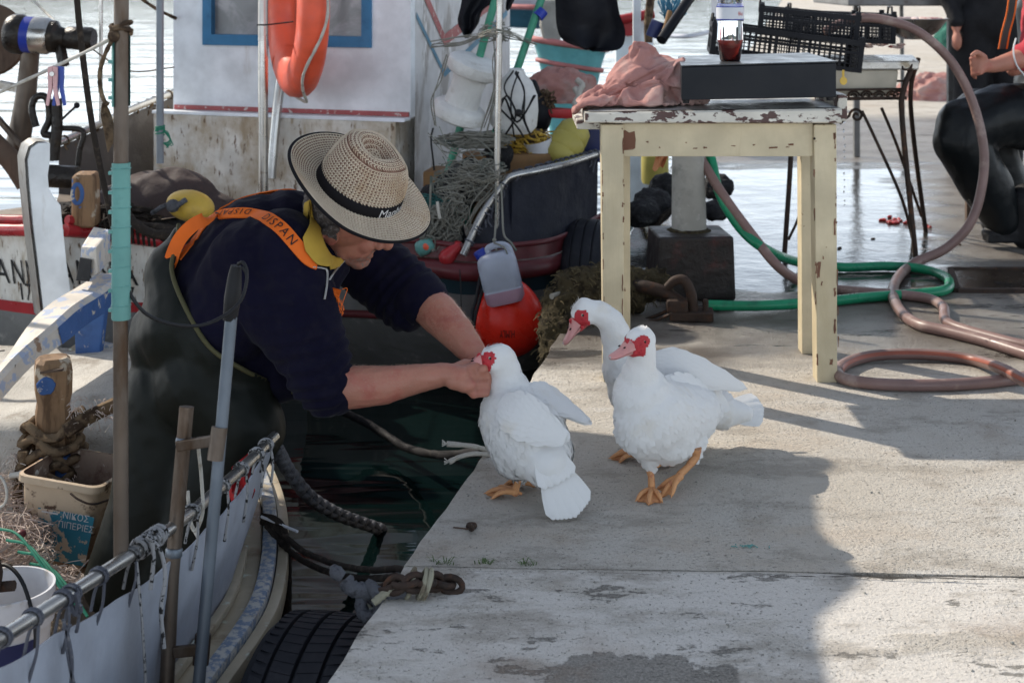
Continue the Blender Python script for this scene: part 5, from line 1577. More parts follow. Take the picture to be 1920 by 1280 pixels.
mb = MB().lathe([(.012, 0), (.03, .01), (.033, .04), (.025, .07), (.012, .078)], P(782, 470, 5.6), V((.6, -.2, .35)), 18)
fl = single('teal_float', mb, M['teal_plastic'], 'small teal float with a red end beside the net twine', 'float', smooth=60)
MB().ball(P(799, 462, 5.57), .017).build('red_end', M['life_orange'], fl, smooth=60)
MB().cap(P(838, 482, 5.55), .032, P(858, 462, 5.56), .022).build('bow_knob', M['red_paint'], cb, smooth=60)
# deck gear: cardboard, yellow net, yellow fenders, red tray, towel, white rope
single('carton', MB().box(P(950, 330, 6.05), (.34, .2, .20), Matrix.Rotation(R(15), 3, 'Z')), M['cardboard'], 'brown carton behind the bent steel rail', 'box', bevel=.01)
single('brown_crate', MB().box(P(858, 365, 6.15), (.26, .2, .22), Matrix.Rotation(R(-10), 3, 'Z')), M['cardboard'], 'low brown box between the green poles', 'box', bevel=.012)
mb = MB()
tangle(mb, P(990, 290, 6.1), (.16, .10, .11), 60, .0035, 41, 12, 4)
yn = single('yellow_net', mb, M['yellow'], 'heap of yellow net behind the lashed rail', 'net', smooth=0)
mb = MB()
tangle(mb, P(975, 262, 6.15), (.14, .10, .05), 34, .0035, 43, 12, 4)
tangle(mb, P(1015, 190, 6.3), (.07, .06, .05), 26, .0035, 44, 10, 4)
mb.build('tan_twine', M['rope_tan'], yn, smooth=0)
fa = P(1042, 305, 6.02); fb = P(1086, 232, 6.12)
d = (fb - fa).normalized(); L = (fb - fa).length
single('fender', MB().lathe([(.001, -.01), (.045, 0), (.066, .02), (.07, L * .25), (.066, L * .28), (.072, L * .32), (.075, L * .55), (.07, L * .58), (.074, L * .62), (.068, L * .85), (.04, L * 1.0), (.02, L * 1.06), (.018, L * 1.2), (.001, L * 1.21)], fa, d, 28), M['olive_yellow'], 'ribbed dull yellow fender leaning on the rail beside the table', 'fender', smooth=50)
single('white_tub', MB().lathe([(.05, 0), (.062, .11), (.058, .11), (.047, .005), (.001, .005)], P(1020, 310, 6.06), V((-.25, -.1, 1)), 22), M['white_plastic'], 'small white tub tipped against the yellow fender', 'tub', smooth=40)
mb = MB().loft([[P(1022, 205, 6.25), P(1090, 205, 6.25), P(1092, 206, 6.4), P(1030, 200, 6.42)], [P(1034, 222, 6.25), P(1080, 224, 6.25), P(1084, 220, 6.38), P(1038, 216, 6.38)]])
single('red_tray', mb, M['red_plastic'], 'red plastic tray under the white rope by the pink cloth', 'tray', bevel=.008)
mb = cloth_heap(P(1050, 190, 6.5), (.16, .12, .14), 5.3)
single('pink_cloth', mb, M['towel'], 'pink cloth heaped on the boat behind the towel on the table', 'cloth', smooth=70)
mb = MB().tube(PP((1078, 165, 6.3), (1085, 180, 6.28), (1078, 195, 6.27), (1090, 200, 6.27), (1086, 175, 6.28), (1092, 160, 6.3), (1082, 150, 6.32)), .014, 9, smooth=6, twist=26)
single('white_rope', mb, M['rope_white'], 'knot of thick white rope over the red tray', 'rope', smooth=60)
mb = MB().ball(P(1010, 215, 6.3), (.06, .08, .09))
mb.ball(P(1000, 190, 6.3), (.035, .06, .10))
me = organic(mb, .012, 4); me.materials.append(M['black_tarp'])
tag(link('black_bag', me), 'black bag beside the float wrapped in cord', 'bag')
mb = MB().bar(P(1108, 300, 6.2), P(1118, 225, 6.2), .12, .10)
single('blue_crate', mb, M['navy_label'], 'dark blue crate behind the left leg of the table', 'crate', bevel=.01)
mb = MB().bar(P(960, 300, 6.05), P(1012, 245, 6.1), .03, .02)
single('wooden_stick', mb, M['dark_wood'], 'brown stick leaning over the yellow net', 'stick')
mb = MB().lathe([(.012, 0), (.012, .03), (.007, .04)], P(942, 292, 5.98), (0, 0, 1), 12)
mb.lathe([(.017, 0), (.017, .012)], P(942, 288, 5.97), (0, -1, 0), 12)
single('gas_tap', mb, M['yellow'], 'small brass tap on the brown carton', 'tap', smooth=50)
# black plastic sheets hung from the poles
def sheet(poly, Y, name, label, fold=.04, seed=1):
    "hanging sheet, its outline given by a left and a right edge"
    L_, R_ = poly
    mb = MB()
    l, r = spline([P(u, v, Y) for u, v in L_], 5), spline([P(u, v, Y) for u, v in R_], 5)
    n = max(len(l), len(r))
    gl = lambda s, t: s[min(len(s) - 1, int(t * (len(s) - 1)))].lerp(s[min(len(s) - 1, int(t * (len(s) - 1)) + 1)], t * (len(s) - 1) % 1)
    rows = []
    for j in range(24):
        t = j / 23
        a, b = gl(l, t), gl(r, t)
        rows.append([a.lerp(b, i / 20) + V((0, fold * math.sin(i / 20 * 9 + seed + t) * (0.4 + t) + fold * noise.noise(V((i * .2, t * 3, seed))), 0)) for i in range(21)])
    mb.loft(rows, close=False)
    mb.loft([[p + V((0, .004, 0)) for p in r_] for r_ in rows], close=False)
    return single(name, mb, M['black_tarp'], label, 'sheet', group='black plastic flags on the poles', smooth=60, fix=False)
sheet((((1026, -70), (1040, -10), (1044, 50), (1058, 78), (1092, 92)), ((1150, -60), (1160, 20), (1172, 60), (1160, 92), (1110, 96))), 6.16, 'black_flag', 'large black plastic flag hanging left of the white pole', .03, 1)
sheet((((870, -30), (864, 10), (858, 40), (866, 60), (872, 72)), ((935, -30), (930, 0), (905, 20), (897, 45), (878, 72))), 6.05, 'black_flag', 'small black plastic flag at the top of the left green pole', .02, 3)
sheet((((955, -30), (950, -5), (948, 14), (950, 20)), ((968, -30), (966, -5), (958, 14), (952, 22))), 6.05, 'black_flag', 'narrow black plastic strip beside the steel pole', .01, 5)
single('blue_tape', MB().tube(PP((1008, 32, 6.08), (1018, 20, 6.09)), .026, 10), M['blue_cap'], 'blue tape and black cords at the top of the right green pole', 'tape', smooth=60)
# jerrycan and red buoy hung on the dark boat's side
jc = thing('jerrycan', P(942, 565, 5.36), 'cloudy white jerrycan with a blue cap hung over the red buoy', 'jerrycan')
jx = V((0.97, -.1, .235)).normalized()
jz = V((-.24, .05, .97)).normalized()
jy = jz.cross(jx).normalized()
jo = P(950, 567, 5.36)
jr_ = Matrix((jx, jy, jz)).transposed()
def jring(hw, hd, r, z, n=6): return [jo + jr_ @ V((q.x, q.y, z)) for q in [V(x) for x in sq_ring(V((0, 0, 0)), hw, hd, r, Matrix.Identity(3), n)]]
mb = MB().loft([jring(.060, .040, .022, 0), jring(.069, .046, .024, .012), jring(.071, .048, .024, .05), jring(.069, .046, .024, .054), jring(.071, .048, .024, .060), jring(.071, .048, .024, .150), jring(.068, .046, .026, .172), jring(.055, .036, .026, .188), jring(.04, .024, .02, .192)])
mb.build('can_body', M['jerry'], jc, smooth=50)
mb = MB().loft([jring(.0612, .0412, .022, .001), jring(.0698, .0468, .024, .012), jring(.0718, .0488, .024, .049)], caps=False)
mb.build('pink_residue', M['jerry_pink'], jc, smooth=50)
mb = MB().tube([jo + jr_ @ V(q) for q in ((-.028, 0, .18), (-.022, 0, .206), (.0, 0, .214), (.035, 0, .212), (.055, 0, .196), (.06, 0, .165))], .013, 10, smooth=5)
mb.build('handle', M['jerry'], jc, smooth=60)
MB().lathe([(.022, 0), (.023, .004), (.023, .026), (.020, .03)], jo + jr_ @ V((-.048, 0, .182)), jz - jx * .3, 20).build('cap', M['blue_cap'], jc, smooth=40)
mb = MB().tube(PP((930, 345, 5.58), (930, 400, 5.5), (928, 440, 5.42), (926, 458, 5.38), (932, 470, 5.36)), .0042, 6, smooth=6, twist=60, lobes=2)
mb.tube(PP((940, 345, 5.58), (942, 400, 5.5), (945, 440, 5.42), (958, 455, 5.38), (968, 470, 5.36)), .0042, 6, smooth=6)
mb.ball(P(927, 450, 5.38), .008)
mb.tube(PP((926, 455, 5.36), (938, 460, 5.34), (948, 468, 5.33), (955, 492, 5.33)), .0035, 6, smooth=5)
single('suspended_twine', mb, M['mesh_net'], 'two cords holding up the cloudy jerrycan', 'cord', smooth=60)
bu = thing('red_buoy', P(955, 668, 5.42), 'big red inflatable buoy with black letters upside down', 'buoy')
bc_ = P(955, 602, 5.45)
br = .134
prof = []
for i in range(25):
    a = -math.pi / 2 + math.pi * i / 24
    z = br * math.sin(a); r = br * math.cos(a)
    if z > 0: z *= 1.25; r *= (1 - .10 * (z / br) ** 2)
    prof.append((max(r, .001), z))
MB().lathe(prof, bc_, (-.10, .02, 1), 44).build('buoy_body', M['buoy_red'], bu, smooth=60)
def buoymap(x, y):
    th = (x - 1.05) * .15; ph = -.12 - (y - .35) * .30
    return bc_ + V((-math.sin(th) * math.cos(ph), -math.cos(th) * math.cos(ph), math.sin(ph))) * (br + .002)
put_text('lettering', 'H.MLY', M['ink'], bu, 0, (1, 0, 0), (0, 0, 1), 1, fmap=buoymap)
for r_, pts_ in ((.007, ((900, 520, 5.47), (893, 560, 5.38), (886, 585, 5.34), (884, 610, 5.32))), (.006, ((912, 520, 5.47), (902, 555, 5.38), (892, 590, 5.33), (888, 620, 5.32)))):
    MB().tube(PP(*pts_), r_, 7, smooth=5).build('black_cord', M['black_rubber'], bu, smooth=60)
single('rail_twine', MB().tube(PP((862, 505, 5.48), (864, 540, 5.45), (865, 580, 5.45)), .0022, 5), M['black_rubber'], 'thin dark cord hanging from the maroon rail', 'cord', smooth=60)
# ================================================================ BOATS FURTHER OFF
tq = thing('turquoise_boat', P(1070, 110, 9.6), 'turquoise boat bow with pink rails seen above the pink cloth', 'boat')
def bowring(v, hw, Y=9.6, n=20):
    c = P(1068, v, Y)
    return [c + V((hw * math.cos(math.pi + math.pi * i / n), .62 * hw * math.sin(math.pi + math.pi * i / n), -.035 * math.cos(math.pi + math.pi * i / n))) for i in range(n + 1)]
MB().loft([bowring(82, .25), bowring(112, .215), bowring(160, .18), bowring(240, .14), bowring(350, .10)], close=False).build('hull', M['teal_boat'], tq, smooth=60, fix=False)
MB().tube(bowring(82, .255), .022, 8).build('rail', M['pink_fade'], tq, smooth=60)
MB().tube(bowring(122, .215), .016, 8).build('lower_rail', M['pink_fade'], tq, smooth=60)
mb = MB().prism(PP((1015, 0, 9.5), (1052, 0, 9.5), (1058, 40, 9.5), (1050, 80, 9.45), (1020, 82, 9.45), (1012, 50, 9.5)), (0, .12, 0))
mb.build('stem_head', M['concrete_post'], tq, smooth=0, bevel=.02)
gh = thing('grey_boat', P(1300, 100, 13), 'pale grey boat hull behind the bottle and the crates', 'boat')
mb = MB().loft([PP((1190, -45, 14.2), (1230, -30, 13.2), (1290, -12, 12.6), (1335, -20, 13.4)), PP((1195, 60, 14.3), (1235, 62, 13.4), (1290, 64, 12.75), (1332, 56, 13.5)), PP((1200, 118, 14.3), (1240, 118, 13.5), (1290, 118, 12.9), (1328, 110, 13.6)), PP((1205, 290, 14.6), (1245, 290, 13.8), (1290, 290, 13.2), (1325, 290, 13.8))], close=False)
mb = MB().loft([PP((1190, -45, 14.2), (1230, -30, 13.2), (1290, -12, 12.6), (1335, -20, 13.4)), [p + V((.4, 3.2, .1)) for p in PP((1190, -45, 14.2), (1230, -30, 13.2), (1290, -12, 12.6), (1335, -20, 13.4))]], close=False)
mb.build('deck', M['grey_hull'], gh, smooth=0, fix=False)
mb = MB().loft([PP((1335, -20, 13.4), (1332, 56, 13.5), (1328, 110, 13.6), (1325, 290, 13.8)), [p + V((.5, 3.0, 0)) for p in PP((1335, -20, 13.4), (1332, 56, 13.5), (1328, 110, 13.6), (1325, 290, 13.8))]], close=False)
mb.build('stern', M['grey_hull'], gh, smooth=60, fix=False)
MB().tube(PP((1195, 64, 14.25), (1235, 66, 13.35), (1290, 68, 12.7), (1333, 60, 13.45)), .02, 8, smooth=5).build('seam_batten', M['grey_hull'], gh, smooth=60)
MB().tube(PP((1190, -45, 14.2), (1230, -30, 13.2), (1290, -12, 12.6), (1335, -20, 13.4)), .04, 8, smooth=5).build('gunwale', M['pink_fade'], gh, smooth=60)
wb2 = thing('blue_boat', P(960, 50, 17), 'pale boat with a blue waterline in the distance beside the right green pole', 'boat')
mb = MB().loft([PP((930, -30, 17), (1010, -25, 16.6), (1080, -20, 17)), PP((935, 18, 17.1), (1010, 20, 16.8), (1080, 20, 17.1))], close=False)
mb.build('hull', M['grey_hull'], wb2, smooth=60, fix=False)
mb = MB().loft([PP((935, 18, 17.09), (1010, 20, 16.79), (1080, 20, 17.09)), PP((940, 52, 17.4), (1010, 54, 17.2), (1080, 54, 17.4))], close=False)
mb.build('lower_hull', M['stripe_blue'], wb2, smooth=60, fix=False)
MB().tube(PP((930, 12, 16.98), (1010, 14, 16.62), (1080, 12, 16.98)), .03, 8, smooth=4).build('band', M['pink_fade'], wb2, smooth=60)
rw = thing('red_dinghy', P(1165, 80, 10), 'small red and white boat end left of the white pole', 'boat')
MB().hexa([V((p.x, p.y, -.5)) for p in PP((1158, 76, 10), (1222, 76, 10), (1222, 76, 11.5), (1158, 76, 11.5))] + PP((1152, 36, 10), (1226, 30, 10), (1222, 24, 11.5), (1158, 30, 11.5))).build('hull', M['white_paint'], rw, smooth=0, bevel=.03)
MB().tube(PP((1152, 40, 9.97), (1188, 33, 9.95), (1225, 26, 9.97)), .035, 8, smooth=3).build('rail', M['red_paint'], rw, smooth=60)
MB().lathe([(.06, 0), (.06, .02)], P(1178, 52, 9.98), (0, -1, 0), 18).build('porthole', M['red_paint'], rw, smooth=40)
single('white_pole', MB().bar(P(1194, 110, 7.4), P(1194, -60, 7.4), .04, .03, V((0, 1, 0))), M['white_paint'], 'square white pole behind the pink towel', 'pole', bevel=.004)
mb = MB().tube(PP((1215, 80, 7.2), (1217, 20, 7.2), (1222, -30, 7.2)), .022, 8, smooth=3, twist=8)
single('rope_coil', mb, M['rope_tan'], 'tan rope hanging right of the white pole', 'rope', smooth=60)
for k, (a, b, r, mt, lb) in enumerate(((P(1240, 76, 5.9), P(1298, -10, 6.1), .022, 'black_plastic', 'black broom handle poking up behind the towel, the longer one'),
                                     (P(1222, 70, 6.0), P(1234, 40, 6.0), .028, 'navy_label', 'short navy bottle neck behind the towel'),
                                     (P(1246, 60, 6.1), P(1256, 22, 6.15), .012, 'cardboard', 'brown wooden handle behind the towel'))):
    single(('broom', 'bottle_neck', 'wooden_stick')[k], MB().tube([a, b], r, 12), M[mt], lb, 'handle', smooth=60)
mb = MB()
rn = random.Random(5)
for k in range(60):
    p = P(1258 + rn.uniform(-10, 14), 40, 6.2)
    mb.tube([p, p + V((rn.uniform(-.05, .05), rn.uniform(-.04, .04), rn.uniform(.03, .12)))], .003, 4)
single('brush', mb, M['stripe_blue'], 'blue brush bristles behind the broom handle', 'brush', smooth=0)
# ================================================================ ON THE QUAY
tbl = thing('wooden_table', (0.63, 4.40, 0), 'cream wooden table with flaking paint, nearest table on the quay', 'table')
def leg(x, y, w, h, tilt=0):
    mb = MB().bar(V((x + tilt, y, 0)), V((x, y, h)), w * .90, w, V((0, 1, 0)), w, w)
    return mb.build('leg', M['cream_paint'], tbl, smooth=0, bevel=.003)
YF, YB = 4.22, 4.565
lxl, lxr = P(1148, 400, YF).x, P(1547, 400, YF).x
ZT = 0.785
lw = .066
leg(lxl, YF + .03, lw, .755, .004); leg(lxr, YF + .03, lw, .755, .006)
leg(lxl + .045, YB, lw, .752, .004); leg(lxr + .025, YB, lw, .752, .0)
za0, za1 = .660, .757
def tb(x0, x1, y0, y1, z0, z1, name, mat, bevel=.002):
    return MB().hexa([(x0, y0, z0), (x1, y0, z0), (x1, y1, z0), (x0, y1, z0), (x0, y0, z1), (x1, y0, z1), (x1, y1, z1), (x0, y1, z1)]).build(name, M[mat], tbl, smooth=0, bevel=bevel)
tb(lxl + lw / 2 - .001, lxr - lw / 2, YF + .012, YF + .034, za0, za1, 'apron', 'cream_paint')
tb(lxl + .08, lxr - .01, YB + .0, YB + .02, za0, za1 - .002, 'apron', 'cream_paint')
tb(lxl - .015, lxl + .005, YF + .06, YB - .03, za0 + .01, za1 - .001, 'apron', 'cream_paint')
tb(lxr - .0, lxr + .02, YF + .065, YB - .03, za0 + .01, za1 - .001, 'apron', 'cream_paint')
# top: two boards, front edge badly chipped
def board(x0, x1, y0, y1, z0, z1):
    mb = MB()
    n = 40
    rings = []
    for i in range(n + 1):
        x = x0 + (x1 - x0) * i / n
        e = .004 * noise.noise(V((x * 17, y0, 0))) + .002 * noise.noise(V((x * 60, y0, 3)))
        t = .012 * (x - x0) / (x1 - x0)
        rings.append([V((x, y0 + e, z0 + .004)), V((x, y0 + e + .001, z1 - .005 + t)), V((x, y0 + .006, z1 + t)), V((x, y1, z1 + t)), V((x, y1, z0)), V((x, y0 + .006, z0))])
    mb.loft(rings)
    return mb
xL, xR = P(1097, 205, YF - .03).x, P(1578, 205, YF - .03).x
o = board(xL, xR, YF - .035, YF + .175, .762, .793).build('top_board', M['table_edge'], tbl, smooth=30)
o = board(xL + .004, xR + .01, YF + .178, YB + .045, .762, .792).build('top_board', M['table_top'], tbl, smooth=30)
# worn pale skin on the boards
mb = MB().loft([[V((xL + .01 + (xR - xL - .02) * i / 20, YF - .022 + j * .19, .7955 + .012 * i / 20)) for i in range(21)] for j in range(2)], close=False)
mb.build('worn_paint', M['table_top'], tbl, smooth=0, fix=False)
tb(xR - .004, xR + .024, YF + .0, YB + .05, .765, .842, 'end_rim', 'table_edge', .004)
tb(xL - .02, xL + .05, YF + .05, YB + .03, .735, .760, 'batten', 'table_edge', .003)
def chip(pts, Y, mat='chip'):
    mb = MB()
    mb.prism([P(u, v, Y - .0015) for u, v in pts], (0, .0035, 0))
    mb.build('paint_chip', M[mat], tbl, smooth=0)
rn = random.Random(8)
def jag(x0, y0, x1, y1, k=3, j=2.0):
    "ragged outline round a box"
    pts = []
    for (ax_, ay_), (bx_, by_) in (((x0, y0), (x1, y0)), ((x1, y0), (x1, y1)), ((x1, y1), (x0, y1)), ((x0, y1), (x0, y0))):
        for i in range(k):
            t = i / k
            pts.append((ax_ + (bx_ - ax_) * t + rn.uniform(-j, j), ay_ + (by_ - ay_) * t + rn.uniform(-j, j)))
    return pts
ya = YF + .012
chip([(1166, 247), (1172, 244), (1180, 249), (1190, 246), (1192, 262), (1191, 278), (1186, 281), (1167, 282), (1165, 265)], ya)
chip([(1209, 226), (1222, 219), (1240, 218), (1258, 221), (1260, 228), (1250, 227), (1236, 224), (1216, 227), (1209, 228)], ya)
chip([(1402, 221), (1412, 218), (1414, 223), (1405, 224)], ya)
chip([(1464, 216), (1470, 214), (1470, 221), (1465, 220)], ya)
chip([(1442, 276), (1458, 275), (1458, 278), (1442, 279)], ya)
chip([(1478, 270), (1488, 269), (1488, 273), (1479, 273)], ya)
yl = YF - .003
chip(jag(1533, 492, 1539, 520, 4, 2), yl); chip(jag(1540, 528, 1542, 535, 2, 1), yl); chip(jag(1556, 673, 1562, 684, 3, 1.5), yl)
chip(jag(1543, 480, 1545, 486, 2, 1), yl); chip(jag(1562, 250, 1567, 262, 3, 1.0), yl)
for v0, v1 in ((410, 441), (540, 555), (598, 625)): chip(jag(1563.5, v0, 1567, v1, 4, 1.0), yl)
for v0, v1 in ((515, 545), (560, 592), (380, 388)): chip(jag(1166, v0, 1168, v1, 4, .8), yl)
for k in range(34):
    leg_x = rn.choice(((1126, 1168), (1524, 1567)))
    e = rn.choice((0, 1))
    v0 = rn.uniform(230, 690 if leg_x[0] > 1500 else 600)
    u0 = leg_x[e] + (rn.uniform(0, 2) if e == 0 else rn.uniform(-3, -1)) + (v0 - 215) / 500 * 7
    hgt = rn.choice((3, 5, 9, 16, 26)) * rn.uniform(.7, 1.3)
    chip(jag(u0, v0, u0 + rn.uniform(1.0, 2.6), v0 + hgt, 3, .7), yl)
for k in range(8):
    u0 = rn.uniform(1175, 1515); v0 = rn.choice((rn.uniform(218, 222), rn.uniform(275, 281), rn.uniform(225, 275)))
    chip(jag(u0, v0, u0 + rn.uniform(1.5, 8), v0 + rn.uniform(1, 2.6), 3, .7), ya)
for u, v in ((1152, 230), (1527, 260)):
    MB().lathe([(.004, 0), (.0035, .002), (.001, .003)], P(u, v, yl + .001), (0, -1, 0), 10).build('nail', M['rust'], tbl)
# cash box
cbx = thing('cash_box', P(1423, 190, 4.2), 'black metal cash box on small rubber feet on the cream table', 'box')
bx0, bx1 = P(1278, 150, 4.18).x, P(1568, 150, 4.18).x
by0, by1 = 4.18, 4.56
z0, z1 = P(1278, 188, 4.18).z, P(1278, 124, 4.18).z
sl = .012
mb = MB().hexa([(bx0, by0, z0), (bx1, by0, z0 + sl * .7), (bx1 - .005, by1, z0 + sl * .7), (bx0 + .035, by1, z0), (bx0, by0, z1 - .004), (bx1, by0, z1 + sl * .7), (bx1 - .005, by1, z1 + sl), (bx0 + .035, by1, z1)])
mb.build('body', M['box_black'], cbx, smooth=0, bevel=.0025)
mb = MB().hexa([(bx0 - .002, by0 - .002, z1 - .002), (bx1 + .002, by0 - .002, z1 + sl * .7 + .002), (bx1 - .003, by1 + .002, z1 + sl + .002), (bx0 + .033, by1 + .002, z1 + .002), (bx0 - .002, by0 - .002, z1 + .0015), (bx1 + .002, by0 - .002, z1 + sl * .7 + .006), (bx1 - .003, by1 + .002, z1 + sl + .006), (bx0 + .033, by1 + .002, z1 + .006)])
mb.build('lid', M['box_grey'], cbx, smooth=0, bevel=.0015)
for x, y in ((bx0 + .015, by0 + .02), (bx1 - .015, by0 + .02), (bx0 + .05, by1 - .03), (bx1 - .03, by1 - .03)):
    MB().lathe([(.009, 0), (.0105, .012)], (x, y, z0 - .011 + (sl * .7 if x > .7 else 0)), (0, 0, 1), 14).build('foot', M['black_rubber'], cbx)
kc = P(1581, 152, 4.22)
mb = MB().lathe([(.012, 0), (.012, .002)], kc, (.3, -1, .1), 18)
mb.box(kc + V((0, 0, .02)), (.007, .002, .024))
single('key', mb, M['yellow'], 'small brass key hanging at the right end of the cash box', 'key')
# bottle
bt = thing('plastic_bottle', P(1369, 119, 4.30), 'clear plastic bottle half empty with dark red drink, standing on the cash box', 'bottle')
bo = P(1369, 119, 4.30); bo.z = z1 + .007
s_ = 4.30 / FPX
prof = [(.001, .002), (17 * s_, 0), (19 * s_, 3 * s_), (24 * s_, 40 * s_), (24 * s_, 72 * s_), (25.5 * s_, 76 * s_), (25.5 * s_, 104 * s_), (24 * s_, 108 * s_), (21 * s_, 122 * s_), (12 * s_, 140 * s_), (9 * s_, 150 * s_), (9 * s_, 160 * s_)]
MB().lathe(prof, bo, (0, 0, 1), 32, close_ends=False, wob=lambda r, h, a: (r * (1 + .015 * math.sin(h * 140) * (1 if h < .11 else 0)), h)).build('bottle_body', M['pet'], bt, smooth=60)
MB().lathe([(.001, .004), (16 * s_, .003), (18 * s_, 4 * s_), (23.2 * s_, 40 * s_), (.001, 40 * s_)], bo, (0, 0, 1), 32).build('drink', M['cola'], bt, smooth=50)
M['label_white'] = mk('white_bottle_label', (0.60, 0.62, 0.66), 0.4)
MB().lathe([(25.8 * s_, 78 * s_), (25.8 * s_, 102 * s_)], bo, (0, 0, 1), 32).build('label', M['label_white'], bt, smooth=60)
for h in (77.5, 101):
    MB().lathe([(26.0 * s_, h * s_), (26.0 * s_, (h + 1.6) * s_)], bo, (0, 0, 1), 32).build('label_line', M['blue_cap'], bt, smooth=60)
put_text('lettering', 'Blaz', M['ink_red'], bt, 0, (1, 0, 0), (0, 0, 1), 1, fmap=lambda x, y: bo + V((math.sin(.45 + x * .35) * 26.1 * s_, -math.cos(.45 + x * .35) * 26.1 * s_, (86 + y * 10) * s_)))
MB().lathe([(10.5 * s_, 156 * s_), (10.5 * s_, 168 * s_), (.001, 168 * s_)], bo, (0, 0, 1), 20).build('cap', M['red_plastic'], bt, smooth=40)
# pink towel: a sheet that grows over a hidden lump and buckles into folds
def towel_mesh():
    lump = MB()
    for (u, v, Y, a, b, c_) in ((1160, 158, 4.36, .050, .08, .052), (1200, 128, 4.38, .058, .08, .064), (1255, 128, 4.38, .07, .08, .038), (1215, 163, 4.34, .09, .08, .035), (1190, 84, 4.36, .024, .05, .032), (1135, 184, 4.32, .04, .05, .010), (1280, 112, 4.38, .03, .06, .018)):
        lump.ball(P(u, v, Y), (a, b, c_), n=20, m=12)
    core = organic(lump, .012, 8, .5, lambda p, n: -.020)
    me = organic(lump, .0085, 14, .5, lambda p, n: .009 + .010 * nz(p, 14, 1) + .007 * nz(p, 30, 2))
    zt = .800
    for v in me.vertices:
        if v.co.z < zt: v.co.z = zt
    co = bpy.data.objects.new('lump', core); col.objects.link(co)
    cm = co.modifiers.new('c', 'COLLISION')
    co.collision.thickness_outer = .004
    tb_ = MB().box(((xL + xR) / 2, (YF - .10 + YB + .045) / 2, zt - .03), (xR - xL, YB + .145 - YF, .05)).mesh('floor', None, 0)
    to_ = bpy.data.objects.new('floor', tb_); col.objects.link(to_)
    to_.modifiers.new('c', 'COLLISION'); to_.collision.thickness_outer = .002
    o = bpy.data.objects.new('cloth', me); col.objects.link(o)
    m = o.modifiers.new('cloth', 'CLOTH')
    st = m.settings
    st.quality = 6; st.mass = .25
    st.tension_stiffness = 12; st.compression_stiffness = 12; st.shear_stiffness = 4; st.bending_stiffness = .09
    st.shrink_min = -.55
    m.collision_settings.use_self_collision = True
    m.collision_settings.self_distance_min = .003
    m.collision_settings.distance_min = .003
    m.collision_settings.collision_quality = 3
    f0 = sc.frame_current
    for f in range(1, 26): sc.frame_set(f)
    dg = bpy.context.evaluated_depsgraph_get()
    r_ = bpy.data.meshes.new_from_object(o.evaluated_get(dg))
    for q in (o, co, to_): bpy.data.objects.remove(q)
    sc.frame_set(1)
    r_ = baked(r_, [('SUBSURF', dict(levels=1, render_levels=1))])
    r_.shade_smooth()
    r_.materials.clear(); r_.materials.append(M['towel'])
    return r_
tm = towel_mesh()
tw = tag(link('towel', tm), 'crumpled pink towel left of the cash box on the cream table', 'towel')
mb = MB()
rows = []
for j in range(9):
    t = j / 8
    rows.append([P(1233 + (26 - 6 * t) * i / 5 - 10 * t, 281 + 36 * t + 5 * math.sin(i * 1.2), 4.46 + .015 * math.sin(i * 1.7 + t * 2)) for i in range(6)])
mb.loft(rows, close=False)
M['rag_orange'] = mk('orange_stained_rag', (0.52, 0.24, 0.12), 0.95, 0, [((0.4, 0.1, 0.03), 20, 0.5, 0.65)], (200, .6, .003))
single('rag', mb, M['rag_orange'], 'orange stained rag hanging under the table apron', 'rag', smooth=60, fix=False)

# fish cleaning sink on a wrought iron stand
sk = thing('sink_stand', G(1640, 460), 'old enamel sink with a drainer on a rusty wrought iron stand', 'sink')
sx = V((1, 0.02, 0)).normalized(); sy = V((.10, 1, 0)).normalized()
so = P(1592, 128, 6.15)
def SK(x, y, z): return so + sx * x + sy * y + V((0, 0, z))
mb = MB()
X0, X1, D = -.60, .30, .48
mb.hexa([SK(X0, 0, -.008), SK(X1, 0, -.008), SK(X1 + .06, D, -.008), SK(X0, D, -.008), SK(X0, 0, .030), SK(X1, 0, .030), SK(X1 + .06, D, .030), SK(X0, D, .030)])
mb.build('drainer', M['drainer'], sk, smooth=0, bevel=.006)
mb = MB()
for k in range(9):
    y = .10 + k * .032
    mb.bar(SK(X0 + .12, y, .0325), SK(X1 - .14, y, .0325), .012, .006)
tag(mb.build('drainer_rib', M['drainer'], sk, smooth=0, bevel=.002), kind='stuff')
mb = MB()
mb.loft([[SK(x, y, -.010) for x, y in ((X0 + .03, .04), (X1 - .08, .04), (X1 - .05, .42), (X0 + .03, .42))], [SK(x, y, -.10) for x, y in ((X0 + .04, .05), (X1 - .09, .05), (X1 - .06, .41), (X0 + .04, .41))], [SK(x, y, -.128) for x, y in ((X0 + .07, .07), (X1 - .12, .07), (X1 - .09, .38), (X0 + .07, .38))]])
mb.build('basin', M['enamel'], sk, smooth=30, bevel=.012)
def ir(pts, r=.0085, nm='iron_leg', sm=5):
    return MB().tube(pts, r, 8, smooth=sm).build(nm, M['rust'], sk, smooth=60)
fr_, br_ = V((G(1717, 482).x, G(1717, 482).y, 0)), V((G(1736, 436).x, G(1736, 436).y, 0))
ir([P(1715, 115, 6.2), P(1694, 170, 6.15), P(1692, 230, 6.12), fr_], .012, 'iron_leg', 6)
ir([P(1722, 110, 6.55), P(1708, 165, 6.5), P(1712, 250, 6.55), br_], .011, 'iron_leg', 6)
ir([P(1480, 110, 6.2), P(1484, 260, 6.12), G(1471, 476)], .011, 'iron_leg', 6)
ir([P(1505, 110, 6.55), P(1510, 280, 6.55), G(1499, 440)], .010, 'iron_leg', 6)
ir([P(1616, 208, 6.15), P(1640, 258, 6.14), P(1690, 370, 6.12), G(1712, 452)], .007, 'brace')
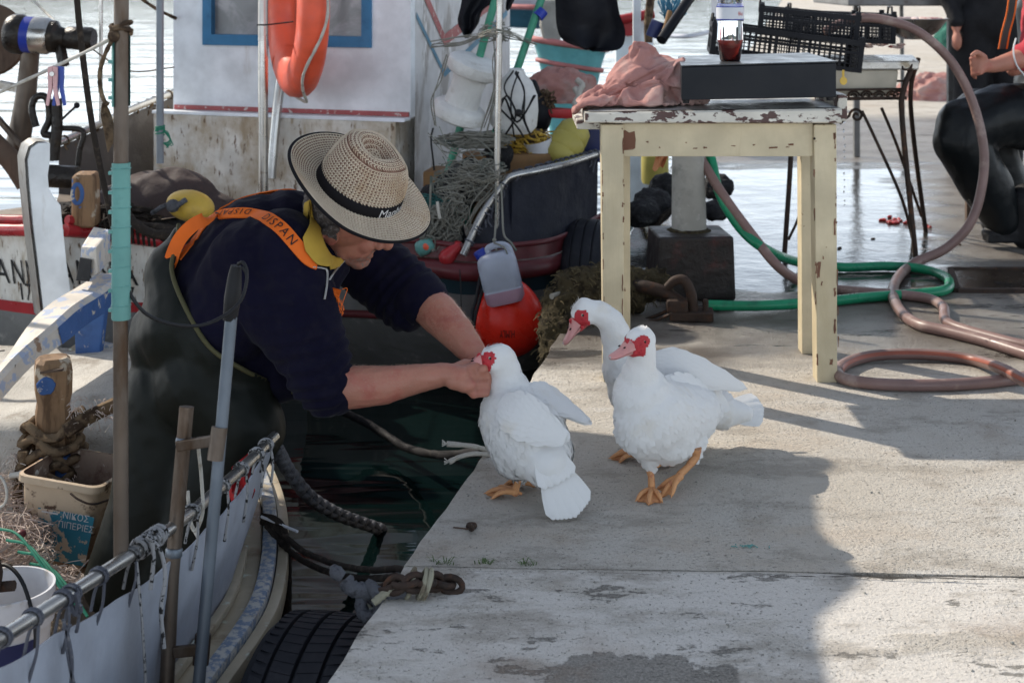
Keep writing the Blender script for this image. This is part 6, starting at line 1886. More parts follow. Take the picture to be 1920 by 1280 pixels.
ir([P(1653, 203, 6.45), P(1680, 268, 6.5), P(1712, 360, 6.55), P(1728, 406, 6.58)], .007, 'brace')
ir([P(1528, 300, 6.2), P(1500, 400, 6.12), P(1478, 450, 6.11)], .006, 'brace')
ir([P(1545, 250, 6.5), P(1520, 350, 6.55), P(1503, 405, 6.56)], .006, 'brace')
for Y, z in ((6.18, 187), (6.55, 172)):
    MB().bar(P(1470, z, Y), P(1700, z - 3, Y), .010, .014).build('shelf_rail', M['rust'], sk, smooth=0)
    MB().bar(P(1470, z - 17, Y), P(1700, z - 20, Y), .008, .010).build('shelf_rail', M['rust'], sk, smooth=0)
for k in range(8):
    c = P(1600 + k * 12, 180, 6.2 + .03 * (k % 2))
    MB().tube([c + V((math.cos(t * .5) * .028 * (1 - t / 26), .0, math.sin(t * .5) * .022 * (1 - t / 26))) for t in range(20)], .0045, 6).build('scroll', M['rust'], sk, smooth=60)
c = P(1606, 217, 6.16)
MB().tube([c + V((.0, 0, 0)) + V((math.cos(t * .45) * (.004 + .0013 * t), 0, math.sin(t * .45) * (.004 + .0013 * t))) for t in range(22)] + [P(1575, 232, 6.15)], .006, 7).build('scroll', M['rust'], sk, smooth=60)
MB().tube(PP((1690, 118, 6.17), (1694, 130, 6.15), (1706, 130, 6.15), (1710, 120, 6.16)), .005, 7, smooth=4).build('hook', M['rust'], sk, smooth=60)
mb = MB()
for k in range(13):
    v = 232 + k * 13 + rn.uniform(-4, 4)
    mb.ball(P(1583 + rn.uniform(-1.5, 1.5), v, 4.9), (.003, .003, .003 + .004 * rn.random()), n=6, m=5)
M['drop'] = glass('water_drop', (0.95, 0.97, 1.0), .02)
single('water_drip', mb, M['drop'], 'drops of water falling beside the right end of the table', 'drip', kind='stuff', smooth=60)
# bowl with fish
bw = P(1713, 72, 6.42)
bwl = single('bowl', MB().lathe([(.05, 0), (.06, .002), (.105, .035), (.146, .088), (.152, .092), (.146, .094), (.10, .04), (.055, .008), (.001, .008)], bw + V((0, 0, -.004)), (.0, 0, 1), 40, close_ends=False), M['bowl'], 'wide steel bowl of fish on the right end of the sink drainer', 'bowl', smooth=50)
for k in range(5):
    c = bw + V((-.07 + .035 * k, -.02 + .02 * (k % 2), .085))
    mb = MB().loft([[c + Matrix.Rotation(.7 * k, 3, 'Z') @ V((x, math.cos(a) * r, math.sin(a) * r * .6)) for a in [2 * math.pi * i / 10 for i in range(10)]] for x, r in ((-.06, .004), (-.04, .014), (0, .02), (.04, .012), (.055, .005), (.075, .014))])
    single('fish', mb, M['fish'], 'pale fish lying in the steel bowl', 'fish', 'fish in the steel bowl', smooth=60)
mb = MB()
for k in range(10):
    mb.ball(P(1600 + k * 10 + rn.uniform(-5, 5), 84 + rn.uniform(-4, 6), 6.4), (.022, .02, .007), n=8, m=6)
single('fish_scraps', mb, M['fish'], 'fish scraps along the back of the drainer', 'scraps', kind='stuff', smooth=60)

# plastic crates
def crate(o, rot, size, label, nx=14, ny=9, nz_=6):
    w, d, h = size
    t = thing('plastic_crate', o, label, 'crate', 'black plastic fish crates stacked on the sink')
    T = lambda x, y, z: V(o) + rot @ V((x, y, z))
    def wall(p0, ux, n, L, name):
        mb = MB()
        ux = V(ux); un = V((ux.y, -ux.x, 0))
        def bb(a0, a1, z0, z1, th=.004, off=0):
            pts = []
            for z in (z0, z1):
                for a, b in ((a0, -th), (a1, -th), (a1, th), (a0, th)):
                    q = V(p0) + ux * a + un * (b + off)
                    pts.append(T(q.x, q.y, z))
            mb.hexa(pts)
        bb(0, L, h - .022, h, .008)
        bb(0, L, 0, .018, .006)
        bb(0, L, h * .55, h * .55 + .012, .0045)
        k = n
        for i in range(k + 1):
            a = L * i / k
            wd_ = .010 if i % 4 == 0 else .0045
            bb(max(0, a - wd_ / 2), min(L, a + wd_ / 2), .0181, h - .0221, .0035)
        for j in range(1, nz_):
            z = .018 + (h - .04) * j / nz_
            bb(.0, L, z - .002, z + .002, .0028)
        mb.build(name, M['black_plastic'], t, smooth=0)
    wall((-w / 2, -d / 2, 0), (1, 0, 0), nx * 2, w, 'side')
    wall((w / 2, d / 2, 0), (-1, 0, 0), nx * 2, w, 'side')
    wall((-w / 2, d / 2, 0), (0, -1, 0), ny * 2, d, 'end')
    wall((w / 2, -d / 2, 0), (0, 1, 0), ny * 2, d, 'end')
    mb = MB()
    for i in range(nx + 1):
        x = -w / 2 + w * i / nx
        mb.hexa([T(x - .003, -d / 2, 0.001), T(x + .003, -d / 2, 0.001), T(x + .003, d / 2, 0.001), T(x - .003, d / 2, 0.001), T(x - .003, -d / 2, .006), T(x + .003, -d / 2, .006), T(x + .003, d / 2, .006), T(x - .003, d / 2, .006)])
    for i in range(ny + 1):
        y = -d / 2 + d * i / ny
        mb.hexa([T(-w / 2, y - .003, 0.0015), T(w / 2, y - .003, 0.0015), T(w / 2, y + .003, 0.0015), T(-w / 2, y + .003, 0.0015), T(-w / 2, y - .003, .0065), T(w / 2, y - .003, .0065), T(w / 2, y + .003, .0065), T(-w / 2, y + .003, .0065)])
    tag(mb.build('base_grid', M['black_plastic'], t, smooth=0), kind='stuff')
    for sx_ in (-1, 1):
        for sy_ in (-1, 1):
            mb = MB().bar(T(sx_ * (w / 2 - .006), sy_ * (d / 2 - .006), .0), T(sx_ * (w / 2 - .006), sy_ * (d / 2 - .006), h + .014), .022, .022)
            mb.build('corner_post', M['black_plastic'], t, smooth=0, bevel=.003)
    for sx_ in (-1, 1):
        mb = MB().tube([T(sx_ * (w / 2 + .004), -.05, h), T(sx_ * (w / 2 + .004), -.04, h + .03), T(sx_ * (w / 2 + .004), .04, h + .03), T(sx_ * (w / 2 + .004), .05, h)], .005, 6)
        mb.build('handle', M['black_plastic'], t, smooth=60)
RX = lambda a: Matrix.Rotation(R(a), 3, 'X')
RY = lambda a: Matrix.Rotation(R(a), 3, 'Y')
RZ = lambda a: Matrix.Rotation(R(a), 3, 'Z')
c1 = P(1465, 138, 6.0); c1.z = so.z + .04
crate(c1, RZ(-6) @ RY(7), (.60, .36, .13), 'lowest black crate, tipped down to the right behind the bottle')
c2 = P(1512, 95, 6.05); c2.z = so.z + .135
crate(c2, RZ(-10) @ RY(5), (.40, .30, .115), 'middle black crate, stacked on the tipped one')
c3 = P(1572, 62, 6.5); c3.z = so.z + .10
crate(c3, RZ(-4) @ RY(2), (.44, .30, .13), 'rear black crate, highest in the stack and furthest back')

# concrete mooring block with round post
bk_ = thing('mooring_block', G(1306, 565), 'dark red stained block carrying a round grey post', 'mooring post')
q = G(1306, 565)
w2 = 148 / FPX * q.y / 2
rotb = RZ(4)
mb = MB().loft([[q + rotb @ V((sx_ * w2 * k, (sy_ + 1) * w2 * .9 * k, z)) for sx_, sy_ in ((-1, -1), (1, -1), (1, 1), (-1, 1))] for z, k in ((0, 1.02), (.235, .96))])
mb.build('block', M['block'], bk_, smooth=0, bevel=.012, seg=3)
pc2 = P(1292, 425, q.y + .14); pc2.z = .236
MB().tube([pc2, pc2 + V((-.004, 0, .30))], [.066, .060], 24).build('post', M['concrete_post'], bk_, smooth=60)
MB().lathe([(.085, 0), (.078, .006), (.066, .012)], pc2 + V((0, 0, -.004)), (0, 0, 1), 24, wob=lambda r, h, a: (r * (1 + .15 * noise.noise(V((math.cos(a) * 2, math.sin(a) * 2, 1)))), h)).build('mud_collar', M['moss'], bk_, smooth=60)
# dark net and rubber heap behind the block
mb = MB()
for (u, v, Y, a) in ((1225, 385, 6.6, .10), (1345, 350, 6.9, .08), (1340, 395, 6.6, .06), (1250, 355, 6.8, .09), (1205, 400, 6.5, .08)):
    mb.ball(P(u, v, Y), (a, a, a * .8))
me = organic(mb, .012, 3, .4, lambda p, n: .018 * nz(p, 18) + .01 * nz(p, 50))
me.materials.append(M['net_black'])
nb2 = tag(link('net_bundle', me), 'black rope and net bundle behind the round grey post', 'net')
mb = MB()
for k in range(7):
    a = G(1200 + k * 4, 400 + 6 * k, .03)
    mb.tube([a, a + V((.06, -.02, .09)), a + V((.14, -.02, .11)), a + V((.2, .03, .03))], .014, 7, smooth=5, twist=25)
mb.build('rope_turn', M['rope_dark'], nb2, smooth=60)
yc = G(1228, 345)
single('plastic_can', MB().lathe([(.001, 0), (.07, 0), (.078, .02), (.078, .16), (.04, .20), (.03, .22), (.001, .22)], yc + V((0, 0, .004)), (0, 0, 1), 22), M['olive_yellow'], 'dull yellow can standing on the quay left of the round grey post', 'can', smooth=40)
# rusty mooring ring on a bolted plate
mr = thing('mooring_ring', G(1300, 600), 'rusty bent iron mooring ring on a bolted plate', 'mooring ring')
g = G(1305, 604)
MB().box(g + V((-.01, .05, .016)), (.15, .10, .030), RZ(-6)).build('plate', M['rust'], mr, smooth=0, bevel=.004)
MB().box(g + V((-.06, .05, .045)), (.075, .07, .05), RZ(-3)).build('lug', M['rust'], mr, smooth=0, bevel=.012)
MB().tube([g + V(q) for q in ((-.004, .045, .03), (-.012, .045, .09), (-.035, .05, .132), (-.066, .058, .130), (-.092, .066, .105))], [.019, .018, .018, .017, .015], 12, smooth=6).build('bent_ring', M['rust'], mr, smooth=60)
MB().tube([g + V(q) for q in ((-.04, .055, .055), (-.10, .08, .085), (-.16, .10, .098), (-.20, .12, .10))], [.018, .022, .024, .020], 12, smooth=5).build('shackle_arm', M['rust'], mr, smooth=60)
MB().lathe([(.011, 0), (.011, .042), (.006, .046)], g + V((.038, .04, .025)), (0, 0, 1), 10).build('bolt', M['rust'], mr)
mb = MB().tube(PP((1206, 600, 5.02), (1230, 592, 5.0), (1262, 577, 4.98)), .006, 6, smooth=3)
mb.tube(PP((1210, 604, 4.98), (1232, 600, 4.97), (1255, 590, 4.96)), .005, 6, smooth=3)
mb.build('wire', M['rust'], mr, smooth=60)
# mossy rope fender draped over the quay edge
mb = MB()
pts = PP((1225, 530, 5.16), (1180, 545, 5.12), (1120, 540, 5.05), (1085, 548, 4.98), (1062, 580, 4.93), (1046, 630, 4.86), (1034, 672, 4.78))
rr_ = [.055, .075, .08, .085, .085, .065, .04]
for a, b, r0_, r1_ in zip(pts, pts[1:], rr_, rr_[1:]): mb.cap(a, r0_, b, r1_)
me = organic(mb, .009, 2, .4, lambda p, n: .020 * nz(p, 24) + .011 * nz(p, 60) + .006 * nz(p, 120))
me.materials.append(M['moss'])
ms = tag(link('rope_fender', me), 'mossy old rope fender slumped over the quay edge by the table', 'fender')
bv = bvh_of(me)
mb = MB()
rn = random.Random(17)
co = [v.co.copy() + ORG[ms.name] for v in me.vertices]; nn = [v.normal.copy() for v in me.vertices]
for i in range(420):
    k = rn.randrange(len(co))
    a = co[k]; d = (nn[k] + V((rn.uniform(-1, 1), rn.uniform(-1, 1), rn.uniform(-1, .6)))).normalized() * rn.uniform(.01, .03)
    mb.tube([a, a + d * .6, a + d + V((0, 0, -.008))], .0016, 3, smooth=2)
tag(mb.build('fibre', M['moss_fibre'], ms, smooth=0), kind='stuff')
MB().tube(PP((1034, 556, 4.88), (1056, 549, 4.92), (1080, 545, 4.96)), .010, 10).build('pipe_end', M['concrete_post'], ms, smooth=60)
mb = MB().tube(PP((1128, 535, 4.98), (1118, 545, 4.95), (1122, 560, 4.94), (1130, 572, 4.95)), .006, 6, smooth=4)
mb.build('cord', M['mesh_net'], ms, smooth=60)
# dark tyre fender beyond
def tyre(o, ax, R_, w, label, hub=.55, blocks=True, grp='tyre fenders on the quay wall'):
    ax = V(ax).normalized()
    t = thing('tyre_fender', V(o) - V((0, 0, R_)), label, 'tyre', grp)
    x = V((0, 0, 1)); x = (x - ax * x.dot(ax)).normalized(); y = ax.cross(x)
    hw = w / 2
    prof = [(R_ * hub, -hw * .75), (R_ * (hub + .05), -hw * .92), (R_ * .80, -hw * 1.06), (R_ * .93, -hw * .98), (R_ * .965, -hw * .86)]
    prof += [(R_ * .978, -hw * .8)]
    for s in (-.5, -.02, .46):
        prof += [(R_ * (1 - .012 * s * s), hw * s - .0045), (R_ * .962, hw * s - .0035), (R_ * .962, hw * s + .0035), (R_ * (1 - .012 * s * s), hw * s + .0045)]
    prof += [(R_ * .978, hw * .8), (R_ * .965, hw * .86), (R_ * .93, hw * .98), (R_ * .80, hw * 1.06), (R_ * (hub + .05), hw * .92), (R_ * hub, hw * .75), (R_ * (hub + .03), hw * .6), (R_ * .85, 0), (R_ * (hub + .03), -hw * .6), (R_ * hub, -hw * .75)]
    MB().lathe(prof, o, ax, 80, close_ends=False).build('carcass', M['tyre'], t, smooth=35)
    if blocks:
        mb = MB()
        nb_ = 78
        for i in range(nb_):
            a = 2 * math.pi * i / nb_
            for s0, s1, sk_ in ((-.80, -.54, .035), (-.46, -.07, .02), (.03, .42, -.02), (.50, .80, -.035)):
                pts = []
                for rr2, da in ((R_ * .962, 0), (R_ * 1.004, 0)):
                    for s, e in ((s0, -.026), (s1, -.026), (s1, .026), (s0, .026)):
                        aa = a + e + sk_ * (1 if s == s1 else 0)
                        k = rr2 - R_ * .020 * s * s
                        pts.append(V(o) + ax * (hw * s) + (x * math.cos(aa) + y * math.sin(aa)) * k)
                mb.hexa(pts)
        tag(mb.build('tread_block', M['tyre'], t, smooth=0), kind='stuff')
    return t
qn = V((1, -.2, 0)).normalized()
to = V((edge_x(2.78) - .135, 2.80, -.385))
tyre(to, qn, .315, .215, 'black car tyre hung on the quay wall under the knotted rope')
tyre(P(1118, 480, 5.95) + V((-.03, 0, -.12)), qn, .27, .17, 'dark tyre hanging from the quay behind the left table leg', blocks=False)

# hoses
hz = .019
def hose(pts, r, mat, label, name='hose', stripe=None, twist=0):
    t = thing(name, pts[0], label, 'hose')
    p = spline(pts, 9)
    MB().tube(p, r, 12).build('hose_wall', M[mat], t, smooth=60)
    if stripe is not None:
        mb = MB()
        rows = []
        for i, q in enumerate(p):
            d = (p[min(i + 1, len(p) - 1)] - p[max(i - 1, 0)]).normalized()
            s = d.cross(V((0, 0, 1))); s.normalize(); u = s.cross(d)
            row = []
            for k in range(4):
                a = stripe + (k - 1.5) * .22
                row.append(q + (s * math.cos(a) + u * math.sin(a)) * (r + .0006))
            rows.append(row)
        mb.loft(rows, close=False)
        mb.build('stripe', M['hose_stripe'], t, smooth=60, fix=False)
    return t
gp = lambda *a: [G(u, v, hz) for u, v in a]
hose([P(1545, 60, 6.0), P(1600, 36, 6.0), P(1660, 38, 6.0), P(1725, 62, 6.0), P(1785, 118, 6.0), P(1825, 195, 5.98), P(1845, 285, 5.95), P(1838, 365, 5.92), P(1815, 425, 5.9), P(1770, 468, 5.9)] + gp((1716, 492), (1684, 520), (1674, 552), (1690, 585), (1722, 608), (1780, 622), (1850, 640), (1940, 668), (2060, 700), (2200, 720)), .0195, 'brown_hose', 'dusty brown hose arching down from the crates past the seated man', stripe=None)
hose([P(1292, 270, 5.5), P(1318, 305, 5.4), P(1355, 365, 5.35), P(1410, 440, 5.3), P(1465, 505, 5.22)] + gp((1525, 536), (1600, 546), (1680, 552), (1740, 560), (1768, 575), (1772, 598), (1790, 612), (1850, 630), (1940, 652), (2060, 668), (2200, 672)), .0185, 'brown_hose', 'dusty brown hose hanging beside the green one behind the table')
hose([P(1322, 270, 5.5), P(1334, 300, 5.42), P(1350, 365, 5.36), P(1390, 430, 5.32), P(1440, 470, 5.3)] + [G(1500, 492, .03), G(1580, 501, .02)] + gp((1660, 499), (1720, 503), (1765, 515), (1780, 530), (1768, 545), (1700, 552), (1620, 558), (1530, 567), (1420, 573), (1322, 572)), .0185, 'green_hose', 'green rubber hose looping over the wet quay to the rusty ring')
lc = [(2200, 800), (2060, 762), (1940, 722), (1880, 692), (1830, 676), (1760, 666), (1680, 664), (1620, 670), (1582, 684), (1572, 700), (1590, 712), (1650, 720), (1740, 722), (1820, 719), (1890, 712), (1940, 704), (2040, 696), (2200, 700)]
hose([G(u, v, hz + (.03 if i < 4 else 0)) for i, (u, v) in enumerate(lc)], .0175, 'brown_hose', 'brown hose with a red stripe coiled in a loop by the table leg', stripe=-.5 + math.pi)
# steel cover in the quay
mc = thing('drain_cover', G(1860, 530, 0), 'wet rectangular drain cover set in the quay at the right', 'drain cover')
M['cover'] = mk('wet_brown_steel_cover', (0.075, 0.052, 0.036), 0.22, 0.3, [((0.03, 0.024, 0.02), 6, .45, .65), ((0.12, 0.08, 0.05), 22, .6, .7)], (60, .4, .004))
a, b, c, d = G(1795, 548), G(1990, 548), G(1990, 508), G(1782, 508)
def up(p, z): return V((p.x, p.y, z))
MB().hexa([up(p, -.02) for p in (a, b, c, d)] + [up(p, .010) for p in (a, b, c, d)]).build('plate', M['cover'], mc, smooth=0)
mb = MB()
for p, q in ((a, b), (b, c), (c, d), (d, a)): mb.bar(up(p, .006), up(q, .006), .022, .018)
mb.build('frame', M['rust'], mc, smooth=0)
# offal
mb = MB()
rn = random.Random(23)
for i in range(26):
    u = rn.gauss(1682, 13); v = 414 + rn.gauss(0, 3.0)
    if i > 21: u = 1738 + rn.gauss(0, 5); v = 424 + rn.gauss(0, 2)
    mb.ball(G(u, v, .006), (rn.uniform(.008, .030), .010, rn.uniform(.005, .009)), RZ(rn.uniform(0, 90)), 8, 6)
me = organic(mb, .004, 2, .5, lambda p, n: .004 * nz(p, 60))
me.materials.append(M['guts'])
tag(link('fish_offal', me), 'red fish offal lying in the puddle under the sink', 'offal', kind='stuff')
# small debris
rn = random.Random(29)
for i in range(9):
    u, v = rn.uniform(1300, 1800), rn.uniform(340, 700)
    g = G(u, v, .004)
    single('shell_scrap', MB().ball(g, (rn.uniform(.008, .022), .008, .004), RZ(rn.uniform(0, 180)), 8, 5), M['rust'], 'dark scrap lying on the wet quay', 'scrap', 'scraps on the wet quay', smooth=60)
M['rope_shaded'] = mk('shade_dark_rope', (0.011, 0.011, 0.013), 0.7, 0, [((0.03, 0.028, 0.027), 50, .5, .7)], (200, .8, .003), spec=.15)  # slack rope's colour darkened to stand in for shade over the water
M['rope_olive'] = mk('grubby_olive_rope', (0.27, 0.255, 0.19), 0.85, 0, [((0.13, 0.10, 0.07), 30, .5, .68)], (200, .8, .003), spec=.15)
# rope and chain on the quay corner
ch = thing('mooring_chain', G(775, 1095), 'rusty chain wrapped in pale rope on the quay edge', 'chain')
def link_(c, d, n, L, r, w):
    d = V(d).normalized(); n = V(n); n = (n - d * n.dot(d)).normalized()
    pts = []
    for i in range(14):
        t = 2 * math.pi * i / 14
        pts.append(V(c) + d * (L * math.cos(t)) + n * (w * math.sin(t)))
    return MB().tube(pts, r, 8, close=True)
cps = [G(724, 1100, .02), G(742, 1096, .03), G(760, 1093, .034), G(778, 1092, .034), G(796, 1090, .03), G(814, 1090, .024), G(830, 1092, .018), G(846, 1096, .014)]
for i, c in enumerate(cps):
    d = (cps[min(i + 1, 7)] - cps[max(0, i - 1)])
    link_(c, d, (.2, .5, 1) if i % 2 else (0, 1, -.1), .022, .0068, .014).build('chain_link', M['rust'], ch, smooth=60)
mb = MB()
for k in range(3):
    c = G((768, 790, 799)[k], 1093 + k, .024)
    mb.tube([c + V((.010 * math.sin(t * .5) + .003 * (t / 12), math.cos(t * .55) * .026, math.sin(t * .55) * .026)) for t in range(13)], .0052, 7, smooth=2, twist=60, lobes=2)
mb.tube([G(700, 1130, .0), G(722, 1112, .015), G(745, 1100, .025), G(768, 1084, .035)], .0085, 8, smooth=5, twist=50, lobes=2)
mb.build('rope_turn', M['rope_olive'], ch, smooth=60)
mb = MB()
qk = P(690, 1120, 2.78)
mb.tube([qk + V(q) for q in ((-.045, 0, .035), (-.03, -.005, .02), (-.005, .0, .012), (.012, .01, -.005), (.03, 0, .0), (.05, -.01, .015), (.075, -.01, .02))], .016, 9, smooth=5, twist=20, lobes=3)
mb.tube([qk + V(q) for q in ((.0, .01, .02), (.02, -.02, .015), (.02, -.025, -.02), (-.005, -.02, -.025), (-.012, .0, .0), (.01, .015, .018))], .013, 9, smooth=5, twist=25, lobes=3)
mb.tube([qk + V(q) for q in ((.012, -.015, -.02), (.02, -.02, -.06), (.012, -.02, -.10), (-.004, -.02, -.14))], [.016, .014, .013, .009], 9, smooth=5, twist=25, lobes=3)
mb.tube([qk + V(q) for q in ((-.05, 0, .04), (-.062, 0, .05), (-.068, 0, .062))], [.012, .015, .006], 8, smooth=3)
single('knotted_rope', mb, M['rope_grey'], 'grey knotted rope holding the near tyre at the quay edge', 'rope', smooth=60)
mb = MB()
rn = random.Random(31)
for i in range(60):
    a = qk + V((rn.uniform(0, .03), -.015, rn.uniform(-.14, -.04)))
    mb.tube([a, a + V((rn.uniform(-.02, .02), rn.uniform(-.01, .01), rn.uniform(-.02, .0))), a + V((rn.uniform(-.03, .03), 0, rn.uniform(-.05, -.02)))], .0011, 3)
single('rope_fray', mb, M['rope_tan'], 'frayed brown strands under the grey knotted rope', 'fibres', kind='stuff', smooth=0)
# two mooring lines from the near boat to the chain
for k, (pts, lb) in enumerate(((PP((505, 970, 3.42), (535, 1005, 3.36), (575, 1036, 3.28), (640, 1060, 3.16), (700, 1068, 3.02), (748, 1066, 2.94), (765, 1080, 2.9)), 'dark mooring line to the chain, the upper of two'),
                              (PP((500, 985, 3.42), (540, 1030, 3.36), (590, 1062, 3.28), (650, 1080, 3.14), (710, 1084, 3.0), (745, 1080, 2.93), (762, 1090, 2.9)), 'dark mooring line to the chain, the lower of two'))):
    rope('mooring_line', pts, .0072, M['rope_dark'], lb, twist=40, group='mooring lines to the chain')
mb = MB().tube(PP((492, 968, 3.44), (512, 972, 3.40), (532, 990, 3.37), (540, 1040, 3.36), (541, 1100, 3.36), (540, 1165, 3.36)), .0080, 9, smooth=6, twist=40)
mb.tube(PP((492, 978, 3.46), (508, 986, 3.42), (526, 1006, 3.39), (532, 1060, 3.38), (532, 1160, 3.38)), .0080, 9, smooth=6, twist=40)
single('hanging_rope', mb, M['rope_dark'], 'dark doubled rope hanging over the round end of the near boat', 'rope', smooth=60)
single('plastic_strap', MB().tube(PP((490, 968, 3.42), (520, 980, 3.38), (558, 996, 3.34)), .0035, 5, smooth=4), M['white_plastic'], 'white strap end sticking out from the near boat', 'strap', smooth=60)
mb = MB()
p = spline(PP((518, 838, 3.5), (540, 880, 3.6), (580, 930, 3.72), (630, 962, 3.88), (690, 984, 4.08), (740, 1002, 4.32)), 14)
for k_ in range(4):
    q_ = []
    for i_, c_ in enumerate(p):
        d_ = (p[min(i_ + 1, len(p) - 1)] - p[max(i_ - 1, 0)]).normalized()
        x_ = d_.cross(V((0, 0, 1))).normalized(); y_ = x_.cross(d_)
        sgn_ = 1 if k_ % 2 else -1
        a_ = sgn_ * i_ * .85 + k_ * math.pi / 2 + (math.pi / 4 if k_ % 2 else 0)
        q_.append(c_ + x_ * (.0092 * math.cos(a_)) + y_ * (.0092 * math.sin(a_)))
    mb.tube(spline(q_, 3), .0094, 7)
single('braided_rope', mb, M['rope_grey'], 'thick grey braided rope running from the near boat down into the water', 'rope', smooth=60)
mb = MB().tube(PP((640, 770, 4.9), (700, 800, 4.9), (760, 838, 4.75), (820, 852, 4.5), (870, 850, 4.3), (905, 846, 4.1)), .0135, 9, smooth=8, twist=34, lobes=3)
single('sunken_rope', mb, M['rope_shaded'], 'dark slack rope low over the water beside the feeding duck', 'rope', smooth=60)
for k, (pts, lb) in enumerate(((PP((920, 846, 3.6), (895, 838, 3.56), (866, 834, 3.54), (838, 832, 3.53)), 'upper stiff frayed rope end sticking out over the quay edge'), (PP((918, 852, 3.58), (890, 850, 3.55), (862, 856, 3.53), (842, 866, 3.52)), 'lower stiff frayed rope end sticking out over the quay edge'))):
    mb = MB().tube(pts, [.0065, .006, .0055, .0075], 8, smooth=5, twist=60, lobes=2)
    for q in range(5):
        e = pts[-1]
        mb.tube([e, e + V((-.012, rn.uniform(-.006, .006), rn.uniform(-.008, .01)))], .0014, 3)
    single('rope_end', mb, M['rope_white'], lb, 'rope', smooth=60)
mb = MB().lathe([(.010, 0), (.013, .004), (.011, .010)], G(884, 990, 0), (0, 0, 1), 10)
mb.tube([G(884, 990, .006), G(884, 988, .018), G(880, 983, .030)], [.007, .006, .004], 8, smooth=3)
single('bolt_stub', mb, M['rust'], 'rusty bolt stub sticking up from the quay near the feeding duck', 'bolt', smooth=60)
single('twig', MB().tube([G(850, 988, .004), G(868, 990, .003), G(884, 992, .004)], .0016, 5), M['dark_wood'], 'thin dry twig beside the rusty bolt stub', 'twig')
single('pebble', MB().ball(G(945, 884, .006), (.008, .007, .007)), M['rust'], 'small dark pebble behind the feeding duck', 'pebble', smooth=60)
for k, (u, v) in enumerate(((828, 1060), (912, 1060), (985, 1062))):
    mb = MB()
    rn = random.Random(60 + k)
    for i in range(26):
        g = G(u + rn.gauss(0, 9), v + rn.uniform(-3, 3), -.004)
        l = rn.uniform(.012, .034); a = rn.uniform(0, 6.28)
        d = V((math.cos(a) * .8, math.sin(a) * .5, .5))
        s = V((-math.sin(a), math.cos(a), 0)) * .0011
        mb.add([g - s, g + s, g + d * l * .6 + s * .7 + V((0, 0, .006)), g + d * l * .6 - s * .7 + V((0, 0, .006)), g + d * l], [(0, 1, 2, 3), (3, 2, 4)])
    single('grass_tuft', mb, M['grass'], ('small grass tuft in the joint nearest the quay edge', 'middle grass tuft in the quay joint', 'grass tuft in the quay joint furthest from the edge')[k], 'grass', 'grass tufts in the quay joint', kind='stuff', smooth=0, fix=False)
rn = random.Random(77)
mb = MB()
for i in range(1300):
    u, v = rn.uniform(700, 1915), rn.uniform(700, 1278)
    g = G(u, v, .002)
    if g.x < edge_x(g.y) + .02: continue
    k_ = rn.uniform(.0007, .0015) * (2.0 if rn.random() < .04 else 1)
    mb.ball(g, (k_ * rn.uniform(.8, 1.8), k_, k_ * .8), RZ(rn.uniform(0, 180)), 5, 4)
single('grit', mb, M['concrete_post'], 'loose pale grit scattered on the dry quay', 'grit', kind='stuff', smooth=0)
mb = MB()
for i in range(14):
    g = G(1395 + rn.gauss(0, 15), 1023 + rn.gauss(0, 2.5), .003)
    mb.tube([g, g + V((rn.uniform(-.012, .012), rn.uniform(-.01, .01), .001))], .0012, 4)
single('net_scrap', mb, M['teal_plastic'], 'scrap of mint green net twine lying on the quay', 'scrap', kind='stuff', smooth=0)
# steel trestle table beyond
tt = thing('trestle_table', G(1790, 322), 'grey steel trestle table beyond the seated man', 'table')
Yt = 8.7
for u, Y in ((1782, 8.7), (1820, 8.9), (1606, 9.4)):
    f = P(u, 100, Y)
    MB().bar(V((f.x, Y, 0)), V((f.x, Y, 1.0)), .045 if u == 1820 else .038, .04, V((0, 1, 0))).build('leg', M['galv_frame'], tt, smooth=0, bevel=.004)
MB().bar(P(1752, -10, 8.75), P(1822, 50, 8.85), .05, .03, V((0, 1, 0))).build('brace', M['galv_frame'], tt, smooth=0, bevel=.004)
MB().hexa([V((P(1590, 0, 8.6).x, 8.6, 1.0)), V((P(1850, 0, 8.6).x, 8.6, 1.0)), V((P(1850, 0, 8.6).x, 9.6, 1.0)), V((P(1590, 0, 8.6).x, 9.6, 1.0)), V((P(1590, 0, 8.6).x, 8.6, 1.05)), V((P(1850, 0, 8.6).x, 8.6, 1.05)), V((P(1850, 0, 8.6).x, 9.6, 1.05)), V((P(1590, 0, 8.6).x, 9.6, 1.05))]).build('table_top', M['galv_frame'], tt, smooth=0, bevel=.01)
MB().tube([P(1690, 5, 9.6), V((P(1694, 40, 9.6).x, 9.6, 0))], .014, 8).build('thin_leg', M['galv_frame'], tt, smooth=60)
# stuff lying beyond
me = cloth_heap(G(1745, 186), (.32, .22, .22), 8.1).mesh('cloth', M['towel'], 70)
tag(link('pink_rag', me), 'pink rag lying on the far quay behind the sink', 'rag')
mb = MB()
for k in range(5):
    mb.ball(G(1800 + k * 8, 84, .2) + V((0, 0, .1)), (.35, .3, .28))
me = organic(mb, .04, 3, .5, lambda p, n: .06 * nz(p, 4) + .03 * nz(p, 9))
M['net_green'] = mk('green_net', (0.02, 0.12, 0.09), .9, 0, [((0.05, 0.2, 0.15), 6, .5, .65)], (20, 1, .05))
me.materials.append(M['net_green'])
tag(link('green_net', me), 'heap of green net far along the quay', 'net')
for k, (u, v, w_, h_) in enumerate(((1560, 172, .45, .02), (1640, 178, .3, .03))):
    g = G(u, v)
    single('board', MB().box(g + V((0, 0, .03)), (w_, .3, .03), RZ(12 * k)), M['white_dirty'], ('pale board lying on the quay behind the stand', 'second pale board under the pink rag')[k], 'board', bevel=.004)
